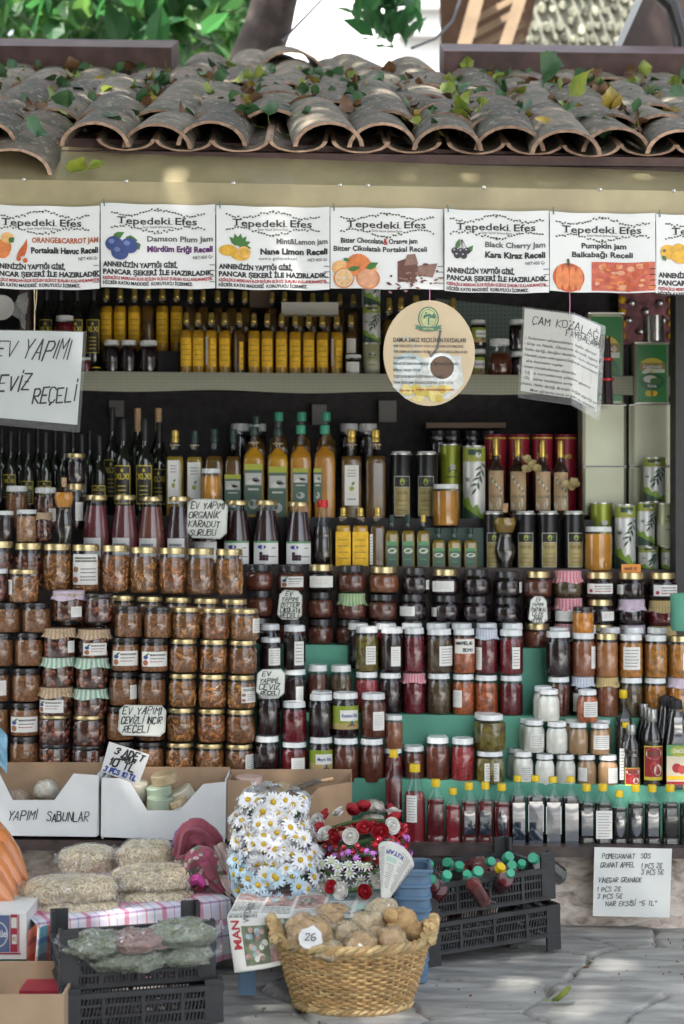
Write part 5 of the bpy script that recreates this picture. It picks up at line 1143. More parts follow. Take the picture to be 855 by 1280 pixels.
for i, (a, b, t, lid, f, lab, cl) in enumerate(A):
    jar(a, b, t, t + 33, 5.26, '%s jar of %s jam, %s from the left in the top jam row' % ('pink gingham-capped' if cl else 'gold-lidded' if lid is GOLD else 'black-lidded', 'brown' if f in (CHOC, CHOC2, BROWNJ) else 'dark', ordn(i)), 'jam', lid, f, lab, cl, JR, tie=False)
B = ((306, 343, 738, BLACK_LID, CHOC, None, None), (345, 382, 739, BLACK_LID, CHOC, None, None), (384, 418, 740, BLACK_LID, CHOC, None, None), (421, 459, 741, BLACK_LID, CHOC, None, 'green2'), (459, 497, 742, BLACK_LID, CHOC, None, None), (498, 534, 743, BLACK_LID, DARK, ('text', -35, .6, .2, .55), None), (539, 576, 744, BLACK_LID, DARK, ('plain', -60, .3, .2, .55), None), (577, 614, 745, BLACK_LID, DARK, None, None),
     (615, 651, 747, BLACK_LID, DARK, None, None), (654, 691, 747, BLACK_LID, DARK, None, None), (691, 730, 748, GOLD, DARK, ('plain', -10, .95, .16, .55), 'pink'), (732, 769, 749, GOLD, DARK, ('plain', 20, .5, .2, .55), None), (771, 808, 749, GOLD, DARK, None, 'lavender'), (809, 847, 750, GOLD, REDJ, None, 'yellow'))
for i, (a, b, t, lid, f, lab, cl) in enumerate(B):
    jar(a, b, t, t + 32.5, 5.26, '%s jar of %s jam, %s from the left in the middle jam row' % ({'green2': 'green gingham-capped', 'pink': 'pink gingham-capped', 'lavender': 'lavender cloth-capped', 'yellow': 'yellow lace-capped'}.get(cl, 'gold-lidded' if lid is GOLD else 'black-lidded'), 'brown' if f is CHOC else 'red' if f is REDJ else 'dark', ordn(i)), 'jam', lid, f, lab, cl, JR, tie=cl in ('yellow',))
Cc = ((306, 343, BLACK_LID, CHOC, None), (345, 382, BLACK_LID, CHOC, None), (384, 418, BLACK_LID, CHOC, None), (419, 458, BLACK_LID, CHOC, None), (459, 497, BLACK_LID, DARK, None), (498, 534, BLACK_LID, DARK, None), (539, 576, BLACK_LID, DARK, None), (577, 614, BLACK_LID, DARK, None), (615, 651, BLACK_LID, DARK, None), (653, 690, GOLD, CHOC, None), (691, 730, BLACK_LID, DARK, 'pink'), (732, 769, GOLD, DARK, None), (771, 808, GOLD, DARK, 'lavender'), (809, 847, GOLD, DARK, 'yellow'))
for i, (a, b, lid, f, cl) in enumerate(Cc):
    t = 772 + i * .75; jar(a, b, t, t + 32.5, 5.26, '%s jar of %s jam, %s from the left in the lowest jam row' % ({'pink': 'pink gingham-capped', 'lavender': 'lavender cloth-capped', 'yellow': 'yellow lace-capped'}.get(cl, 'gold-lidded' if lid is GOLD else 'black-lidded'), 'brown' if f is CHOC else 'dark', ordn(i)), 'jam', lid, f, None, cl, JR, tie=False)
jar(715, 742, 758, 793, 5.17, 'small bright orange marmalade jar standing on the tall white-lidded ones', 'fig', BLACK_LID, ORANGE, group='jars of marmalade')
mb = MB(); a, c = P(777, 716, 5.25), P(801, 705, 5.25); p = Print(lambda u, v, l: (u, -.001 - .0004 * l, v)); mb.box((0, .004, .013), (c.x - a.x, .006, c.z - a.z), mt('orange_card', (.72, .25, .03), .5)); o = tag(mb.build('price_tag', loc=P(789, 716, 5.245), smooth=False), 'small orange tag standing on a gold lid in the top jam row', 'tag'); p.hand('NAR 5', -.02, .009, .008, .008, INK, .0012, upv=1); p.build('lettering', o)

# ------------------------------------------------------------------ tall jars with white lids
TJ = 'tall jars with white lids'
def trow(items, Y, where, h=None, style='tall'):
    for i, (a, b, t, bb, f, lab, cl, d) in enumerate(items):
        jar(a, b, t, bb, Y, '%s, %s from the left in %s' % (d, ordn(i), where), style, GOLD if 'gold' in d else WHITE_LID, f, lab, cl, TJ, tie=cl in ('yellow', 'white'))
pn = None
DM = ((444, 474, OLIVEJ, ('text', 25, .45, .18, .58), None, 'jar of green olives'), (475, 505, DARK, ('plain', 20, .42, .15, .58), None, 'jar of black olives'), (504, 531, REDJ, None, None, 'jar of dark red jam'), (532, 565, BROWNJ, ('text', 30, .66, .18, .62), None, 'jar of greenish jam with big label'), (565, 594, PEACH, ('hand', 0, .98, .46, .78), None, 'orange-red jar with handwritten band'), (594, 622, REDJ, ('plain', -50, .42, .1, .6), 'blue', 'blue gingham-capped red jar'), (623, 654, REDJ, ('text', 15, .34, .14, .62), None, 'red jar with narrow label'))
EM = ((383, 410, CHOC, None, None, 'red-brown jar'), (412, 440, BROWNJ, None, None, 'olive-brown jar'), (443, 473, ROSE, None, None, 'bright red jar'), (474, 503, DARK, pn, None, 'black jar'), (503, 532, REDJ, pn, 'pink', 'pink cloth-capped red jar'), (534, 564, BROWNJ, pn, None, 'greenish jar'), (564, 593, PEACH, ('plain', -35, .45, .2, .62), None, 'orange-red jar with label'), (593, 623, PEACH, None, None, 'orange-red jar without label'), (624, 654, REDJ, None, None, 'dark red jar'))
trow([(a, b, 783 + i * .65, 839.5 + i * .5, *r) for i, (a, b, *r) in enumerate(DM)], 5.14, 'the upper tall row')
trow([(a, b, (832 if i < 2 else 839.5) + (i - 2) * .6, 890 + i * .5, *r) for i, (a, b, *r) in enumerate(EM)], 5.14, 'the lower tall row')
for i, c in enumerate((448, 483, 515, 546, 577, 609, 641)): jar(c - 14, c + 14, 779, 836, 5.205, 'white-lidded jar hidden behind the upper tall row, %s from the left' % ordn(i), 'tall', WHITE_LID, REDJ if i % 2 else DARK, group=TJ)
GM = ((681, 714, DARK, None, None, 'jar of very dark jam'), (714, 744, CHOC2, ('plain', 55, .3, .2, .7), None, 'jar of light brown jam'), (744, 773, CARA, None, None, 'gold-lidded caramel jar'), (774, 804, AMBER, ('text', -5, .75, .2, .72), None, 'amber jar with large label'), (805, 834, AMBER, pn, None, 'amber jar with narrow label'), (835, 865, AMBER, ('plain', 30, .5, .2, .6), None, 'gold-lidded marmalade jar'))
HM = ((684, 713, CHOC, None, None, 'brown jar'), (714, 743, DARK, ('plain', -40, .4, .15, .6), 'blue', 'blue gingham-capped dark jar'), (744, 773, CHOC2, None, 'yellow', 'yellow lace-capped brown jar'), (774, 803, BROWNJ, None, None, 'muddy brown jar'), (804, 833, AMBER, pn, None, 'amber jar'), (834, 863, AMBER, None, 'lavender', 'lavender cloth-capped amber jar'))
trow([(a, b, 789 + i * 1.2, 845.5 + i * .4, *r) for i, (a, b, *r) in enumerate(GM)], 5.14, 'the upper right row')
trow([(a, b, 845 + i * .5, 895 + i * .4, *r) for i, (a, b, *r) in enumerate(HM)], 5.14, 'the lower right row')
for i, c in enumerate((700, 732, 762, 792, 822)): jar(c - 14, c + 14, 784, 840, 5.205, 'white-lidded jar hidden behind the upper right row, %s from the left' % ordn(i), 'tall', WHITE_LID, CHOC if i % 2 else DARK, group=TJ)
KM = 'tall jars by the handwritten walnut card'
for a, b, t, bb, f, lab, cl, l, Y in (
    (324, 351, 780, 836, DARK, None, None, 'black walnut jar behind the one labelled above the walnut card', 5.2), (325, 352, 797, 839, DARK, ('text', 25, .62, .2, .7), None, 'shorter black walnut jar with label, above the handwritten walnut card', 5.1), (354, 383, 781, 837, DARK, ('text', 28, .45, .12, .65), None, 'taller black walnut jar with label turned aside, above the walnut card', 5.12), (354, 383, 836, 888, DARK, ('plain', 20, .35, .2, .6), None, 'black walnut jar beside the handwritten walnut card', 5.12), (325, 352, 838, 888, DARK, None, None, 'black walnut jar hidden behind the handwritten walnut card', 5.12),
    (321, 351, 865, 919, DARK, pn, None, 'black walnut jar under the handwritten walnut card', 5.03), (352, 384, 877, 927, REDJ, None, None, 'dark cherry jar on top of another, beside the two-high honey jars', 5.03), (386, 417, 868, 922, DARK, None, None, 'grey-brown jar standing on the jar with a purple-footed label', 5.03), (388, 417, 863, 918, DARK, None, None, 'jar lid peeking behind the grey-brown jar', 5.09), (415, 449, 865, 921, DARK, ('kestane', 0, 1.15, .2, .72), None, 'honey jar with a green-yellow label, upper of its pair', 5.03), (451, 483, 866, 921, CHOC, ('plain', 20, .5, .18, .6), None, 'brown jar right of the green-yellow label', 5.03),
    (318, 350, 919, 973, DARK, pn, None, 'black walnut jar on the green shelf at the foot of the card column', 5.02), (351, 384, 927, 973, REDJ, ('plain', 15, .55, .15, .6), None, 'dark cherry jar on the green shelf', 5.02), (386, 417, 921, 975, DARK, ('mayit', 0, 1.15, .22, .72), None, 'honey jar with green and purple label on the green shelf', 5.02), (416, 449, 922, 977, CHOC, pn, None, 'brown jar under the green-yellow labelled honey jar', 5.02), (449, 480, 922, 977, CHOC, None, None, 'brown jar on the green shelf next to the short tower', 5.02),
    (480, 504, 894, 936, CHOC2, None, None, 'small reddish-brown jar on top of the short tower', 5.03), (479, 503, 935, 978, REDJ, None, None, 'small dark red jar at the foot of the short tower', 5.03), (503, 531, 932, 978, CHOC, None, None, 'squat dark brown jar behind the ribbed bottle', 5.04), (503, 529, 929, 975, CHOC, None, None, 'lid of the jar behind the squat dark brown one', 5.1), (532, 562, 921, 976, CHOC, pn, None, 'tall dark brown jar next to the bright red one', 5.03), (534, 560, 918, 972, DARK, None, None, 'lid peeking behind the tall dark brown jar', 5.09), (563, 593, 922, 977, ROSE, pn, None, 'bright red jar beside the hexagonal honey jars', 5.03)):
    jar(a, b, t, bb, Y, l, 'tall', WHITE_LID, f, lab, cl, KM)
for a, b, t, bb, Y, l, lab in ((593, 631, 892, 938, 5.03, 'hexagonal jar of yellow-green honey, upper of two', None), (594, 631, 938, 978, 5.02, 'hexagonal jar of yellow-green honey with label, lower of two', ('text', 0, .5, .1, .66)), (591, 622, 890, 935, 5.09, 'hexagonal honey jar hidden behind the upper one', None)): jar(a, b, t, bb, Y, l, 'hex', WHITE_LID, OLIVEJ, lab, None, 'hexagonal honey jars')
WP = 'small jars of white cream and tan tahini in the pyramid'
for i, (a, b, t, bb, f, lab, Y, d) in enumerate((
    (640, 667, 939, 981, CREAM, ('text', 8, .66, .15, .6), 5.03, 'white cream jar with label, foot of the pyramid'), (668, 693, 942, 982, CREAM, None, 5.02, 'white cream jar, second in the pyramid foot'), (694, 720, 943, 982, CREAM, None, 5.02, 'white cream jar, middle of the pyramid foot'), (721, 746, 943, 983, TAHINI, ('plain', -40, .5, .2, .62), 5.02, 'tan tahini jar with label turned aside, pyramid foot'), (747, 773, 943, 983, TAHINI, ('plain', 22, .55, .15, .62), 5.02, 'tan tahini jar with square label, end of the pyramid foot'), (633, 658, 935, 976, CREAM, None, 5.09, 'white cream jar behind the labelled one at the pyramid foot'),
    (654, 682, 900, 941, CREAM, ('text', 8, .7, .2, .6), 5.04, 'white cream jar with label, second level of the pyramid'), (682, 710, 902, 942, CREAM, None, 5.03, 'white cream jar without label, second level of the pyramid'), (709, 735, 902, 943, TAHINI, None, 5.03, 'tan tahini jar without label, second level of the pyramid'), (736, 762, 903, 943, TAHINI, ('text', 0, .85, .2, .64), 5.03, 'tan tahini jar with wide label, second level of the pyramid'), (648, 674, 897, 938, CREAM, None, 5.09, 'white cream jar behind the second level of the pyramid'), (740, 765, 899, 939, TAHINI, None, 5.09, 'tan jar behind the wide-labelled tahini jar'), (703, 730, 898, 938, TAHINI, None, 5.09, 'jar lid behind the second level of the pyramid'),
    (671, 700, 861, 902, CREAM, None, 5.05, 'white cream jar topping the pyramid'), (666, 692, 857, 898, CREAM, None, 5.1, 'white cream jar behind the one topping the pyramid'), (721, 748, 862, 903, PEACH, ('text', 8, .72, .2, .66), 5.04, 'reddish-brown spread jar with label on top of the pyramid'))):
    jar(a, b, t, bb, Y, d, 'white', WHITE_LID, f, lab, None, WP)
# dark bottles at the right on the bottom step
DB = 'dark bottles on the bottom step at the right'
bottle(779, 22, 862, 979, 5.08, 'tall dark oil bottle with a yellow cap behind the shorter yellow-capped one', 'glasssq', BLACK_LIQ, YELLOW_CAP, [], group=DB); bottle(782, 20, 903, 981, 5.03, 'shorter dark bottle with yellow cap behind the small pomegranate sauce', 'glasssq', BLACK_LIQ, YELLOW_CAP, [('white', .1, .6, .4, -.25)], group=DB)
bottle(789, 25, 905, 983, 5.02, 'small pomegranate sauce bottle with silver neck', 'sauce', BLACK_LIQ, SEAL, [('pom', .03, .32, .82)], group=DB); bottle(815, 28, 886, 983, 5.02, 'medium pomegranate sauce bottle with large red and gold label', 'sauce', BLACK_LIQ, SEAL, [('pom', .1, .54, .92)], group=DB)
bottle(845, 33, 872, 985, 5.02, 'large flat pomegranate sauce bottle with cream label', 'sauceflat', BLACK_LIQ, BLACK_CAP, [('pombig', .06, .50, .9), ('panel', .58, .80, .3)], group=DB)
for i, (c, t) in enumerate(((805, 880), (810, 884))): bottle(c, 24, t, 978, 5.06 + .03 * (1 - i), 'silver-necked sauce bottle behind the medium pomegranate one, %s' % ('farther back', 'nearer')[i], 'sauce', BLACK_LIQ, SEAL, [('pom', .1, .5, .8)], group=DB)
for i, c in enumerate((831, 838)): bottle(c, 28, 868 + i * 2, 980, 5.07 + .02 * i, 'black-capped bottle behind the large flat sauce bottle, %s of two' % ordn(i), 'sauceflat', BLACK_LIQ, BLACK_CAP, [], group=DB)
# the front rank of bottles on the sill
FR = 'bottles in the front rank on the sill'
bottle(492, 23, 937, 1052, 4.9, 'tall square glass bottle of dark red syrup with a yellow cap', 'glasssq', POM, YELLOW_CAP, [], group=FR)
bottle(518.5, 28, 955, 1053, 4.87, 'ribbed plastic bottle of red syrup with a cream label', 'ribbed', POM2, YELLOW_CAP, [('white', .28, .62, .5, -.18)], None, group=FR)
for c, w, t, f, lab, st, l in (
    (544.5, 22, 974, POM, [], 'pet', 'yellow-capped dark red bottle right of the ribbed one'), (566, 19, 985, POM2, [], 'pet', 'shortest yellow-capped bottle of brighter red syrup'), (586, 20, 978, POM, [('panel', .17, .56, .62)], 'pet', 'red syrup bottle with pale reflection on its flat front, nearer the short bottle'), (606.5, 20, 978, POM, [('panel', .17, .56, .62)], 'pet', 'red syrup bottle with pale reflection on its flat front, beside the oval-faced one'), (627, 21, 979, POM, [('oval', .16, .58, .5)], 'pet', 'red syrup bottle with an oval face, last of the reds'),
    (647, 20, 970, BLACK_LIQ, [('panel', .02, .62, .72)], 'glasssq', 'dark glass bottle with pale blue reflection, first of the dark ones'), (669, 22, 970, BLACK_LIQ, [('panel', .02, .64, .72), ('white', .2, .60, .82)], 'glasssq', 'dark glass bottle with cream label, nearer the red bottles'), (691, 22, 971, BLACK_LIQ, [('panel', .02, .64, .72), ('white', .17, .58, .82)], 'glasssq', 'dark glass bottle with cream label, beside the plain pale blue reflection'), (713, 21, 971, BLACK_LIQ, [('panel', .02, .62, .74)], 'glasssq', 'dark glass bottle with pale blue reflection between labelled and plastic ones'),
    (733, 20, 980, BLACK_LIQ, [('panel', .17, .58, .66)], 'pet', 'dark plastic bottle with pale reflection, first of the plastic ones'), (753.5, 21, 980, BLACK_LIQ, [('white', .12, .58, .9)], 'pet', 'dark plastic bottle with a cream label above the pinned price sheet'), (774, 19, 988, BLACK_LIQ, [('oval', .16, .56, .5)], 'pet', 'short dark plastic bottle with a faint oval reflection'), (794.5, 20, 981, BLACK_LIQ, [('oval', .16, .58, .56)], 'pet', 'dark plastic bottle with a bright oval reflection'), (815, 20, 981, BLACK_LIQ, [('panel', .17, .58, .6)], 'pet', 'dark plastic bottle with narrow pale reflection right of the oval'), (837.5, 21, 981, BLACK_LIQ, [], 'pet', 'dark plastic bottle without a label, second from the edge'), (859, 20, 981, BLACK_LIQ, [], 'pet', 'dark plastic bottle cut by the edge at the end of the rank')):
    bottle(c, w * 1.06, t, 1049.5 + (c - 480) * .011 + 3, 4.87, l, st, f, YELLOW_CAP, lab, BOTTLE_PLASTIC if st == 'pet' else None, group=FR, turn=random.uniform(-.05, .05))
# ------------------------------------------------------------------ the upper shelf
US = 'golden oil bottles on the upper shelf'
for i, (c, lb) in enumerate(((133, 1), (150, 1), (168, 1), (185, 0), (203, 1), (221, 1))): bottle(c, 17, 360, 442, 5.72, 'golden bottle with twine neck, back rank above the three dark jars, %s from the left' % ordn(i), 'gold', OIL if lb else OIL3, GOLD_CAP, [('yellow', .16, .62, .9)] if lb else [], twine=True, group=US)
for i, c in enumerate((238, 254, 272, 289, 306, 340, 356, 374, 391, 408, 425, 442)): bottle(c, 16, 362 + i * .5, 443, 5.72, 'golden bottle top in the back rank behind the front oil rank, %s from the left' % ordn(i), 'gold', OIL3, GOLD_CAP, [], twine=True, group=US)
for i, (c, k) in enumerate(((233, 1), (248, 1), (264, 2), (281, 1), (299, 3), (317.5, 1), (334, 1), (352, 1), (369, 1), (386, 1), (403, 1), (421, 2))):
    lab = [('yellow', .17, .60, .88)] if k == 1 else [('yellow', .17, .6, .5, .2), ('white', .2, .62, .2, -.36)] if k == 2 else [('yellow', .12, .55, .3, .2)]
    bottle(c, 16.5, 390 + i * .3, 472 + i * .2, 5.6, 'golden oil bottle with twine neck, %s from the left in the front oil rank' % ordn(i), 'gold', OIL if k < 3 else OIL3, GOLD_CAP, lab, twine=True, group=US)
bottle(439, 17, 393, 474, 5.61, 'brown oil bottle with white label behind the small labelled jar on the upper shelf', 'gold', OIL3, GOLD_CAP, [('white', .4, .62, .7)], twine=True, group=US)
jar(431, 452, 444, 475, 5.57, 'small dark jar with white lid and label next to two tins, upper shelf', 'fig', WHITE_LID, DARK, ('plain', 0, .85, .12, .7), group='jars on the upper shelf')
tin(453, 475, 430, 474, 5.6, 'sage tin under the branch tin on the upper shelf', 'sage'); tin(453, 476, 383, 430, 5.6, 'branch tin on the sage tin, upper shelf', 'branch', 0, TBN); tin(452, 476, 338, 383, 5.62, 'tin half hidden by the banner over the branch tin', 'branch', .5, TBN)
for i, (a, b) in enumerate(((129, 150), (150.5, 171.5), (174, 198))): jar(a, b, 426, 468.5, 5.6, 'dark jar with white lid on the upper shelf, %s of three' % ordn(i), 'tall', WHITE_LID, DARK, pn, None, 'jars on the upper shelf')
mb = MB(); a, c = P(352, 394, 5.66), P(423, 378, 5.66); mb.box((0, .02, (c.z - a.z) / 2), (c.x - a.x, .04, c.z - a.z), mt('white_carton', (.62, .6, .55), .6, var=.06, vs=9)); tag(mb.build('carton', loc=((a.x + c.x) / 2, 5.655, a.z), smooth=False), 'long white carton lying across the golden bottle necks', 'carton')
mb = MB(); a, c = P(313, 386, 5.8), P(338, 362, 5.8); mb.box((0, .03, (c.z - a.z) / 2), (c.x - a.x, .06, c.z - a.z), mt('brown_carton', (.14, .09, .06), .6, var=.2, vs=9)); tag(mb.build('carton', loc=((a.x + c.x) / 2, 5.76, a.z), smooth=False), 'small brown carton with pale lid among the golden bottle tops', 'carton')
for i, (a, b, t, bb, lab, l) in enumerate(((588, 608, 400, 434, ('kestane', 0, 1.1, .15, .7), 'dark honey jar with yellow label, stacked upper by the round sign'), (588, 608, 437, 477, ('kestane', -10, 1.1, .2, .75), 'dark honey jar with yellow label, stacked lower by the round sign'), (636, 656, 400, 438, None, 'white-lidded dark jar, upper one behind the pine-cone sign'), (637, 656, 440, 478, None, 'white-lidded dark jar, lower one behind the pine-cone sign'))): jar(a, b, t, bb, 5.62, l, 'tall', WHITE_LID, DARK, lab, None, 'jars on the upper shelf')
jar(609, 641, 424, 478, 5.6, 'big-bellied jar of dark jam between the round sign and the pine-cone sign', 'globe', WHITE_LID, CHOC, None, None, 'jars on the upper shelf')
for i, (c, t) in enumerate(((486, 372), (501, 370), (520, 369), (566, 372))): bottle(c, 19, t, 474, 5.64, 'dark gold-topped bottle behind the round hanging sign, %s of four' % ordn(i), 'gold', OIL3, GOLD_CAP, [('white', .2, .5, .5)] if i == 0 else [], twine=True, group=US)
for i, c in enumerate((58, 76, 96, 117)): bottle(c, 20, 352, 462, 5.64, 'black bottle on the upper shelf above the hanging walnut sign, %s of four' % ordn(i), 'wine', None, BLACK_CAP, [('xlxi', .18, .56, .9)] if i != 1 else [], DARKGLASS, group=BB)
jar(69, 93, 395, 440, 5.58, 'white-lidded red jar behind the top of the hanging walnut sign', 'tall', WHITE_LID, REDJ, None, None, 'jars on the upper shelf')
jar(101, 114, 447, 468, 5.57, 'tiny white-lidded jar beside the yellow-capped one at the shelf end', 'fig', WHITE_LID, REDJ, None, None, 'jars on the upper shelf'); jar(115, 126, 459, 470, 5.56, 'tiny jar with bright yellow lid at the shelf end', 'fig', YELLOW_CAP, DARK, None, None, 'jars on the upper shelf')
o = thing('plate_ornament', 'round pale plate with grey ribbons at the edge above the walnut sign', 'ornament', P(2, 385, 5.4)); mb = MB(); mb.loft([(0, 0), (.028, .001), (.04, .006), (.042, .006), (.03, -.002), (0, -.003)], WHITE, 26); q = mb.build('plate', o); q.rotation_euler.x = R(80)
for k in range(6):
    mb = MB(); a0 = R(40 - 22 * k); mb.grid(lambda u, v: (.03 + .05 * u + .006 * sin(7 * u + k), .01 * sin(5 * u + 2 * v), (v - .5) * .03 + .06 * sin(a0) * u), 6, 2, mt('grey_ribbon', (.34, .36, .37), .5, var=.2, vs=30)); mb.build('ribbon', o)
mb = MB(); a, c = P(22, 470, 5.5), P(34, 350, 5.5); mb.box((0, 0, (c.z - a.z) / 2), (c.x - a.x, .04, c.z - a.z), PLANK); tag(mb.build('upright_board', loc=((a.x + c.x) / 2, 5.55, a.z), smooth=False), 'narrow upright board beside the plate ornament', 'board')
# dim things on the back wall behind the middle step
for i, (a, b, t, bb) in enumerate(((474, 496, 500, 527), (390, 408, 505, 530), (135, 153, 500, 520))):
    mb = MB(); p0, p1 = P(a, bb, 5.9), P(b, t, 5.9); mb.box((0, .01, (p1.z - p0.z) / 2), (p1.x - p0.x, .02, p1.z - p0.z), mt('dim_grey_card', (.22, .22, .22), .7)); tag(mb.build('card', loc=((p0.x + p1.x) / 2, 5.93, p0.z), smooth=False), 'small grey card on the dark back wall, above the %s' % ('black tins', 'green-capped vinegar', 'tall black bottles')[i], 'card', 'grey cards on the back wall')
mb = MB(); p0, p1 = P(533, 535, 5.8), P(632, 528, 5.8); mb.box((0, 0, 0), (p1.x - p0.x, .12, .018), mt('brown_strip', (.16, .11, .07), .7)); tag(mb.build('wall_shelf', loc=(p0 + p1) / 2 + Vector((0, .06, 0)), smooth=False), 'thin brown wall shelf over the slim green tin', 'shelf')
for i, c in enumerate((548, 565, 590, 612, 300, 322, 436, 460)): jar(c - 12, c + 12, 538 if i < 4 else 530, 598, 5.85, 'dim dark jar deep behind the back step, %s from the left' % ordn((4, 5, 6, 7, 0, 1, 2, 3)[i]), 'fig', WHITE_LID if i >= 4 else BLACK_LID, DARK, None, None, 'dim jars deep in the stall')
mb = MB(); p0 = P(852, 788, 5.1); mb.loft([(.0, 0), (.03, 0), (.034, .02), (.034, .11), (.0, .115)], GREENC, 20); tag(mb.build('container', loc=p0), 'green plastic container at the right edge beside the jam rows', 'container')
# ------------------------------------------------------------------ banners under the fascia
YBAN = 4.715
PL = lambda n, c: mt(n, c, .5, var=.18, vs=60)
BLUEP = PL('plum_blue_print', (.035, .06, .2)); BLUEP2 = PL('plum_light_print', (.12, .18, .38)); ORP = PL('orange_print', (.62, .22, .05)); ORP2 = PL('orange_flesh_print', (.75, .42, .16)); LEMP = PL('lemon_print', (.66, .38, .04)); CHERP = PL('cherry_print', (.02, .015, .03))
CHOCP = PL('chocolate_print', (.12, .045, .03)); CHOCP2 = PL('chocolate_light_print', (.24, .13, .1)); PUMP = PL('pumpkin_print', (.5, .09, .02)); PUMP2 = PL('pumpkin_light_print', (.66, .2, .06)); JAMP = mt('jam_photo_print', (.62, .14, .07), .4, alt=(.4, .05, .03), vs=55); CARP = PL('carrot_print', (.5, .1, .02)); APR = PL('apricot_print', (.72, .4, .04)); PINKP = PL('grapefruit_print', (.68, .34, .2))
def banner(x0, x1, yl, yr, h, label, kind):
    w = x1 - x0; o0 = P((x0 + x1) / 2, (yl + yr) / 2, YBAN); rr = random.Random(int(x0))
    bend = rr.uniform(-.004, .004)
    def fn(u, v, l):
        q = P(x0 + u, yl + (yr - yl) * u / w + v, YBAN); q.y += -.0007 * l - (.0008 if l > 0 else 0) - .004 * sin(u / w * 6 + x0) + bend * sin(v / h * 3) - .0025 * sin(v * .04 + u * .03); q.z += -.0022 * sin(PI * u / w) + .0012 * sin(u * .09 + x0); return q
    mb = MB(); mb.grid(lambda a, b: fn(a * w, b * h, 0), 30, 12, WHITE); mb.grid(lambda a, b: fn(a * w, b * h, -3), 30, 12, WHITE)
    o = tag(mb.build('banner', origin=o0, loc=o0), label, 'banner', 'white jam banners hung in a row under the fascia')
    p = Print(fn); fp = Print(fn); tp = Print(fn); cx = w / 2
    tp.text('Tepedeki Efes', cx - 1, 25, 8.6, INK, 1, 99, 'c', .014)
    for ser in ((cx - 48.6, cx - 43.8), (cx + 14, cx + 18)): tp.rect(ser[0], 24.4, ser[1], 25.2, INK2, 1)
    for sgn, yy in ((-1, 11), (1, 31)):
        for k in range(34):
            t = (k - 16.5) / 16.5; ux = cx + t * 59; vy = yy + sgn * (4.2 * math.cos(t * 4.2) + (1.2 if abs(t) > .75 else 0))
            tp.leaf(ux, vy, rr.uniform(3, 4.4), 2.2, rr.uniform(-.9, .9) + (0 if t < 0 else PI), OLIVE_INK, 1 + .05 * k)
    tp.text('İzmir Selçuk Şirince Köyü', cx, 29.5, 2.6, INK2, 1, 38, 'c', .01)
    kw = (w - 5) / 138
    def std(dx=0):
        p.text('ANNENİZİN YAPTIĞI GİBİ,', 3 + dx, 79, 6, INK, 1, 93 * kw, 'l', .045); p.text('PANCAR ŞEKERİ İLE HAZIRLADIK.', 3 + dx, 88.3, 6, INK, 1, 138 * kw, 'l', .045)
        p.text('KESİNLİKLE MISIRDAN ELDE EDİLEN GLİKOZ ŞURUBU KULLANILMAMIŞTIR.', 3 + dx, 94.8, 3.6, RED_INK, 1, 137 * kw, 'l', .035); p.text('HİÇBİR KATKI MADDESİ  KORUYUCU İÇERMEZ.', 3 + dx, 101, 4, INK, 1, 112 * kw, 'l', .035)
    def names(a, b, mb_, right=140, wa=82, wb=82, ca=INK2):
        p.text(a, right, 46, 6.6, ca, 1, wa, 'r', .03); p.text(b, right, 59, 7.2, mb_, 1, wb, 'r', .045); p.text('NET:450 Gr', right, 67.5, 4, INK2, 1, 25, 'r', .015)
    if kind == 'carrot':
        std(4); names('ORANGE&CARROT JAM', 'Portakallı Havuç Reçeli', INK, 141, 83, 84, PL('orange_red_ink', (.42, .1, .03)))
        fp.ell(24, 52, 9, 10, ORP, 1); fp.ell(28, 41, 8, 7, ORP2, 2); fp.ell(21, 58, 10, 9, PUMP2, 3); fp.leaf(30, 46, 9, 8, -.7, LEAF_A, 4)
        for k in range(4): fp.leaf(39 + 3 * k, 67 - k, 24, 5, -1.1 - .1 * k, CARP, 2 + k * .3)
        fp.ell(42, 66, 3, 3, CARP, 4); fp.ell(50, 68, 3, 3, CARP, 4)
    elif kind == 'plum':
        std(); names('Damson Plum Jam', 'Mürdüm Eriği Reçeli', PURPLE_INK)
        fp.leaf(15, 44, 17, 9, -.5, LEAF_A, 1); fp.leaf(31, 42, 16, 8, .2, LEAF_A, 1); fp.leaf(43, 48, 10, 11, 1, LEAF_A, 1)
        for a, b in ((17, 51), (36, 52), (24, 61)): fp.ell(a, b, 11, 9.5, BLUEP, 2); fp.ell(a - 3, b - 3, 4, 3, BLUEP2, 3, 10); fp.stroke([(a, b - 8), (a + 2, b - 13)], 1, OLIVE_INK, 3)
    elif kind == 'lemon':
        std(); names('Mint&Lemon jam', 'Nane Limon Reçeli', INK, 139, 64, 84); p.text('extra geleneksel', 53, 66, 4, INK2, 1, 47, 'l')
        for k in range(6): fp.leaf(28, 50, 16, 8, -2.4 + .5 * k, LEAF_A, 1 + k * .1)
        fp.ell(15, 56, 12, 7, LEMP, 2); fp.ell(30, 61, 12, 7, LEMP, 3); fp.ell(35, 57, 8, 7, ORP2, 4); fp.ell(35, 57, 6, 5, LEMP, 5)
    elif kind == 'chocolate':
        p.text('Bitter Chocolate', 13, 44, 6.2, INK, 1, 53, 'l', .03); p.text('&', 66, 45, 7.5, RED_INK, 1, 6, 'l', .03); p.text('Orange jam', 73, 44, 6.2, INK, 1, 36, 'l', .03); p.text('Bitter Çikolatalı Portakal Reçeli', 4, 54, 6.2, INK, 1, 117, 'l', .03)
        for a, b, r in ((12, 75, 10), (35, 72, 16), (48, 76, 10), (47, 88, 15)): fp.ell(a, b, r, r * .9, ORP2 if r < 12 else PUMP2, 1)
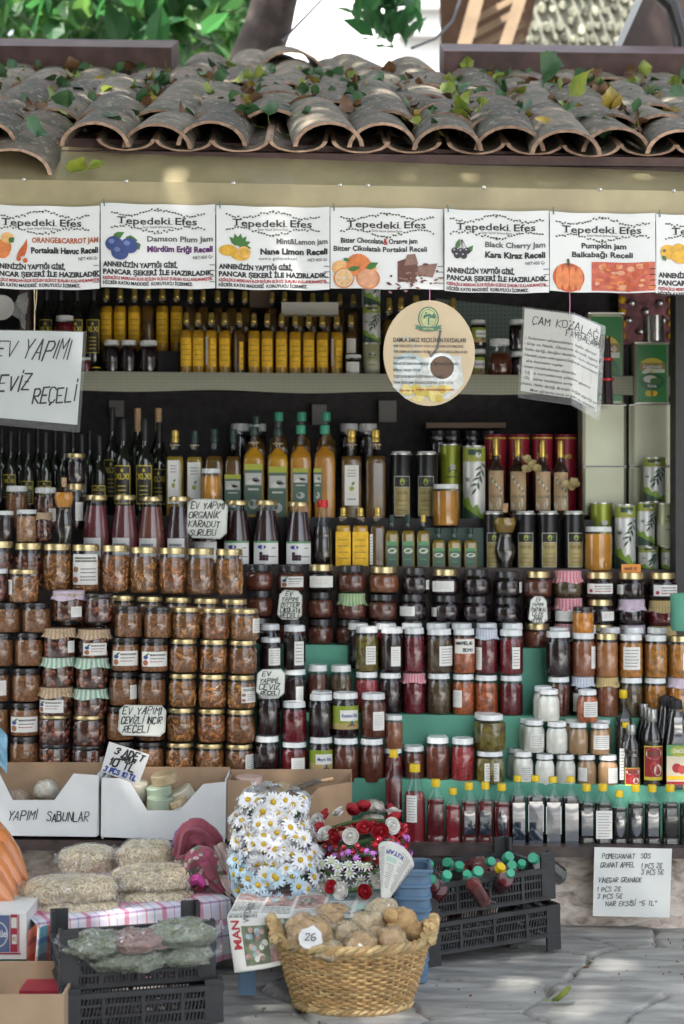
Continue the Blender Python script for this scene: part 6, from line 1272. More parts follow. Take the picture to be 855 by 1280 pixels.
        fp.ell(47, 88, 13, 12, PINKP, 2); fp.ell(17, 88, 13, 13, ORP, 3); fp.ell(17, 88, 11, 11, PALE, 3.5); fp.ell(17, 88, 10, 10, ORP2, 4)
        for k in range(8): fp.stroke([(17, 88), (17 + 10 * cos(k * .785), 88 + 10 * sin(k * .785))], .7, PALE, 5)
        fp.leaf(45, 76, 17, 9, -.5, LEAF_A, 5); fp.leaf(22, 78, 16, 7, -.2, LEAF_A, 5); fp.leaf(16, 64, 9, 5, .3, LEAF_A, 5)
        fp.poly([(84, 66), (104, 60), (112, 78), (104, 92), (84, 92)], CHOCP, 1); fp.poly([(110, 72), (134, 68), (128, 86), (108, 84)], CHOCP2, 2); fp.poly([(96, 58), (106, 57), (110, 70), (92, 72)], CHOCP2, 3)
        for k in range(40): a, b = rr.gauss(103, 17), rr.gauss(88, 7); fp.leaf(a, min(b, 103), rr.uniform(3, 9), rr.uniform(2, 4), rr.uniform(-.6, .6), (CHOCP, CHOCP2)[k % 2], 4 + k * .02)
    elif kind == 'cherry':
        std(0); names('Black Cherry Jam', 'Kara Kiraz Reçeli', INK, 126, 75, 75)
        fp.leaf(14, 50, 15, 6, -1.2, LEAF_A, 1); fp.leaf(28, 54, 13, 7, -.9, LEAF_A, 1)
        for a, b in ((13, 52), (21, 52), (28, 51), (16, 57), (24, 57)): fp.ell(a, b, 4.4, 4.2, CHERP, 2 + a * .01); fp.ell(a - 1, b - 1.5, 1.3, 1, GREYP, 4, 8); fp.stroke([(a, b - 3), (22, 37)], .6, OLIVE_INK, 1.5)
    elif kind == 'pumpkin':
        p.text('Pumpkin jam', 68, 44, 6.6, INK, 1, 56, 'c', .03); p.text('Balkabağı Reçeli', 66, 55, 6.6, INK, 1, 76, 'c', .03)
        fp.ell(24, 81, 20, 18, PUMP, 1, 24)
        for a in (-12, -4, 5, 13): fp.ell(24 + a, 82, 4.5, 15, PUMP2, 2 + (a + 12) * .02, 16)
        fp.stroke([(24, 66), (23, 59)], 3, OLIVE_INK, 4); fp.rect(53, 61, 131, 97, JAMP, 1, 10, 5)
        for k in range(46): fp.ell(rr.uniform(56, 128), rr.uniform(64, 95), rr.uniform(2, 6), rr.uniform(1.5, 4), (PUMP2, PUMP, PINKP)[k % 3], 2 + k * .02, 7)
    else:
        std(0); fp.ell(15, 47, 10, 9, APR, 1); fp.ell(28, 44, 9, 8, LEMP, 2); fp.ell(31, 53, 12, 8, APR, 3); fp.leaf(8, 52, 8, 6, 1, LEAF_A, 4); fp.ell(10, 46, 2, 2, INK2, 5, 8); names('Quince jam', 'Ayva Reçeli', INK)
    p.build('printed_lettering', o, origin=o0); fp.build('fruit_picture', o, origin=o0); tp.build('title_lettering', o, origin=o0)
    mb = MB(); a, b = fn(5, 4, 2), fn(4, -5, 1); mb.tube([a, a.lerp(b, .5) + Vector((0, -.004, 0)), b], .0016, mt('blue_tie', (.05, .16, .2), .5), 5)
    for k in range(4): c = fn(w - 3, h - 8 - 7 * k, 1.5); mb.tube([c + Vector((-.009, 0, 0)), c + Vector((.006, -.002, 0))], .0009, INK, 4)
    mb.build('tie_wire', o, origin=o0)
for x0, x1, yl, yr, h, l, k in ((-18, 124.5, 256, 257.5, 104, 'white jam banner with red oranges and carrots, cut by the edge', 'carrot'), (126, 269, 254, 255.5, 105, 'white jam banner with three blue plums', 'plum'), (270.5, 412, 257, 258.5, 103.5, 'white jam banner with lemons and mint leaves', 'lemon'), (413, 554.5, 258.5, 260.5, 101, 'white jam banner with oranges and broken chocolate', 'chocolate'), (555.5, 686, 261, 264, 102.5, 'white jam banner with a bunch of dark cherries', 'cherry'), (687, 819, 264.5, 267, 99, 'white jam banner with a pumpkin and a red jam picture', 'pumpkin'), (820, 960, 267, 270, 99, 'white jam banner with yellow fruit, cut by the edge', 'quince')):
    banner(x0, x1, yl, yr, h, l, k)

# ------------------------------------------------------------------ hanging signs
def bil(c, Y, w=1., h=1.):
    """corners in photo pixels: top-left, top-right, bottom-right, bottom-left (optionally with own distance)"""
    q = [P(a[0], a[1], a[2] if len(a) > 2 else Y) for a in c]
    def fn(u, v, l):
        s, t = u / w, v / h; p_ = q[0].lerp(q[1], s).lerp(q[3].lerp(q[2], s), t); return p_ + Vector((0, -.0005 * l, 0))
    return fn
def string(o, o0, a, b, mat, r=.0013):
    mb = MB(); mb.tube([a, a.lerp(b, .5) + Vector((.001, 0, 0)), b], r, mat, 5); mb.build('string', o, origin=o0)
PINKSTR = mt('pink_string', (.62, .2, .42), .6)
# walnut-jam sheet in a sleeve
Y = 4.68; o0 = P(43, 408, Y); o = thing('hanging_sign', 'white sheet in a clear sleeve with marker lettering, hung at the edge on a twine', 'sign', o0, 'hanging signs')
f0 = bil(((-40, 411), (108, 414), (100, 541), (-46, 527)), Y, 148, 120)
fn = lambda u, v, l: f0(u, v, l) + Vector((0, .003 * sin(u * .05) + .004 * sin(v * .04), 0))
mb = MB(); mb.grid(lambda a, b: fn(2 + a * 142, 1 + b * 110, 0), 20, 12, mt('sleeved_paper', (.60, .63, .63), .5, var=.05, vs=8)); mb.build('sheet', o, origin=o0)
mb = MB(); mb.grid(lambda a, b: fn(a * 148, b * 120, 6), 20, 12, SLEEVE); mb.grid(lambda a, b: fn(a * 148, b * 120, -4), 20, 12, SLEEVE); mb.build('plastic_sleeve', o, origin=o0)
p = Print(fn); p.hand('EV', 33, 33, 19, 15, INK, 1.6, 2, .35, 0, .3, 1); p.hand('YAPIMI', 69, 36, 23, 12.4, INK, 1.6, 2, .35, -.04, .4, 4); p.hand('CEVİZ', 28, 78, 19, 12.8, INK, 1.9, 2, .2, -.06, .3, 2); p.hand('REÇELİ', 86, 91, 19, 10.5, INK, 1.9, 2, .12, -.16, .4, 3); p.build('lettering', o, origin=o0)
string(o, o0, P(43, 362, Y + .02), P(43, 413, Y), TWINE, .0018); string(o, o0, P(46, 362, Y + .02), P(44, 388, Y), TWINE, .0014)
# round board
Y = 4.69; o0 = P(536.5, 375, Y); o = thing('hanging_sign', 'oval beige board with a tea picture hung on a pink string', 'sign', o0, 'hanging signs')
fn = lambda u, v, l: P(536.5 + u, 441.5 + v, Y) + Vector((0, -.004 - .0005 * l + .0006 * u * .3, 0))
mb = MB(); n = 48; ring = [(57.5 * cos(2 * PI * i / n), 66 * sin(2 * PI * i / n)) for i in range(n)]
mb.add([fn(u, v, 0) for u, v in ring] + [fn(u, v, 0) + Vector((0, .006, 0)) for u, v in ring], [tuple(range(n))[::-1], tuple(range(n, 2 * n))] + [(i, (i + 1) % n, n + (i + 1) % n, n + i) for i in range(n)], mt('beige_board', (.62, .5, .32), .45, alt=(.5, .38, .24), vs=5)); mb.build('board', o, origin=o0, smooth=False)
p = Print(fn); TBL = PL('pale_table_print', (.55, .56, .53)); TEA = PL('tea_print', (.1, .055, .03)); DELT = PL('turkish_delight_print', (.55, .42, .06)); DELT2 = PL('pale_delight_print', (.66, .56, .2)); CUP = PL('cup_print', (.62, .66, .66)); GLS = PL('glass_print', (.40, .5, .5)); EMB = PL('emblem_green', (.06, .17, .11)); EMB2 = PL('emblem_pale', (.5, .52, .25))
p.poly([(-46, 42), (-40, 8), (40, 3), (43, 38), (26, 57), (-30, 57)], TBL, 1); p.ell(-26, 14, 19, 14, GLS, 2); p.ell(-26, 16, 15, 10, CUP, 3); p.poly([(-36, 20), (-16, 20), (-20, 38), (-32, 38)], CUP, 3.2); p.ell(-30, -2, 14, 18, GLS, 1.5); p.ell(-30, -2, 12.5, 16.5, mt('beige_print', (.55, .44, .28), .5), 1.8); p.ell(18, 24, 19, 16, CUP, 2); p.ell(16, 17, 18, 18, CUP, 3); p.ell(16, 18, 15, 14.5, TEA, 4); p.stroke([(2, 4), (10, -6), (14, -28)], 3, INK2, 4); p.stroke([(2, 4), (-1, -2)], 2, INK2, 4.2)
rr = random.Random(9)
for k in range(22): a = rr.uniform(-30, 30); p.ell(a, rr.uniform(44, 60 - abs(a) * .22), rr.uniform(4, 8), rr.uniform(3.5, 6), (DELT, DELT2)[k % 2], 5 + k * .05, 9)
p.ell(-1, -43, 13, 15, EMB, 2, 24); p.ell(-1, -43, 11.5, 13.4, EMB2, 3, 24); p.ell(-1, -43, 10, 11.6, EMB, 3.5, 24); p.ell(-1, -43, 9.2, 10.8, EMB2, 4, 24)
for k in range(24): t = rr.uniform(-.3, PI + .3); q = rr.uniform(2, 7); p.ell(-1 + q * cos(t) * 1.1, -45 - q * sin(t) * .8, 1.5, 1.3, EMB, 5 + k * .02, 7)
p.stroke([(-1, -44), (-1, -35)], 1.6, EMB, 5); p.poly([(-13, -33), (11, -33), (11, -28), (-1, -27), (-13, -28)], EMB, 6); p.poly([(-18, -35), (-12, -34), (-12, -30), (-18, -30), (-16, -32.5)], EMB, 5.5); p.poly([(16, -35), (10, -34), (10, -30), (16, -30), (14, -32.5)], EMB, 5.5); p.text('NATURAL', -1, -29, 2.4, EMB2, 7, 14, 'c', .02)
p.text('DAMLA SAKIZ REÇELİNİN FAYDALARI', -45, -13.5, 5.4, INK, 7, 91, 'l', .012)
for t, y, wd in (('*HER TÜRLÜ SÜTLÜ TATLIYA *KAŞIK KAŞIK TADINA DOYAMAZSINIZ', -7, 88), ('*HER SABAH AÇ KARNINA YENİRSE KENDİNİZE MİDE AĞRILI ÜLSER', 0, 93), ('VE GASTRİTE İYİ GELİR', 8, 28), ('*RAHATSIZ EDEN HAZIMSIZLIK VE ŞİŞKİNLİĞİ GİDERİR', 15, 82), ('BİRKAÇ KAŞIK YETER', 23, 34), ('*DİŞETLERİNİ BESLER VE AĞIZ KOKUSUNU ÖNLER', 31, 62), ('*KREM, DONDURMA, BALLARLA LEZZETİNE LEZZET KATAR', 38.5, 75)): p.text(t, -45, y, 3, INK, 7, wd, 'l', .012)
p.text('Bize özel tat', -37, 48, 2.6, RED_INK, 8, 18, 'l', .02); p.text('www.naturaltatlar.com', -17, 47, 3.2, RED_INK, 8, 48, 'l', .02); p.build('printed_picture', o, origin=o0); string(o, o0, P(537, 361, Y + .02), P(536.5, 386, Y - .006), PINKSTR)
# pine-cone sheet in a bent sleeve
Y = 4.69; o0 = P(712, 391, Y); o = thing('hanging_sign', 'handwritten sheet in a bent clear sleeve hung on a pink string', 'sign', o0, 'hanging signs')
L0 = bil(((653, 383, 4.69), (717, 391, 4.655), (715, 507, 4.655), (647, 497, 4.69)), Y, 64, 115); R0 = bil(((717, 391, 4.655), (757, 408, 4.75), (750, 527, 4.75), (715, 507, 4.655)), Y, 40, 115)
def fn(u, v, l): return L0(u, v, l) if u <= 64 else R0(u - 64, v, l)
mb = MB(); mb.grid(lambda a, b: fn(3 + a * 95, 2 + b * 104, 0), 24, 10, mt('cream_paper', (.60, .59, .55), .55, var=.05, vs=8)); mb.build('sheet', o, origin=o0)
mb = MB(); mb.grid(lambda a, b: fn(a * 104, b * 115, 6), 26, 10, SLEEVE); mb.grid(lambda a, b: fn(a * 104, b * 115, -4), 26, 10, SLEEVE); mb.build('plastic_sleeve', o, origin=o0)
p = Print(fn); p.hand('ÇAM KOZALAĞI', 13, 20, 9, 8, INK, 1.0, 2, .1, .0, .3, 1); p.hand('REÇELİNİN', 66, 27, 7, 4.6, INK, .8, 2, .1, .0, .3, 1); p.hand('FAYDALARI', 55, 30, 7, 5.2, INK, .8, 2, .1, 0, .3, 2)
for i, (t, x, wd) in enumerate((('- Solunum rahatsızlıkları, kalbi damar', 5, 90), ('- Grip ve Nezle, Öksürme, kronik sigara', 4, 92), ('- Nefes darlığı, Akciğeri destekler, kuru öksürük', 3, 94), ('- Hastalık yayan mikropların boğazda tutunmasını', 3, 94), ('  dna hücresini toplar', 8, 45), ('- insan metabolizması düzenler', 3, 66), ('- Uyku sorunlarına çözüm getirir', 3, 86), ('- Öd taşına katılaşanı eritir', 3, 62), ('(Astım, Nefes darlığı, Bronşit, soğuk algınlığı ve', 3, 94), ('Mide ağrılarına karşı iyi gelir ve rahatlatır)', 14, 82))): p.text(t, x, 40 + i * 7.2, 3.6, INK, 2, wd, 'l', .008, .25)
p.rect(13, 78, 17, 91, PAPER, 4); p.build('lettering', o, origin=o0); string(o, o0, P(712, 366, Y), P(712, 394, Y - .04), PINKSTR)

# ------------------------------------------------------------------ handwritten cards between the jars
def card(corners, Y, label, lines, w, h, clip=True, th=.9, mat=CARD, group='handwritten price cards'):
    fn = bil(corners, Y, w, h); o0 = fn(w / 2, h, 0); mb = MB(); k = .16 * h if clip else .5
    pts = [(0, k), (k, 0), (w - k, 0), (w, k), (w, h - k), (w - k, h), (k, h), (0, h - k)] if clip else [(0, 0), (w, 0), (w, h), (0, h)]; n = len(pts)
    mb.add([fn(u, v, 0) for u, v in pts] + [fn(u, v, 0) + Vector((0, .002, 0)) for u, v in pts], [tuple(range(n))[::-1], tuple(range(n, 2 * n))] + [(i, (i + 1) % n, n + (i + 1) % n, n + i) for i in range(n)], mat)
    o = tag(mb.build('price_card', origin=o0, loc=o0, smooth=False), label, 'card', group); p = Print(fn)
    if clip:
        for i in range(n):
            (a, b), (c, d) = pts[i], pts[(i + 1) % n]; m = int(math.hypot(c - a, d - b) / 1.6)
            for j in range(m):
                t = (j + .25) / m; t2 = (j + .75) / m; q = .96; f = lambda x, y: (w / 2 + (x - w / 2) * q, h / 2 + (y - h / 2) * q); p.stroke([f(a + (c - a) * t, b + (d - b) * t), f(a + (c - a) * t2, b + (d - b) * t2)], .45, OLIVE_INK, 1)
    for t, x, y, hh, cw, ink in lines: p.hand(t, x, y, hh, cw, ink, th * 1.2, 2, .15, -.03, .35, 2)
    p.build('lettering', o, origin=o0); return o
card(((235, 623), (285, 625), (283, 674), (233, 672)), 5.27, 'handwritten card for mulberry syrup leaning against the black syrup bottles', (('EV YAPIMI', 4, 13, 8, 5.6, INK), ('ORGANİK', 2, 25, 8, 6, INK), ('KARADUT', 2, 36, 8, 5.8, INK), ('ŞURUBU', 3, 47, 7.5, 5.8, INK)), 50, 50)
card(((350, 737), (378, 739), (377, 775), (346, 774)), 5.205, 'narrow handwritten card for bitter chocolate jam before the second jam row', (('EV', 8, 7, 5.5, 5, INK), ('YAPIMI', 3, 14, 5.5, 4.6, INK), ('BİTTER', 3, 21, 5.5, 4.5, INK), ('ÇİKOLATA', 3, 28, 5.5, 3.4, INK), ('REÇELİ', 3, 35, 5.5, 4.5, INK)), 30, 37, th=.75)
card(((664, 745), (683, 746), (685, 780), (660, 779)), 5.205, 'narrow handwritten card for orange and strawberry jam, left of the pink gingham caps', (('EV', 8, 7, 5, 4, INK), ('YAPIMI', 2, 14, 5, 3.7, INK), ('PORTAKAL', 2, 21, 5, 2.8, INK), ('ÇİLEK', 4, 27, 5, 3.8, INK), ('NAR', 7, 32, 4.5, 3.8, INK), ('REÇELİ', 3, 37, 4.5, 3.6, INK)), 25, 38, th=.65)
card(((322, 837), (357, 836), (355, 872), (320, 870)), 4.975, 'handwritten walnut jam card leaning on the black walnut jars', (('EV', 6, 9, 6, 6, INK), ('YAPIMI', 3, 18, 6, 4.8, INK), ('CEVİZ', 3, 27, 7, 6.2, INK), ('REÇELİ', 5, 34, 5, 4.6, INK)), 35, 36, th=.85)
card(((150, 881), (208, 882), (206, 921), (147, 919)), 4.965, 'large clipped-corner card for walnut fig jam on the brown paste jars', (('EV YAPIMI', 4, 12, 8.5, 6.6, INK), ('CEVİZLİ İNCİR', 3, 24, 8.5, 4.9, INK), ('REÇELİ', 6, 35, 8.5, 6.2, INK)), 59, 39)
card(((136.5, 927), (187, 943.5), (173, 981.5), (126, 964)), 4.90, 'tilted white price card with blue and black marker above the soap cartons', (('3 ADET', 10, 12, 8.5, 6.8, INK), ('SABUN', 19, 17, 4, 4.2, INK), ('10 TL', 8, 28, 9.5, 8.6, INK), ('3 PCS 10 TL', 3, 37.5, 6, 4.6, BLUE_INK)), 53, 40, False, 1.5, WHITE)
card(((743, 1059), (840, 1061), (837, 1147), (741, 1145)), 4.785, 'large handwritten price sheet pinned under the sill plank by the black crates', (('POMEGRANAT  SOS', 10, 14, 5.5, 4.3, INK2), ('GRANAT APFEL', 8, 25, 6, 3.8, INK2), ('1 PCS 2€', 60, 25, 6, 3.9, INK2), ('3 PCS 5€', 60, 33, 6, 3.9, INK2), ('VİNEGAR GRANADE', 6, 44, 5.5, 3.9, INK2), ('1 PCS 2€', 5, 55, 5.5, 4.4, INK2), ('3 PCS 5€', 5, 64, 5.5, 4.4, INK2), ('NAR EKŞİSİ "5 TL"', 16, 73, 5.5, 4.4, INK2)), 98, 86, False, .75, mt('price_sheet', (.72, .74, .72), .5, var=.05, vs=7))

# ------------------------------------------------------------------ soap cartons on the sill
WCARD = mt('white_cardboard', (.70, .72, .73), .6, var=.05, vs=10, bump=.08, bs=30); KRAFT = mt('kraft_cardboard', (.36, .24, .15), .75, var=.12, vs=14)
def ext(mb, pts, Y, th, mat, back=None):
    n = len(pts); a = [P(x, y, Y) for x, y in pts]; b = [q + Vector((0, th, 0)) for q in a]
    me = bmesh.new(); vs = [me.verts.new(q) for q in a]; me.faces.new(vs); me.normal_update(); bmesh.ops.triangulate(me, faces=me.faces[:]); me.verts.index_update()
    tris = [tuple(v.index for v in f.verts) for f in me.faces]; me.free()
    mb.add(a, tris, mat); mb.add(b, tris, back or mat); mb.add(a + b, [(i, (i + 1) % n, n + (i + 1) % n, n + i) for i in range(n)], back or mat)
def carton(label, front, xl, xr, ytop, ybot, mat, Y=4.80, D=.165, name='carton'):
    a, c = P(xl, ybot, Y), P(xr, ytop, Y); o0 = Vector(((a.x + c.x) / 2, Y, a.z)); o = thing(name, label, 'carton', o0, 'open cartons on the sill')
    mb = MB()
    ext(mb, front, Y, .004, mat, KRAFT); mb.build('front_panel', o, origin=o0, smooth=False)
    mb = MB(); mb.box(((a.x + c.x) / 2, Y + D, (a.z + c.z) / 2 + .005), (c.x - a.x, .004, c.z - a.z + .01), KRAFT); mb.build('back_panel', o, origin=o0, smooth=False)
    for x in (a.x + .002, c.x - .002): mb = MB(); mb.box((x, Y + D / 2 + .001, (a.z + c.z) / 2), (.004, D - .006, c.z - a.z), mat); mb.build('side_panel', o, origin=o0, smooth=False)
    mb = MB(); mb.box(((a.x + c.x) / 2, Y + D / 2, a.z + .006), (c.x - a.x - .01, D - .01, .004), KRAFT); mb.build('bottom_panel', o, origin=o0, smooth=False); return o, o0
o, o0 = carton('white open carton with marker lettering for soap, at the edge of the sill', [(-40, 966), (0, 968), (16, 1000), (68, 1000), (92, 967), (123.5, 969), (121, 1046), (-40, 1044)], -40, 123, 968, 1045, WCARD)
fnb = lambda u, v, l: P(u, v, 4.799) + Vector((0, -.0004 * l, 0)); p = Print(fnb); p.hand('EV', -22, 1023, 12, 9, INK, 1.2, 1, .2, 0, .3, 1); p.hand('YAPIMI', 9, 1025, 12, 7.8, INK, 1.2, 1, .2, -.02, .3, 2); p.hand('SABUNLAR', 58, 1026, 11, 6.9, INK, 1.2, 1, .2, .02, .3, 2); p.build('lettering', o, origin=o0)
carton('white open carton of round soaps under the tilted price card', [(127, 972), (150, 973), (163, 978), (184, 1013), (224, 1013), (254, 980), (283, 977), (281, 1053), (126, 1046)], 127, 283, 974, 1049, WCARD)
o, o0 = carton('plain brown carton with tall flaps behind the daisy crowns', [(284, 975), (312, 977), (326, 1000), (345, 1016), (372, 1012), (398, 985), (440, 977), (440, 1052), (284, 1052)], 284, 440, 977, 1052, KRAFT)
def soap(x, y, Y, r, h, mat, label, tilt=(0, 0), lab=False, wrap=True):
    o = thing('soap', label, 'soap', P(x, y, Y), 'round soaps in the cartons'); mb = MB(); k = px(Y); mb.loft([(0, 0), (r * k * .92, 0), (r * k, .003), (r * k, h * k - .003), (r * k * .92, h * k), (0, h * k)], mat, 24)
    q = mb.build('bar', o); q.rotation_euler = (tilt[0], tilt[1], 0)
    if lab: p = Print(lambda u, v, l: (u, -r * k - .001, v)); p.rect(-.012, .006, .014, .018, PAPER, 1); scrib(p, -.01, .012, .01, .003, INK2, 1); q2 = p.build('paper_label', o); q2.rotation_euler = (tilt[0], tilt[1], 0)
    return o
SOT = mt('tan_soap', (.46, .36, .22), .45, 0, .4, var=.15, vs=70); SOG = mt('pale_green_soap', (.34, .42, .32), .4, 0, .4, var=.08, vs=40); SOP = mt('pinkish_soap', (.62, .44, .40), .45, 0, .3, var=.06, vs=30); SOC = mt('cream_soap', (.58, .54, .44), .4, 0, .4, var=.12, vs=40)
soap(207, 979, 4.90, 17, 13, SOT, 'speckled tan round soap on top of the soap heap', (.1, -.18)); soap(200, 994, 4.88, 16, 12, SOG, 'pale green round soap in the middle of the heap', (.1, -.12)); soap(231, 998, 4.89, 15, 14, SOC, 'cream soap leaning at the side of the heap', (.2, -.5)); soap(200, 1014, 4.85, 17, 18, SOG, 'thick pale green soap at the foot of the heap', (.05, .05)); soap(226, 1014, 4.84, 12, 16, SOT, 'tan soap with a small white label at the foot of the heap', (.1, -.35), True); soap(172, 998, 4.91, 12, 22, SOC, 'cream soap standing behind the price card', (.3, .1)); soap(246, 1004, 4.92, 13, 12, SOG, 'green soap half hidden behind the carton cutout', (.2, -.4))
soap(311, 981, 4.92, 17, 11, SOP, 'flat pinkish round soap on the edge of the brown carton', (.02, 0)); soap(336, 1000, 4.90, 15, 20, SOC, 'wrapped cream soap leaning in the brown carton', (.5, -.5)); soap(352, 996, 4.93, 14, 14, SOT, 'tan soap behind the wrapped cream one in the brown carton', (.3, .2))
def lump(name, label, cat, x, y, Y, dims, mat, seed, film_=None, group=None, amp=.16, fr=2.2, pw_=2):
    """an irregular rounded lump, optionally wrapped in film; (x, y) is its centre"""
    o0 = P(x, y, Y); o = thing(name, label, cat, o0, group); bm = bmesh.new(); bmesh.ops.create_icosphere(bm, subdivisions=4, radius=1); vs = [v.co / (abs(v.co.x) ** pw_ + abs(v.co.y) ** pw_ + abs(v.co.z) ** pw_) ** (1 / pw_) for v in bm.verts]; fs = [tuple(v.index for v in f.verts) for f in bm.faces]; bm.free()
    def shp(v, k=1., a=amp, f=fr, s=seed): d = 1 + a * noise.noise((v.x * f + s, v.y * f, v.z * f + s)) + a * .5 * noise.noise((v.x * f * 3 + s, v.y * f * 3, v.z * f * 3)); return Vector((v.x * dims[0], v.y * dims[1], v.z * dims[2])) * d * k
    mb = MB(); mb.add([shp(v) for v in vs], fs, mat); mb.build('body', o, angle=180)
    if film_: mb = MB(); mb.add([shp(v, 1.05, amp * 1.1, fr * 1.0, seed) + Vector((.003 * noise.noise((v.x * 9, v.y * 9, v.z * 9 + seed)), 0, .003 * noise.noise((v.x * 7 + 3, v.y * 8, v.z * 9)))) for v in vs], fs, film_); mb.build('plastic_wrap', o, angle=180)
    return o
lump('soap_pack', 'white soap in crinkled film in the lettered carton', 'soap', 58, 988, 4.87, (.037, .03, .032), SOC, 4, WRAP, None, .08)
lump('soap_pack', 'brownish wrapped pack half hidden in the lettered carton', 'soap', 20, 1000, 4.9, (.05, .03, .03), mt('brown_pack', (.35, .24, .15), .5), 7, WRAP, None, .1)
for y, l in ((1007, 'white wrapped soap block, upper of two beside the tall red bottle'), (1024, 'white wrapped soap block, lower of two beside the tall red bottle')): lump('soap_pack', l, 'soap', 466, y, 4.88, (.034, .03, .018), SOC, y * .1, WRAP, 'white wrapped soap blocks', .06)
o = thing('wire_whisk', 'bundle of thin wire loops lying over the brown carton', 'whisk', P(380, 985, 4.86)); mb = MB(); rr = random.Random(5)
for k in range(12): a = rr.uniform(-.02, .02); mb.tube([(-.05, a * .4, -.012), (-.01, a, .004 + rr.uniform(-.01, .01)), (.035, a, .018 + rr.uniform(-.01, .01)), (.055, 0, .02)], .0012, RIM, 4)
mb.build('wire_mesh', o); mb = MB(); mb.tube([(.05, 0, .02), (.085, 0, .026)], .006, CORK, 8); mb.build('handle', o)
# ------------------------------------------------------------------ goods on the ground before the stall
def zY(y, z): return F * (EYE - z) / (y - CY)        # distance at which height z shows at photo row y
BLACKPL = mt('black_crate_plastic', (.032, .034, .037), .48, var=.2, vs=18, bump=.05); BLUEPL = mt('blue_crate_plastic', (.10, .18, .28), .5, var=.15, vs=14); GREENPL = mt('green_crate_plastic', (.012, .1, .06), .5)
def crate(label, x, y, Y, w, d, h, mat, rz, post=.05, leg=0., tilt=(0, 0), slant=0., group='slatted plastic crates'):
    """slatted crate; the photo point (x, y) at distance Y is its front left bottom corner"""
    o = thing('crate', label, 'crate', P(x, y, Y), group, rz); o.rotation_euler = (tilt[0], tilt[1], rz)
    def side(a, b, nm):
        a, b = Vector(a), Vector(b); L_ = (b - a).length; dr = (b - a) / L_; mb = MB(); up = Vector((0, 0, 1)); nrm = dr.cross(up)
        for z in (.008, h * .36, h * .66): mb.bar(a + up * z, b + up * z, .006, .006, mat)
        mb.bar(a + up * (h - .006), b + up * (h - .006), .014, .012, mat); mb.bar(a + up * .004, b + up * .004, .012, .008, mat)
        for k in range(1, 4): q = a + dr * (L_ * k / 4); mb.bar(q + nrm * .002, q + nrm * .002 + up * h, .008, .007, mat, nrm)
        n = int(L_ / .0085)
        for k in range(1, n): q = a + dr * (L_ * k / n); mb.bar(q + up * .006, q + up * (h - .008) + dr * slant * .03, .0032, .003, mat, nrm)
        mb.build(nm, o, smooth=False)
    side((0, 0, 0), (w, 0, 0), 'slatted_side'); side((0, d, 0), (w, d, 0), 'slatted_side'); side((0, 0, 0), (0, d, 0), 'slatted_side'); side((w, 0, 0), (w, d, 0), 'slatted_side')
    mb = MB()
    for k in range(12): mb.bar((w * (k + .5) / 12, 0, .004), (w * (k + .5) / 12, d, .004), .014, .004, mat)
    for k in range(5): mb.bar((0, d * (k + .5) / 5, .001), (w, d * (k + .5) / 5, .001), .01, .003, mat)
    mb.build('slatted_floor', o, smooth=False)
    for cx in (0, w):
        for cy_ in (0, d):
            mb = MB(); sx, sy = (1 if cx == 0 else -1), (1 if cy_ == 0 else -1); z0, z1 = -leg, h + post
            mb.box((cx + sx * .018, cy_, (z0 + z1) / 2), (.042, .009, z1 - z0), mat); mb.box((cx, cy_ + sy * .012, (z0 + z1) / 2), (.009, .03, z1 - z0), mat)
            for k in range(4): mb.box((cx + sx * .018, cy_ - sy * .005, h + post * (.3 + .2 * k)), (.036, .003, .003), mat)
            mb.loft([(.005, 0), (.005, .0012), (0, .0012)], INK, 10, c=(0, 0, 0)) if 0 else None
            mb.build('corner_post', o, smooth=False)
    return o
crate('black slatted crate of herb bags, stacked on another beside the brown cardboard box', 77, 1238, 3.86, .355, .22, .085, BLACKPL, R(15.5), .052)
crate('black slatted crate under the one with herb bags, with slanting slots', 79, 1292, 3.83, .365, .235, .088, BLACKPL, R(14), .012, 0, (0, 0), .5)
crate('upper black slatted crate full of green-capped bottles', 530, 1148, 4.41, .40, .25, .085, BLACKPL, R(25), .042, 0, (0, R(-2.0)))
crate('lower black slatted crate standing on the paving under the bottle crate', 534, 1196, 4.40, .405, .255, .085, BLACKPL, R(25), .0, .038, (0, R(-2.0)), .5)
# pomegranate bottles lying in the crate
rr = random.Random(12)
for i, (x, y, s) in enumerate(((536, 1081, 1), (560, 1079, 1.1), (558, 1095, 1.1), (574, 1083, 1), (540, 1099, .9), (584, 1093, .85), (597, 1090, 1.15), (613, 1077, 1), (635, 1072, 1.15), (625, 1085, 1.05), (640, 1082, 1), (638, 1092, .9), (667, 1073, 1.1), (518, 1087, .8), (569, 1115, .9), (652, 1080, .9))):
    z = .255 + rr.uniform(-.01, .01); Y = zY(y, z)
    if i == 14: z = .19; Y = 4.50
    ax = Vector((rr.uniform(-.5, .5), -.75, rr.uniform(.3, .9))).normalized(); L_ = .15 * s
    o = bottle(x, 25 * s, y - 80 * s, y, Y, '%s-capped bottle lying in the upper black crate, %s from its outer end' % ('yellow' if i == 9 else 'green', ordn(i)), 'ribbed', POM if i % 3 else BLACK_LIQ, YELLOW_CAP if i == 9 else GREEN_CAP, [], BOTTLE_PLASTIC, group='capped bottles in the upper black crate')
    h = 80 * s * px(Y); o.rotation_euler = ax.to_track_quat('Z', 'Y').to_euler(); o.location = P(x, y, Y) - ax * h * .95
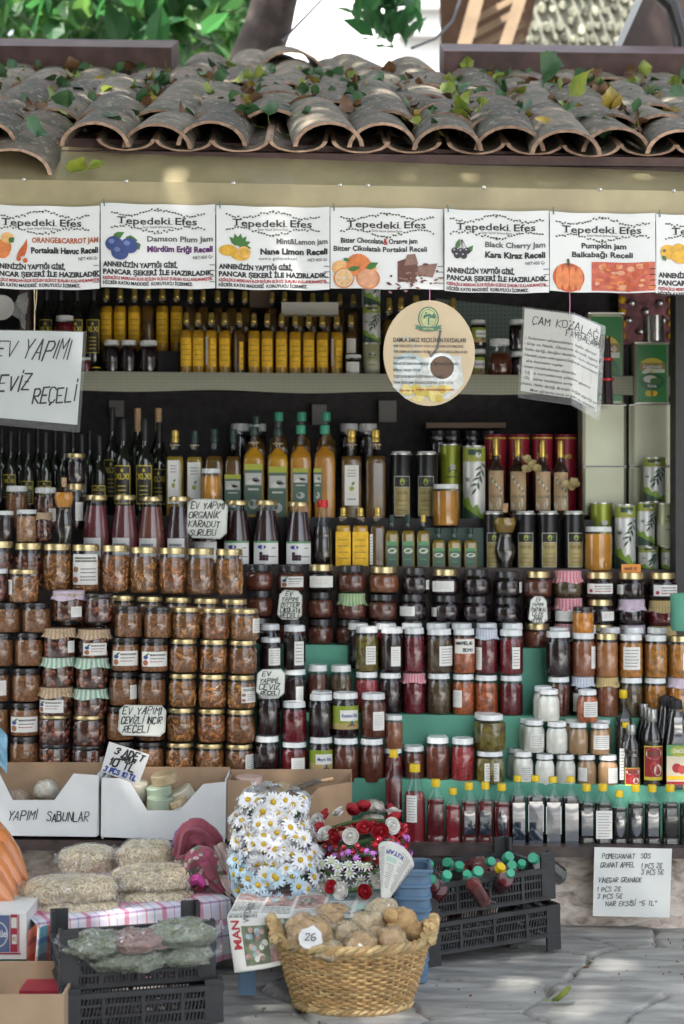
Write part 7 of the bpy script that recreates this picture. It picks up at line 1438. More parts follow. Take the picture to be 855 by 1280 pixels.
for i in range(8):
    qc = P(530, 1148, 4.41) + Matrix.Rotation(R(25), 3, 'Z') @ Vector((.05 + .034 * i, .125, .035 + .014 * (i % 3))); ax = Matrix.Rotation(R(25), 3, 'Z') @ Vector((rr.uniform(-.3, .3), rr.choice((-1, 1)), .1)).normalized(); Y = qc.y; x, y = 600, 1100
    o = bottle(x, 22, y - 68, y, Y, 'dark red bottle lying deeper in the upper black crate, %s along it' % ordn(i), 'ribbed', POM if i % 2 else BLACK_LIQ, GREEN_CAP, [], BOTTLE_PLASTIC, group='capped bottles in the upper black crate'); o.rotation_euler = ax.to_track_quat('Z', 'Y').to_euler(); o.location = qc - ax * .07
# herb bags in the left crate
HERB = mt('dried_green_herbs', (.22, .26, .13), .8, alt=(.09, .12, .05), vs=120, bump=.8, bs=150); HERB2 = mt('brown_spice', (.28, .11, .07), .8, var=.4, vs=120, bump=.6, bs=150)
def flaps(o, dims, seed, mat=WRAP):
    for sg in (-1, 1):
        mb = MB(); mb.grid(lambda u, v: (sg * dims[0] * (.82 + .42 * u), dims[1] * (1 - .35 * u) * (v - .5) * 1.5 + .004 * noise.noise((u * 3, v * 6, seed)), .3 * dims[2] * sin(v * 9 + seed) * u + .35 * dims[2] * u), 5, 10, mat); mb.build('twisted_end', o, angle=180)
for i, (x, y, z, d, m, l) in enumerate(((120, 1180, .20, (.075, .06, .03), HERB, 'bag of green herbs with a tied end at the front corner post'), (172, 1176, .205, (.07, .06, .026), HERB2, 'bag of reddish spice lying between the green herb bags'), (228, 1166, .215, (.08, .06, .032), HERB, 'bag of green herbs at the far end of the herb crate'), (160, 1198, .165, (.09, .05, .03), HERB, 'bag of pale green herbs deep in the herb crate'), (225, 1192, .165, (.08, .05, .03), HERB, 'bag of dark herbs deep at the far end of the crate'))):
    o = lump('herb_bag', l, 'bag', x, y, zY(y, z), d, m, i * 3.3, BAGFILM, 'clear bags of herbs in the black crate', .22); o.rotation_euler.z = R(12 + 10 * (i % 3 - 1)); flaps(o, d, i, BAGFILM)
# low table with plaid cloth
def table_cloth():
    FL, FR_ = P(42, 1150, 4.16), P(286, 1118, 4.42); FL.z = FR_.z = .185; dv = Vector((-.16, .36, 0)); o0 = (FL + FR_) / 2
    PM = plaid_mat('pink_blue_plaid', ((0, (.85, .80, .82)), (.08, (.45, .52, .68)), (.11, (.85, .80, .82)), (.3, (.72, .32, .42)), (.42, (.82, .74, .80)), (.62, (.40, .28, .44)), (.64, (.80, .76, .84)), (.86, (.75, .36, .36)), (.9, (.85, .80, .84))), ((0, (.95, .92, .93)), (.25, (.80, .45, .55)), (.45, (.85, .88, .95)), (.7, (.55, .42, .58)), (.76, (.92, .9, .94))), (1, 1, 1), 5.2, 3.4)
    mb = MB()
    def top(u, v):
        if v < .5: t = v / .5; return FL.lerp(FR_, u) + dv * (1 - t) + Vector((0, 0, .004 * noise.noise((u * 6, v * 6, 1))))
        t = (v - .5) / .5; f = sin(u * 22) * .6 + sin(u * 37 + 1) * .4; out = Vector((.45, -.89, 0)); return FL.lerp(FR_, u) + out * (.012 + .022 * t * (1 + f)) + Vector((0, 0, -.16 * t + .01 * sin(u * 8) * t))
    mb.grid(top, 70, 20, PM)
    def sidef(u, v):
        t = v; f = sin(u * 12) * .5; return FR_ + dv * (1 - (1 - u)) * 1.0 + Vector((.89, .45, 0)) * (.012 + .03 * t * (1 + f) + .03 * t * t) + Vector((0, 0, -.17 * t * (1 - .3 * u)))
    mb.grid(sidef, 24, 14, PM); o = tag(mb.build('tablecloth', origin=o0, loc=o0, angle=180), 'pink and blue plaid cloth hanging from the low noodle table', 'tablecloth')
    t = thing('low_table', 'low crate table under the plaid cloth, one blue foot showing', 'table', o0); mb = MB()
    vs = [FL + Vector((.02, .03, -.006)), FR_ + Vector((-.02, .02, -.006)), FR_ + dv, FL + dv]; vs[2].z = vs[3].z = .179; mb.add(vs + [v - Vector((0, 0, .02)) for v in vs], [(0, 1, 2, 3), (7, 6, 5, 4), (0, 4, 5, 1), (1, 5, 6, 2), (2, 6, 7, 3), (3, 7, 4, 0)], BLUEPL); mb.build('tabletop', t, origin=o0, smooth=False)
    for q in vs: mb = MB(); mb.loft([(.022, 0), (.026, q.z - .03)], BLUEPL, 14, 'square', c=(q.x + (.03 if q.x < 0 and q.x < -.6 else -.03), q.y + .02, 0)); mb.build('leg', t, origin=o0)
table_cloth()
# second cloth in stronger colours hanging at the left corner
def side_cloth():
    o0 = P(70, 1150, 4.12); PM = plaid_mat('orange_turquoise_plaid', ((0, (.62, .2, .12)), (.2, (.70, .30, .16)), (.3, (.12, .1, .22)), (.36, (.75, .72, .72)), (.5, (.2, .5, .6)), (.68, (.16, .40, .5)), (.74, (.5, .16, .13)), (.85, (.3, .62, .68))), ((0, (1, 1, 1)), (.3, (.6, .55, .8)), (.45, (1, .9, .9)), (.75, (.85, .5, .5))), (1, 1, 1), 2, 2.3)
    mb = MB(); mb.grid(lambda u, v: (P(38 + 62 * u - 4 * v, 0, 4.12).x, 4.10 + .022 * sin(u * 17 + v) - .012 * sin(u * 31 + 1) - .02 * v, .18 - .20 * v - .02 * u * v + .012 * sin(u * 5)), 40, 18, PM)
    tag(mb.build('cloth', origin=o0, loc=o0, angle=180), 'orange and turquoise plaid cloth hanging at the outer corner of the low table', 'cloth')
side_cloth()
# bags of noodles
NOOD = mt('dried_noodles', (.84, .72, .50), .55, isl=.18); NOODB = mt('noodle_bed', (.62, .50, .31), .7, var=.3, vs=110, bump=.8, bs=140)
def noodle_bag(x, y, Y, dims, rz, seed, label):
    o = lump('noodle_bag', label, 'bag', x, y, Y, dims, NOODB, seed, None, 'clear bags of home-made noodles on the low table', .11, 1.7, 2.7); o.rotation_euler.z = rz
    bed = o.children[0]; rr = random.Random(seed); mb = MB(); src = bed.data
    for k in range(760):
        pf = src.polygons[rr.randrange(len(src.polygons))]
        if pf.normal.z < -.35: continue
        c = pf.center.copy(); n = pf.normal; t = n.cross(Vector((rr.uniform(-1, 1), rr.uniform(-1, 1), rr.uniform(-.5, .5)))).normalized(); b = n.cross(t); l = rr.uniform(.007, .012); cv = rr.uniform(-.5, .5)
        mb.tube([c + n * .0015 + t * (l * q) + b * (cv * l * q * q) - n * (.3 * l * q * q) for q in (-1, -.3, .3, 1)], .0019, NOOD, 4, cap=False)
    mb.build('noodle_lattice', o)
    mb = MB(); vs = [v.co.copy() for v in src.vertices]; k_ = rr.uniform(0, 9)
    def sq(v):  # film a little squarer and crinkled
        q = Vector((v.x * 1.05, v.y * 1.06, v.z * 1.08)); d = .006 * noise.noise((v.x * 38 + k_, v.y * 38, v.z * 38)); return q + v.normalized() * (.003 + d)
    mb.add([sq(v) for v in vs], [tuple(p_.vertices) for p_ in src.polygons], WRAP); mb.build('plastic_wrap', o, angle=180); flaps(o, dims, seed)
noodle_bag(110, 1077, 4.66, (.075, .06, .042), .05, 3, 'bag of noodles at the back, next to the stone wall, nearer the orange bags'); noodle_bag(183, 1072, 4.62, (.080, .06, .046), -.1, 5, 'topmost bag of noodles on the pile beside the scarves')
noodle_bag(95, 1137, 4.34, (.115, .075, .030), .1, 7, 'bottom bag of noodles on the cloth nearer the orange bags'); noodle_bag(88, 1113, 4.36, (.118, .075, .036), .12, 9, 'upper bag of noodles nearer the orange bags'); noodle_bag(193, 1127, 4.45, (.108, .075, .034), .22, 11, 'bottom bag of noodles on the pile beside the scarves'); noodle_bag(190, 1098, 4.48, (.104, .075, .035), .22, 13, 'middle bag of noodles on the pile beside the scarves')
# orange cones of spice
ORS = mt('orange_spice', (.62, .22, .07), .35, 0, .7, var=.1, vs=12)
for i, (tx, ty, bx, by, r, Y) in enumerate(((21, 1069, -18, 1030, 15, 4.52), (36, 1104, -8, 1040, 16, 4.44), (31, 1114, -16, 1055, 17, 4.38), (25, 1125, -25, 1070, 18, 4.32), (20, 1132, -35, 1085, 21, 4.26), (-4, 1110, -40, 1050, 20, 4.3))):
    a, b = P(tx, ty, Y), P(bx, by, Y + .05); o0 = a; mb = MB(); L_ = b - a; mb.tube([a, a + L_ * .06, a + L_ * .25, a + L_ * .55, a + L_ * .85, b], [.001, .006, r * px(Y) * .55, r * px(Y) * .95, r * px(Y), r * px(Y) * .8], ORS, 14)
    t = thing('spice_cone', 'pointed plastic cone of orange spice at the edge, %s from the top of its heap' % ordn(i), 'bag', o0, 'pointed cones of orange spice'); mb.build('cone', t, origin=o0, angle=180)
# magazine carton, green crate, cardboard box at the lower left
Yc = 4.13; o0 = P(-4, 1200, Yc); o = thing('carton', 'white printed carton with a blue panel and red stripe under the orange cones', 'carton', o0); mb = MB(); a, c = P(-60, 1199, Yc), P(33, 1141, Yc); mb.box(((a.x + c.x) / 2, Yc + .13, (a.z + c.z) / 2), (c.x - a.x, .26, c.z - a.z), WHITE); mb.build('box_body', o, origin=o0, smooth=False)
p = Print(lambda u, v, l: P(u, v, Yc - .001) + Vector((0, -.0005 * l, 0))); MB_ = mt('magazine_blue', (.1, .13, .26), .4); MR = mt('magazine_red', (.34, .03, .06), .4); p.rect(-40, 1144, 12, 1190, MB_, 1); p.rect(13, 1143, 22, 1190, MR, 1); p.rect(23, 1143, 24, 1190, MR, 1); p.ell(-2, 1168, 12, 16, PALE, 2, 20); p.ell(-2, 1168, 10.5, 14.5, MB_, 2.5, 20); p.text('Aktüel', -11, 1171, 9, WHITE, 3, 20, 'l', .02)
p.rect(14, 1147, 21, 1160, PALE, 2); p.rect(15, 1168, 21, 1180, PALE, 2); p.text('4TL', 15.5, 1176, 5, MR, 3, 5, 'l', .02); p.rect(-40, 1191, 26, 1193, MR, 1); p.build('printed_front', o, origin=o0)
crate('dark green slatted crate under the printed carton', -70, 1222, 4.14, .205, .25, .05, GREENPL, 0, 0)
Yb = 3.77; o0 = P(20, 1290, Yb); o = thing('cardboard_box', 'open brown cardboard box in the lower corner beside the black crates', 'box', o0); a, c = P(-90, 1330, Yb), P(80, 1243, Yb)
KR2 = mt('tan_cardboard', (.42, .29, .19), .75, var=.08, vs=12)
for nm, ce, di in (('front_panel', ((a.x + c.x) / 2, Yb, (a.z + c.z) / 2), (c.x - a.x, .005, c.z - a.z)), ('back_panel', ((a.x + c.x) / 2, Yb + .24, (a.z + c.z) / 2 + .005), (c.x - a.x, .005, c.z - a.z + .01)), ('side_panel', (c.x - .0025, Yb + .12, (a.z + c.z) / 2), (.005, .234, c.z - a.z)), ('side_panel', (a.x, Yb + .12, (a.z + c.z) / 2), (.005, .234, c.z - a.z))): mb = MB(); mb.box(ce, di, KR2); mb.build(nm, o, origin=o0, smooth=False)
mb = MB(); mb.box((P(50, 0, 3.9).x, 3.93, P(0, 1241, 3.9).z), (.09, .1, .02), mt('red_packet', (.3, .02, .04), .4)); tag(mb.build('packet', origin=P(50, 1241, 3.9), loc=P(50, 1241, 3.9), smooth=False), 'dark red packet lying in the open cardboard box', 'packet')
mb = MB(); mb.grid(lambda u, v: P(-8 + 17 * u, 915 + 48 * v - 6 * sin(u * 4), 4.93) + Vector((0, .01 * noise.noise((u * 4, v * 4, 2)), 0)), 10, 14, mt('pale_blue_bag', (.22, .45, .62), .4, 0, .4, var=.15, vs=20)); tag(mb.build('plastic_bag', origin=P(0, 940, 4.93), loc=P(0, 940, 4.93), angle=180), 'pale blue plastic bag hanging at the edge before the brown paste jars', 'bag')
# scarves
def scarf(label, pts, r, mat, seed):
    q = [P(x, y, Y) for x, y, Y in pts]; o0 = q[0]; n = 26; path = []
    for i in range(n + 1):
        t = i / n * (len(q) - 1); k = min(int(t), len(q) - 2); f = t - k; p0, p1, p2, p3 = q[max(k - 1, 0)], q[k], q[k + 1], q[min(k + 2, len(q) - 1)]
        path.append(.5 * ((2 * p1) + (p2 - p0) * f + (2 * p0 - 5 * p1 + 4 * p2 - p3) * f * f + (3 * p1 - p0 - 3 * p2 + p3) * f ** 3))
    mb = MB(); m = 20
    def fn(u, v):
        i = u * n; k = min(int(i), n - 1); c = path[k].lerp(path[k + 1], i - k); d = (path[k + 1] - path[k]).normalized(); x = d.cross(Vector((.1, -.4, .9))).normalized(); y = x.cross(d); a = 2 * PI * v
        rr_ = r * (.75 + .5 * abs(sin(PI * min(max(u, .06), .94)))) * (1 + .2 * sin(6 * a + 2.5 * u + seed) + .09 * sin(11 * a - 2 * u) + .13 * noise.noise((u * 6, sin(a), seed))) * (1 - .06 * max(0, 1 - 5 * abs(noise.noise((u * 9 + seed, cos(a) * 1.3, sin(a) * 1.3)))))
        return c + (x * cos(a) + y * sin(a)) * rr_
    mb.grid(fn, 110, 40, mat); o = tag(mb.build('scarf', origin=o0, loc=o0, angle=180), label, 'scarf', 'scarves bundled on the table'); return o
def floral(name, base, spots, sc):
    m, nt, b = new_mat(name); L = nt.links.new; b.inputs['Roughness'].default_value = .85; b.inputs['Sheen Weight'].default_value = .3; tc = node(nt, 'ShaderNodeTexCoord'); v = node(nt, 'ShaderNodeTexVoronoi'); v.inputs['Scale'].default_value = sc; L(tc.outputs['Object'], v.inputs['Vector'])
    r = node(nt, 'ShaderNodeValToRGB'); r.color_ramp.interpolation = 'CONSTANT'; e = r.color_ramp.elements; e[0].color = c4(base); e[1].position = .5; e[1].color = c4(spots[0])
    for i, s_ in enumerate(spots[1:]): x = e.new(.62 + .12 * i); x.color = c4(s_)
    sp = node(nt, 'ShaderNodeSeparateColor'); L(v.outputs['Color'], sp.inputs[0]); L(sp.outputs[0], r.inputs[0]); L(r.outputs[0], b.inputs['Base Color']); return m
MAR = mt('maroon_cotton', (.24, .045, .075), .85, var=.15, vs=30, bump=.15, bs=120, sheen=.3); FLO = floral('floral_maroon', (.27, .06, .09), ((.27, .06, .09), (.5, .42, .4), (.12, .16, .1), (.34, .06, .14)), 75); BEI = mt('beige_pink_cotton', (.48, .36, .33), .85, var=.12, vs=30, bump=.15, bs=120, sheen=.3); PUR = mt('purple_cotton', (.2, .1, .36), .8, var=.2, vs=40, sheen=.3); MAG = mt('magenta_cotton', (.5, .06, .28), .75, var=.2, vs=40)
scarf('purple scarf end at the top of the bundle beside the noodles', ((222, 1060, 4.62), (234, 1044, 4.6), (246, 1048, 4.58)), .022, PUR, 1); scarf('plain maroon scarf arching over the top of the bundle', ((226, 1072, 4.56), (240, 1042, 4.54), (262, 1050, 4.54), (268, 1075, 4.55)), .026, MAR, 2); scarf('floral maroon scarf folded across the front of the bundle', ((236, 1096, 4.5), (252, 1074, 4.48), (268, 1094, 4.48), (284, 1110, 4.48)), .027, FLO, 3)
scarf('beige-pink scarf hanging down at the end of the bundle near the daisies', ((272, 1058, 4.52), (282, 1076, 4.5), (288, 1100, 4.47), (296, 1118, 4.44)), .022, BEI, 4); scarf('magenta scarf end peeking out low in the bundle', ((238, 1104, 4.47), (248, 1098, 4.46), (256, 1106, 4.46)), .010, MAG, 5); scarf('floral scarf at the back of the bundle beside the topmost noodles', ((224, 1084, 4.56), (238, 1076, 4.54), (256, 1060, 4.55), (276, 1054, 4.56)), .024, FLO, 6); scarf('maroon scarf lying low along the bundle', ((246, 1112, 4.5), (262, 1088, 4.5), (278, 1084, 4.5), (290, 1096, 4.49)), .022, MAR, 7)
# blue crates under the newspaper and behind the basket
o = crate('blue plastic crate on feet under the newspaper', 300, 1214, 4.14, .37, .32, .11, BLUEPL, R(4), .0, .075, group='blue plastic crates'); o.location.z = .085
for i, (y, dx) in enumerate(((1236, 0), (1158, 3))):
    q = P(512 + dx, y, 4.33); q.z = max(q.z, .004) if i else .004; o = thing('crate', 'ribbed blue plastic crate beside the bottle crates, %s of two stacked' % ('lower', 'upper')[i], 'crate', q, 'ribbed blue crates'); mb = MB(); pr = []
    for k in range(5): z = .031 * k; pr += [(.045, z), (.045, z + .02), (.049, z + .022), (.049, z + .028), (.045, z + .031)]
    mb.loft(pr + [(.041, .155), (.041, .02), (0, .02)], BLUEPL, 32, 'square', sx=1.0, sy=1.5); mb.build('body', o); mb = MB(); mb.tube([(a_ * .047, b_ * .07, .157) for a_, b_ in ((-1, -1), (1, -1), (1, 1), (-1, 1))], .005, BLUEPL, 6, True); mb.build('rim', o)
def paper_print(fn, w, h, o, o0, seed, head=True):
    p = Print(fn); rr = random.Random(seed); NG = mt('newsprint_grey', (.28, .28, .27), .7, var=.3, vs=60); PH = [mt('photo_green', (.13, .16, .1), .6, var=.6, vs=40), mt('photo_pink', (.42, .26, .24), .6, var=.5, vs=50), mt('photo_blue', (.26, .34, .38), .6, var=.4, vs=40), mt('photo_mint', (.4, .58, .5), .6)]
    cols = 5; cw = w / cols
    for c in range(cols):
        y = h * .04
        while y < h * .96:
            if rr.random() < .2:
                hh = rr.uniform(.1, .25) * h; hh = min(hh, h * .96 - y); m = rr.choice(PH); p.rect(c * cw + w * .01, y, (c + 1) * cw - w * .01, y + hh, m, 1, 4, 4)
                for k in range(8): p.ell(c * cw + cw * rr.uniform(.15, .85), y + hh * rr.uniform(.2, .8), cw * .08, hh * .12, rr.choice(PH), 2 + k * .1, 8)
                y += hh + h * .015
            else:
                x = c * cw + w * .012; x1 = (c + 1) * cw - w * .012
                while x < x1: ww = rr.uniform(.01, .04) * w; p.rect(x, y, min(x + ww, x1), y + h * .008, NG, 1, 1); x += ww + w * .006
                y += h * .018
    if head: p.rect(0, 0, w * .22, h * .98, WHITE, 3, 4, 8)
    return p
NEWS = mt('newspaper', (.66, .66, .63), .75, var=.05, vs=20)
def newspaper():
    A, B_ = P(284, 1146, 4.10), P(480, 1140, 4.14); A.z = .215; B_.z = .215; bk = Vector((.03, .36, .01)); o0 = (A + B_) / 2
    def fn(u, v, l):
        s, t = u / 100, v / 100
        if t < .55: q = A.lerp(B_, s) + bk * (1 - t / .55) + Vector((0, 0, .006 * noise.noise((s * 5, t * 5, 2)) + .0004 * l))
        else: k = (t - .55) / .45; q = A.lerp(B_, s) + Vector((.02 * k, -.014 - .018 * k * (1 - s) - .012 * sin(s * 8) * k - .0005 * l, -.125 * k * (1 - .45 * s) - .006 * k * k)); 
        return q
    mb = MB(); mb.grid(lambda a, b: fn(a * 100, b * 100, 0), 30, 30, NEWS); o = tag(mb.build('newspaper', origin=o0, loc=o0, angle=180), 'printed newspaper sheet draped over the blue crate under the flower crowns', 'newspaper')
    p = paper_print(fn, 100, 100, o, o0, 4, False); q = Print(fn); p.rect(1, 50, 24, 99, NEWS, 3, 3, 8); p.rect(8, 63, 24, 96, mt('photo_green', (.13, .16, .1), .6), 4, 3, 6)
    rr = random.Random(3)
    for k in range(22): p.ell(rr.uniform(10, 22), rr.uniform(66, 93), 1.6, 2.6, (mt('photo_pink', (.42, .26, .24), .6), mt('photo_blue', (.26, .34, .38), .6), PALE)[k % 3], 5 + k * .05, 8)
    f2 = lambda u, v, l: fn(3 + v, 92 - u, l)
    vs, fs = text_geo('MAN', .03, 0); x0 = min(v[0] for v in vs); x1 = max(v[0] for v in vs); p.mb.add([fn(7 - v[1] * 7, 82 - (v[0] - x0) / (x1 - x0) * 24, 5) for v in vs], fs, RED_INK)
    vs, fs = text_geo('WORLD', .01, 0); x0 = min(v[0] for v in vs); x1 = max(v[0] for v in vs); p.mb.add([fn(14 - v[1] * 6, 60 - (v[0] - x0) / (x1 - x0) * 22, 5) for v in vs], fs, INK2)
    p.build('printed_lettering', o, origin=o0)
newspaper()
def paper_cone():
    tip, rim = P(478, 1134, 4.16), P(496, 1068, 4.22); o0 = tip; ax = rim - tip; L_ = ax.length; d = ax.normalized(); x = d.cross(Vector((0, 1, 0))).normalized(); y = x.cross(d)
    fn = lambda u, v, l: (lambda t, a: tip + d * (L_ * (t + .12 * sin(a * 1. + 2.2) * t)) + (x * cos(a) + y * sin(a)) * ((.047 * t + .002) * (1 + .06 * sin(3 * a)) + l * .0005))(v / 100, 2 * PI * u / 100)
    mb = MB(); mb.grid(lambda a, b: fn(a * 104, b * 100, 0), 40, 10, NEWS); o = tag(mb.build('paper_cone', origin=o0, loc=o0, angle=180), 'cone rolled from newspaper leaning on the rose crowns', 'paper cone'); p = Print(fn); rr = random.Random(2); NG = MT['newsprint_grey']
    for c in range(7):
        for r_ in range(20):
            v = 30 + r_ * 3.2
            if v > 66 and c in (1, 5): continue
            p.rect(c * 15 + 1, v, c * 15 + rr.uniform(8, 13), v + 1.1, NG, 1, 3)
    for c in (1, 5): p.rect(c * 15, 70, c * 15 + 12, 78, mt('photo_mint', (.4, .58, .5), .6), 1.5, 4)
    p.text('KITAPI', 70, 88, 7, BLUE_INK, 2, 18, 'l', .02); p.build('printed_lettering', o, origin=o0)
paper_cone()
# flower crowns
def daisy_mesh(pet, cen, n=15, r=.027, key=''):
    def f():
        mb = MB(); rr = random.Random(n)
        for k in range(n):
            a = 2 * PI * k / n + rr.uniform(-.06, .06); l = r * rr.uniform(.9, 1.05); w = r * .17; z = rr.uniform(.0, .003); c, s_ = cos(a), sin(a)
            pts = [(.005, -w * .5, 0), (.005, w * .5, 0), (l * .6, w, .003 + z), (l, w * .35, -.002 + z), (l, -w * .35, -.002 + z), (l * .6, -w, .003 + z)]
            mb.add([(x * c - y * s_, x * s_ + y * c, q) for x, y, q in pts], [(0, 1, 2, 5), (5, 2, 3, 4)], pet)
        mb.loft([(.0075, .001), (.0075, .004), (.005, .006), (0, .0065)], cen, 10); return mb.mesh('daisy', angle=60)
    return cached(('daisy', key), f)
PET = mt('white_petal', (.78, .79, .82), .6, isl=.06); PETB = mt('pale_blue_petal', (.52, .69, .80), .6, isl=.1); YC = mt('yellow_centre', (.55, .36, .02), .7, var=.2, vs=200); LILAC = mt('lilac_petal', (.45, .16, .5), .6, isl=.2)
DW, DBL = daisy_mesh(PET, YC, key='w'), daisy_mesh(PETB, YC, key='b'); DS = daisy_mesh(PET, mt('pale_green_centre', (.5, .55, .35), .7), 9, .018, 's'); DLI = daisy_mesh(LILAC, LILAC, 8, .013, 'l')
def rose_mesh(mat, key, r=.021):
    def f():
        mb = MB(); rr = random.Random(4)
        for ring, (n, ro, ti, hh) in enumerate(((3, .28, .05, .95), (4, .5, .2, .85), (5, .75, .5, .7), (6, .9, .9, .68))):
            for k in range(n):
                a0 = 2 * PI * (k + .5 * (ring % 2)) / n; wd = 2.6 * PI / n
                mb.grid(lambda u, v: (r * ro * (.55 + .45 * v + .2 * ti * v * v) * cos(a0 + (u - .5) * wd), r * ro * (.55 + .45 * v + .2 * ti * v * v) * sin(a0 + (u - .5) * wd), r * (hh * v * (1 - .25 * (2 * u - 1) ** 2) + .05)), 6, 4, mat)
        mb.loft([(r * .7, .1 * r), (r * .62, .5 * r), (0, .62 * r)], mat, 12); mb.loft([(r * .1, .3 * r), (r * .26, r * .6), (r * .2, r * .95), (0, r)], mat, 9)
        return mb.mesh('rose', angle=180)
    return cached(('rose', key), f)
REDP, WHP = mt('red_rose_petal', (.38, .008, .018), .6, isl=.25), mt('white_rose_petal', (.74, .72, .68), .65, isl=.06); RR_, RW = rose_mesh(REDP, 'r'), rose_mesh(WHP, 'w', .021); STEM = mt('green_wire', (.06, .13, .04), .7)
def flower_crown(label, x, y, Y, Rr, tilt, items, nrow, name, fat=.018, seed=1, hgt=.02, sx=1.0):
    o0 = P(x, y, Y); o = thing('flower_garland', label, 'flower crown', o0, 'artificial flower crowns'); o.rotation_euler = (tilt[0], tilt[1], 0); rr = random.Random(seed)
    mb = MB(); mb.tube([(Rr * sx * cos(a), Rr * sin(a), 0) for a in [2 * PI * i / 28 for i in range(28)]], .006, STEM, 6, True); mb.build('wire_ring', o)
    for row in range(nrow):
        n = max(8, int(2 * PI * Rr / items[1]))
        for k in range(n):
            a = 2 * PI * (k + .5 * (row % 2)) / n + rr.uniform(-.08, .08)
            el = (row - (nrow - 1) / 2) * (1.1 / max(1, nrow - 1)) * 1.2 + rr.gauss(0, .18) if nrow > 1 else rr.gauss(.25, .3)
            if sin(a) > .55 and el < .3: continue
            d = Vector((cos(a) * cos(el), sin(a) * cos(el), sin(el))); me = items[0][rr.randrange(len(items[0]))] if not callable(items[0]) else items[0](k)
            q = obj(name, me, o, Vector((Rr * sx * cos(a), Rr * sin(a), (el / .7) * hgt)) + d * fat); qq = d + Vector((rr.gauss(0, .38), rr.gauss(0, .38), rr.gauss(0, .38))); q.rotation_euler = qq.to_track_quat('Z', 'Y').to_euler(); q.scale = (rr.uniform(.85, 1.1),) * 3
    return o
flower_crown('white daisy crown on top of the stack, before the brown carton', 342, 1016, 4.45, .066, (.08, .0), ([DW], .021), 4, 'daisy', .020, 1, .030); flower_crown('white daisy crown second from the top of the stack', 337, 1042, 4.43, .074, (.05, .09), ([DW], .021), 4, 'daisy', .022, 2, .030); flower_crown('white daisy crown third from the top, right above the blue one', 347, 1066, 4.41, .076, (.05, -.08), ([DW], .021), 4, 'daisy', .023, 3, .030); flower_crown('pale blue daisy crown at the bottom of the stack', 344, 1092, 4.39, .082, (.05, .0), ([DBL, DBL, DW], .021), 3, 'daisy', .026, 4, .024, 1.05)
mb = MB(); c0 = P(337, 1060, 4.30); add_leaf(mb, (0, 0, 0), .012, mt('pink_bud', (.6, .05, .2), .6), random.Random(1), None, False); tag(mb.build('flower_bud', loc=c0), 'tiny pink bud between the white daisies', 'flower')
flower_crown('red and white rose crown on top, tilted beside the wrapped soap blocks', 446, 1040, 4.50, .092, (.12, -.16), (lambda k: RW if k % 5 in (0, 2) else RR_, .034), 2, 'rose', .016, 5, .016)
bm_ = MB(); bm_.loft([(.0, 0), (.006, .002), (.0085, .008), (.006, .014), (0, .016)], mt('red_bead', (.45, .006, .03), .2, 0, .7), 10); BEAD = bm_.mesh('bead')
DRED = daisy_mesh(REDP, REDP, 8, .015, 'r')
flower_crown('glossy red blossom and bead crown between roses and white blossoms', 458, 1055, 4.47, .094, (.10, -.14), ([DRED, DRED, BEAD], .017), 2, 'blossom', .014, 6, .014)
flower_crown('lilac blossom crown showing under the red blossoms', 462, 1066, 4.44, .090, (.10, -.16), ([DLI], .020), 2, 'blossom', .018, 7, .014)
flower_crown('crown of small white blossoms under the lilac ones', 448, 1080, 4.42, .098, (.08, -.10), ([DS], .022), 3, 'blossom', .016, 8, .018)
flower_crown('red rose crown with white collars at the bottom beside the newspaper cone', 452, 1098, 4.37, .085, (.08, -.28), (lambda k: RW if k % 2 else RR_, .032), 1, 'rose', .022, 9, .01)
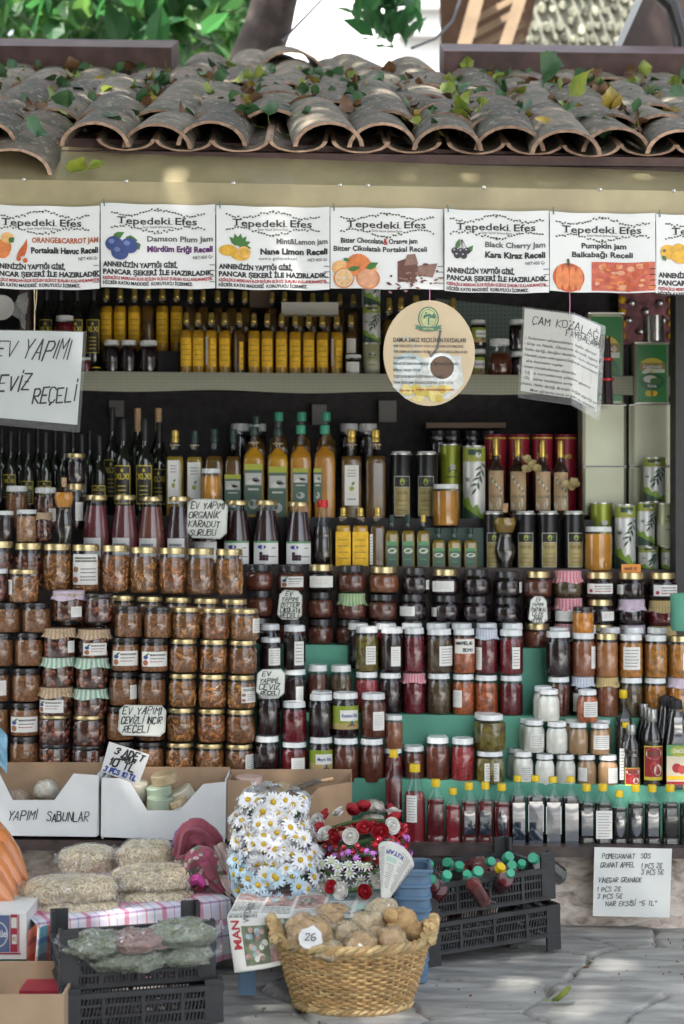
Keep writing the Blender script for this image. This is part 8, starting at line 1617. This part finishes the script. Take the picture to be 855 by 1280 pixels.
# basket of wrapped sponges
def basket():
    bx, by = P(441, 0, 4.07).x, 4.085; o = thing('wicker_basket', 'oval woven wicker basket with two braided handles on the paving', 'basket', (bx, by, 0)); WK = mt('wicker', (.46, .29, .125), .6, isl=.28, var=.2, vs=60); WK2 = mt('pale_wicker', (.50, .36, .17), .6, isl=.3, var=.2, vs=60)
    H = .155; ax = lambda t: .138 + .046 * t ** .8; ay = lambda t: .096 + .040 * t ** .8; n = 56; mb = MB(); rr = random.Random(8)
    for k in range(22):
        t = (k + .5) / 22; ph = k % 2; pts = []
        for i in range(n * 2):
            a = 2 * PI * i / (n * 2); w_ = .0042 * cos(n / 2 * a + PI * ph); pts.append(((ax(t) + w_) * cos(a), (ay(t) + w_) * sin(a), .012 + H * t + .0015 * sin(a * 3 + k) + .001 * noise.noise((a * 4, k, 1))))
        mb.tube(pts, .0040, WK if rr.random() < .75 else WK2, 5, True)
    for i in range(n):
        a = 2 * PI * (i + .5) / n; mb.tube([(ax(t) * cos(a), ay(t) * sin(a), .01 + H * t) for t in (0, .25, .5, .75, 1)], .0034, WK2, 4)
    mb.build('woven_wicker', o)
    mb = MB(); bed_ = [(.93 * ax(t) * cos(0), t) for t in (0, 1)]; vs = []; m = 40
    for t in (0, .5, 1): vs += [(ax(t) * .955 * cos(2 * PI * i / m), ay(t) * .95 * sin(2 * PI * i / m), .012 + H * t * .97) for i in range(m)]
    mb.add(vs, [(j * m + i, j * m + (i + 1) % m, (j + 1) * m + (i + 1) % m, (j + 1) * m + i) for j in range(2) for i in range(m)] + [tuple(range(m))], mt('dark_wicker_gap', (.1, .06, .025), .8)); mb.build('dark_backing', o)  # dark brown sheet just inside the weave, closing its gaps
    def braid(nm, f, r, turns, amp, closed, N=160):
        mb = MB()
        for s_ in range(3):
            pts = []
            for i in range(N if closed else N + 1): t = i / N; c, nx_, up = f(t); a = turns * 2 * PI * t + s_ * 2 * PI / 3; pts.append(c + nx_ * amp * cos(a) + up * amp * sin(a))
            mb.tube(pts, r, (WK, WK2, WK2)[s_], 6, closed)
        mb.build(nm, o)
    ring = lambda t_, z: (lambda t: (Vector((ax(t_) * cos(2 * PI * t), ay(t_) * sin(2 * PI * t), z + (.03 * max(0, abs(cos(2 * PI * t)) - .9) / .1 if t_ > .9 else 0))), Vector((cos(2 * PI * t), sin(2 * PI * t), 0)), Vector((0, 0, 1))))
    braid('braided_rim', ring(1.02, .012 + H), .0075, 17, .0065, True); braid('braided_foot', ring(-.0 + .001, .010), .006, 15, .0055, True)
    for sg in (-1, 1):
        def hf(t): a = PI * t; c = Vector((sg * (ax(1) + .002 + .012 * sin(a)), (t - .5) * .12, .012 + H + .045 * sin(a))); return c, Vector((1, 0, 0)), Vector((0, cos(a), sin(a)))
        braid('handle', hf, .0075, 4, .0065, False, 50)
basket()
SPG = 'lumps wrapped in film in the basket'
SPONGE = mt('brown_sponge', (.56, .37, .17), .8, alt=(.38, .23, .10), vs=45, bump=.5, bs=120); SPONGE2 = mt('pale_sponge', (.62, .48, .29), .8, alt=(.5, .37, .21), vs=45, bump=.5, bs=120)
SW = film('sponge_wrap', (.98, .98, .98), 1.6, .07, .9, 22, .02)
for i, (x, y, Y, d, m, l) in enumerate(((412, 1158, 4.14, (.045, .04, .042), SPONGE, 'round brown lump at the back of the basket'), (452, 1168, 4.12, (.055, .04, .034), SPONGE2, 'long pale ridged lump lying across the basket'), (386, 1175, 4.02, (.052, .045, .046), SPONGE, 'large brown lump with a white price sticker'), (411, 1194, 3.98, (.034, .03, .022), SPONGE2, 'small pale wrapped lump at the front rim'), (450, 1187, 4.0, (.038, .034, .034), SPONGE, 'brown lump with a white paper scrap at the front rim'), (489, 1184, 4.02, (.036, .034, .036), SPONGE, 'upright brown lump near the far handle'), (478, 1150, 4.15, (.036, .034, .038), SPONGE2, 'pale lump at the back beside the knobbly one'), (430, 1178, 4.07, (.04, .04, .035), SPONGE2, 'pale lump deep in the middle of the basket'), (470, 1180, 4.08, (.04, .04, .03), SPONGE, 'brown lump deep near the far handle'))):
    o = lump('wrapped_sponge', l, 'sponge', x, y - 5, Y, tuple(q * 1.12 for q in d), m, 5 + i * 2.7, SW, SPG, .22, 1.9)
    if i == 1: o.rotation_euler.y = -.5
    if i in (2, 4):
        p = Print(lambda u, v, l, d=d, i=i: Vector((u, -(max(.2, 1 - (u / d[0]) ** 2 - (v / d[2]) ** 2)) ** .5 * d[1] * 1.34 - .003 - .0005 * l, v))); rr = random.Random(3)
        if i == 2: p.poly([(.006 + .032 * cos(t) * rr.uniform(.75, 1), .008 + .03 * sin(t) * rr.uniform(.75, 1)) for t in [2 * PI * k / 14 for k in range(14)]], WHITE, 1); p.hand('26', -.008, .006, .015, .014, INK, .002, 3, .1, 0, .1, 1, upv=1)
        else: p.poly([(.002 + .02 * cos(t) * rr.uniform(.6, 1), -.002 + .022 * sin(t) * rr.uniform(.6, 1)) for t in [2 * PI * k / 10 for k in range(10)]], WHITE, 1)
        p.build('price_sticker', o)
o = lump('wrapped_sponge', 'knobbly brown lump with a snout-like bulge by the far handle', 'sponge', 503, 1152, 4.12, (.036, .034, .034), SPONGE, 33, None, SPG, .14); 
for dx, dz, r in ((-.028, .018, .02), (.03, -.02, .026), (-.02, -.012, .022)):
    bm = bmesh.new(); bmesh.ops.create_icosphere(bm, subdivisions=3, radius=r); mb = MB(); mb.add([v.co + Vector((dx, -.015, dz)) + v.normal * .004 * noise.noise(v.co * 60) for v in bm.verts], [tuple(v.index for v in f.verts) for f in bm.faces], SPONGE); bm.free(); mb.build('bulge', o, angle=180)
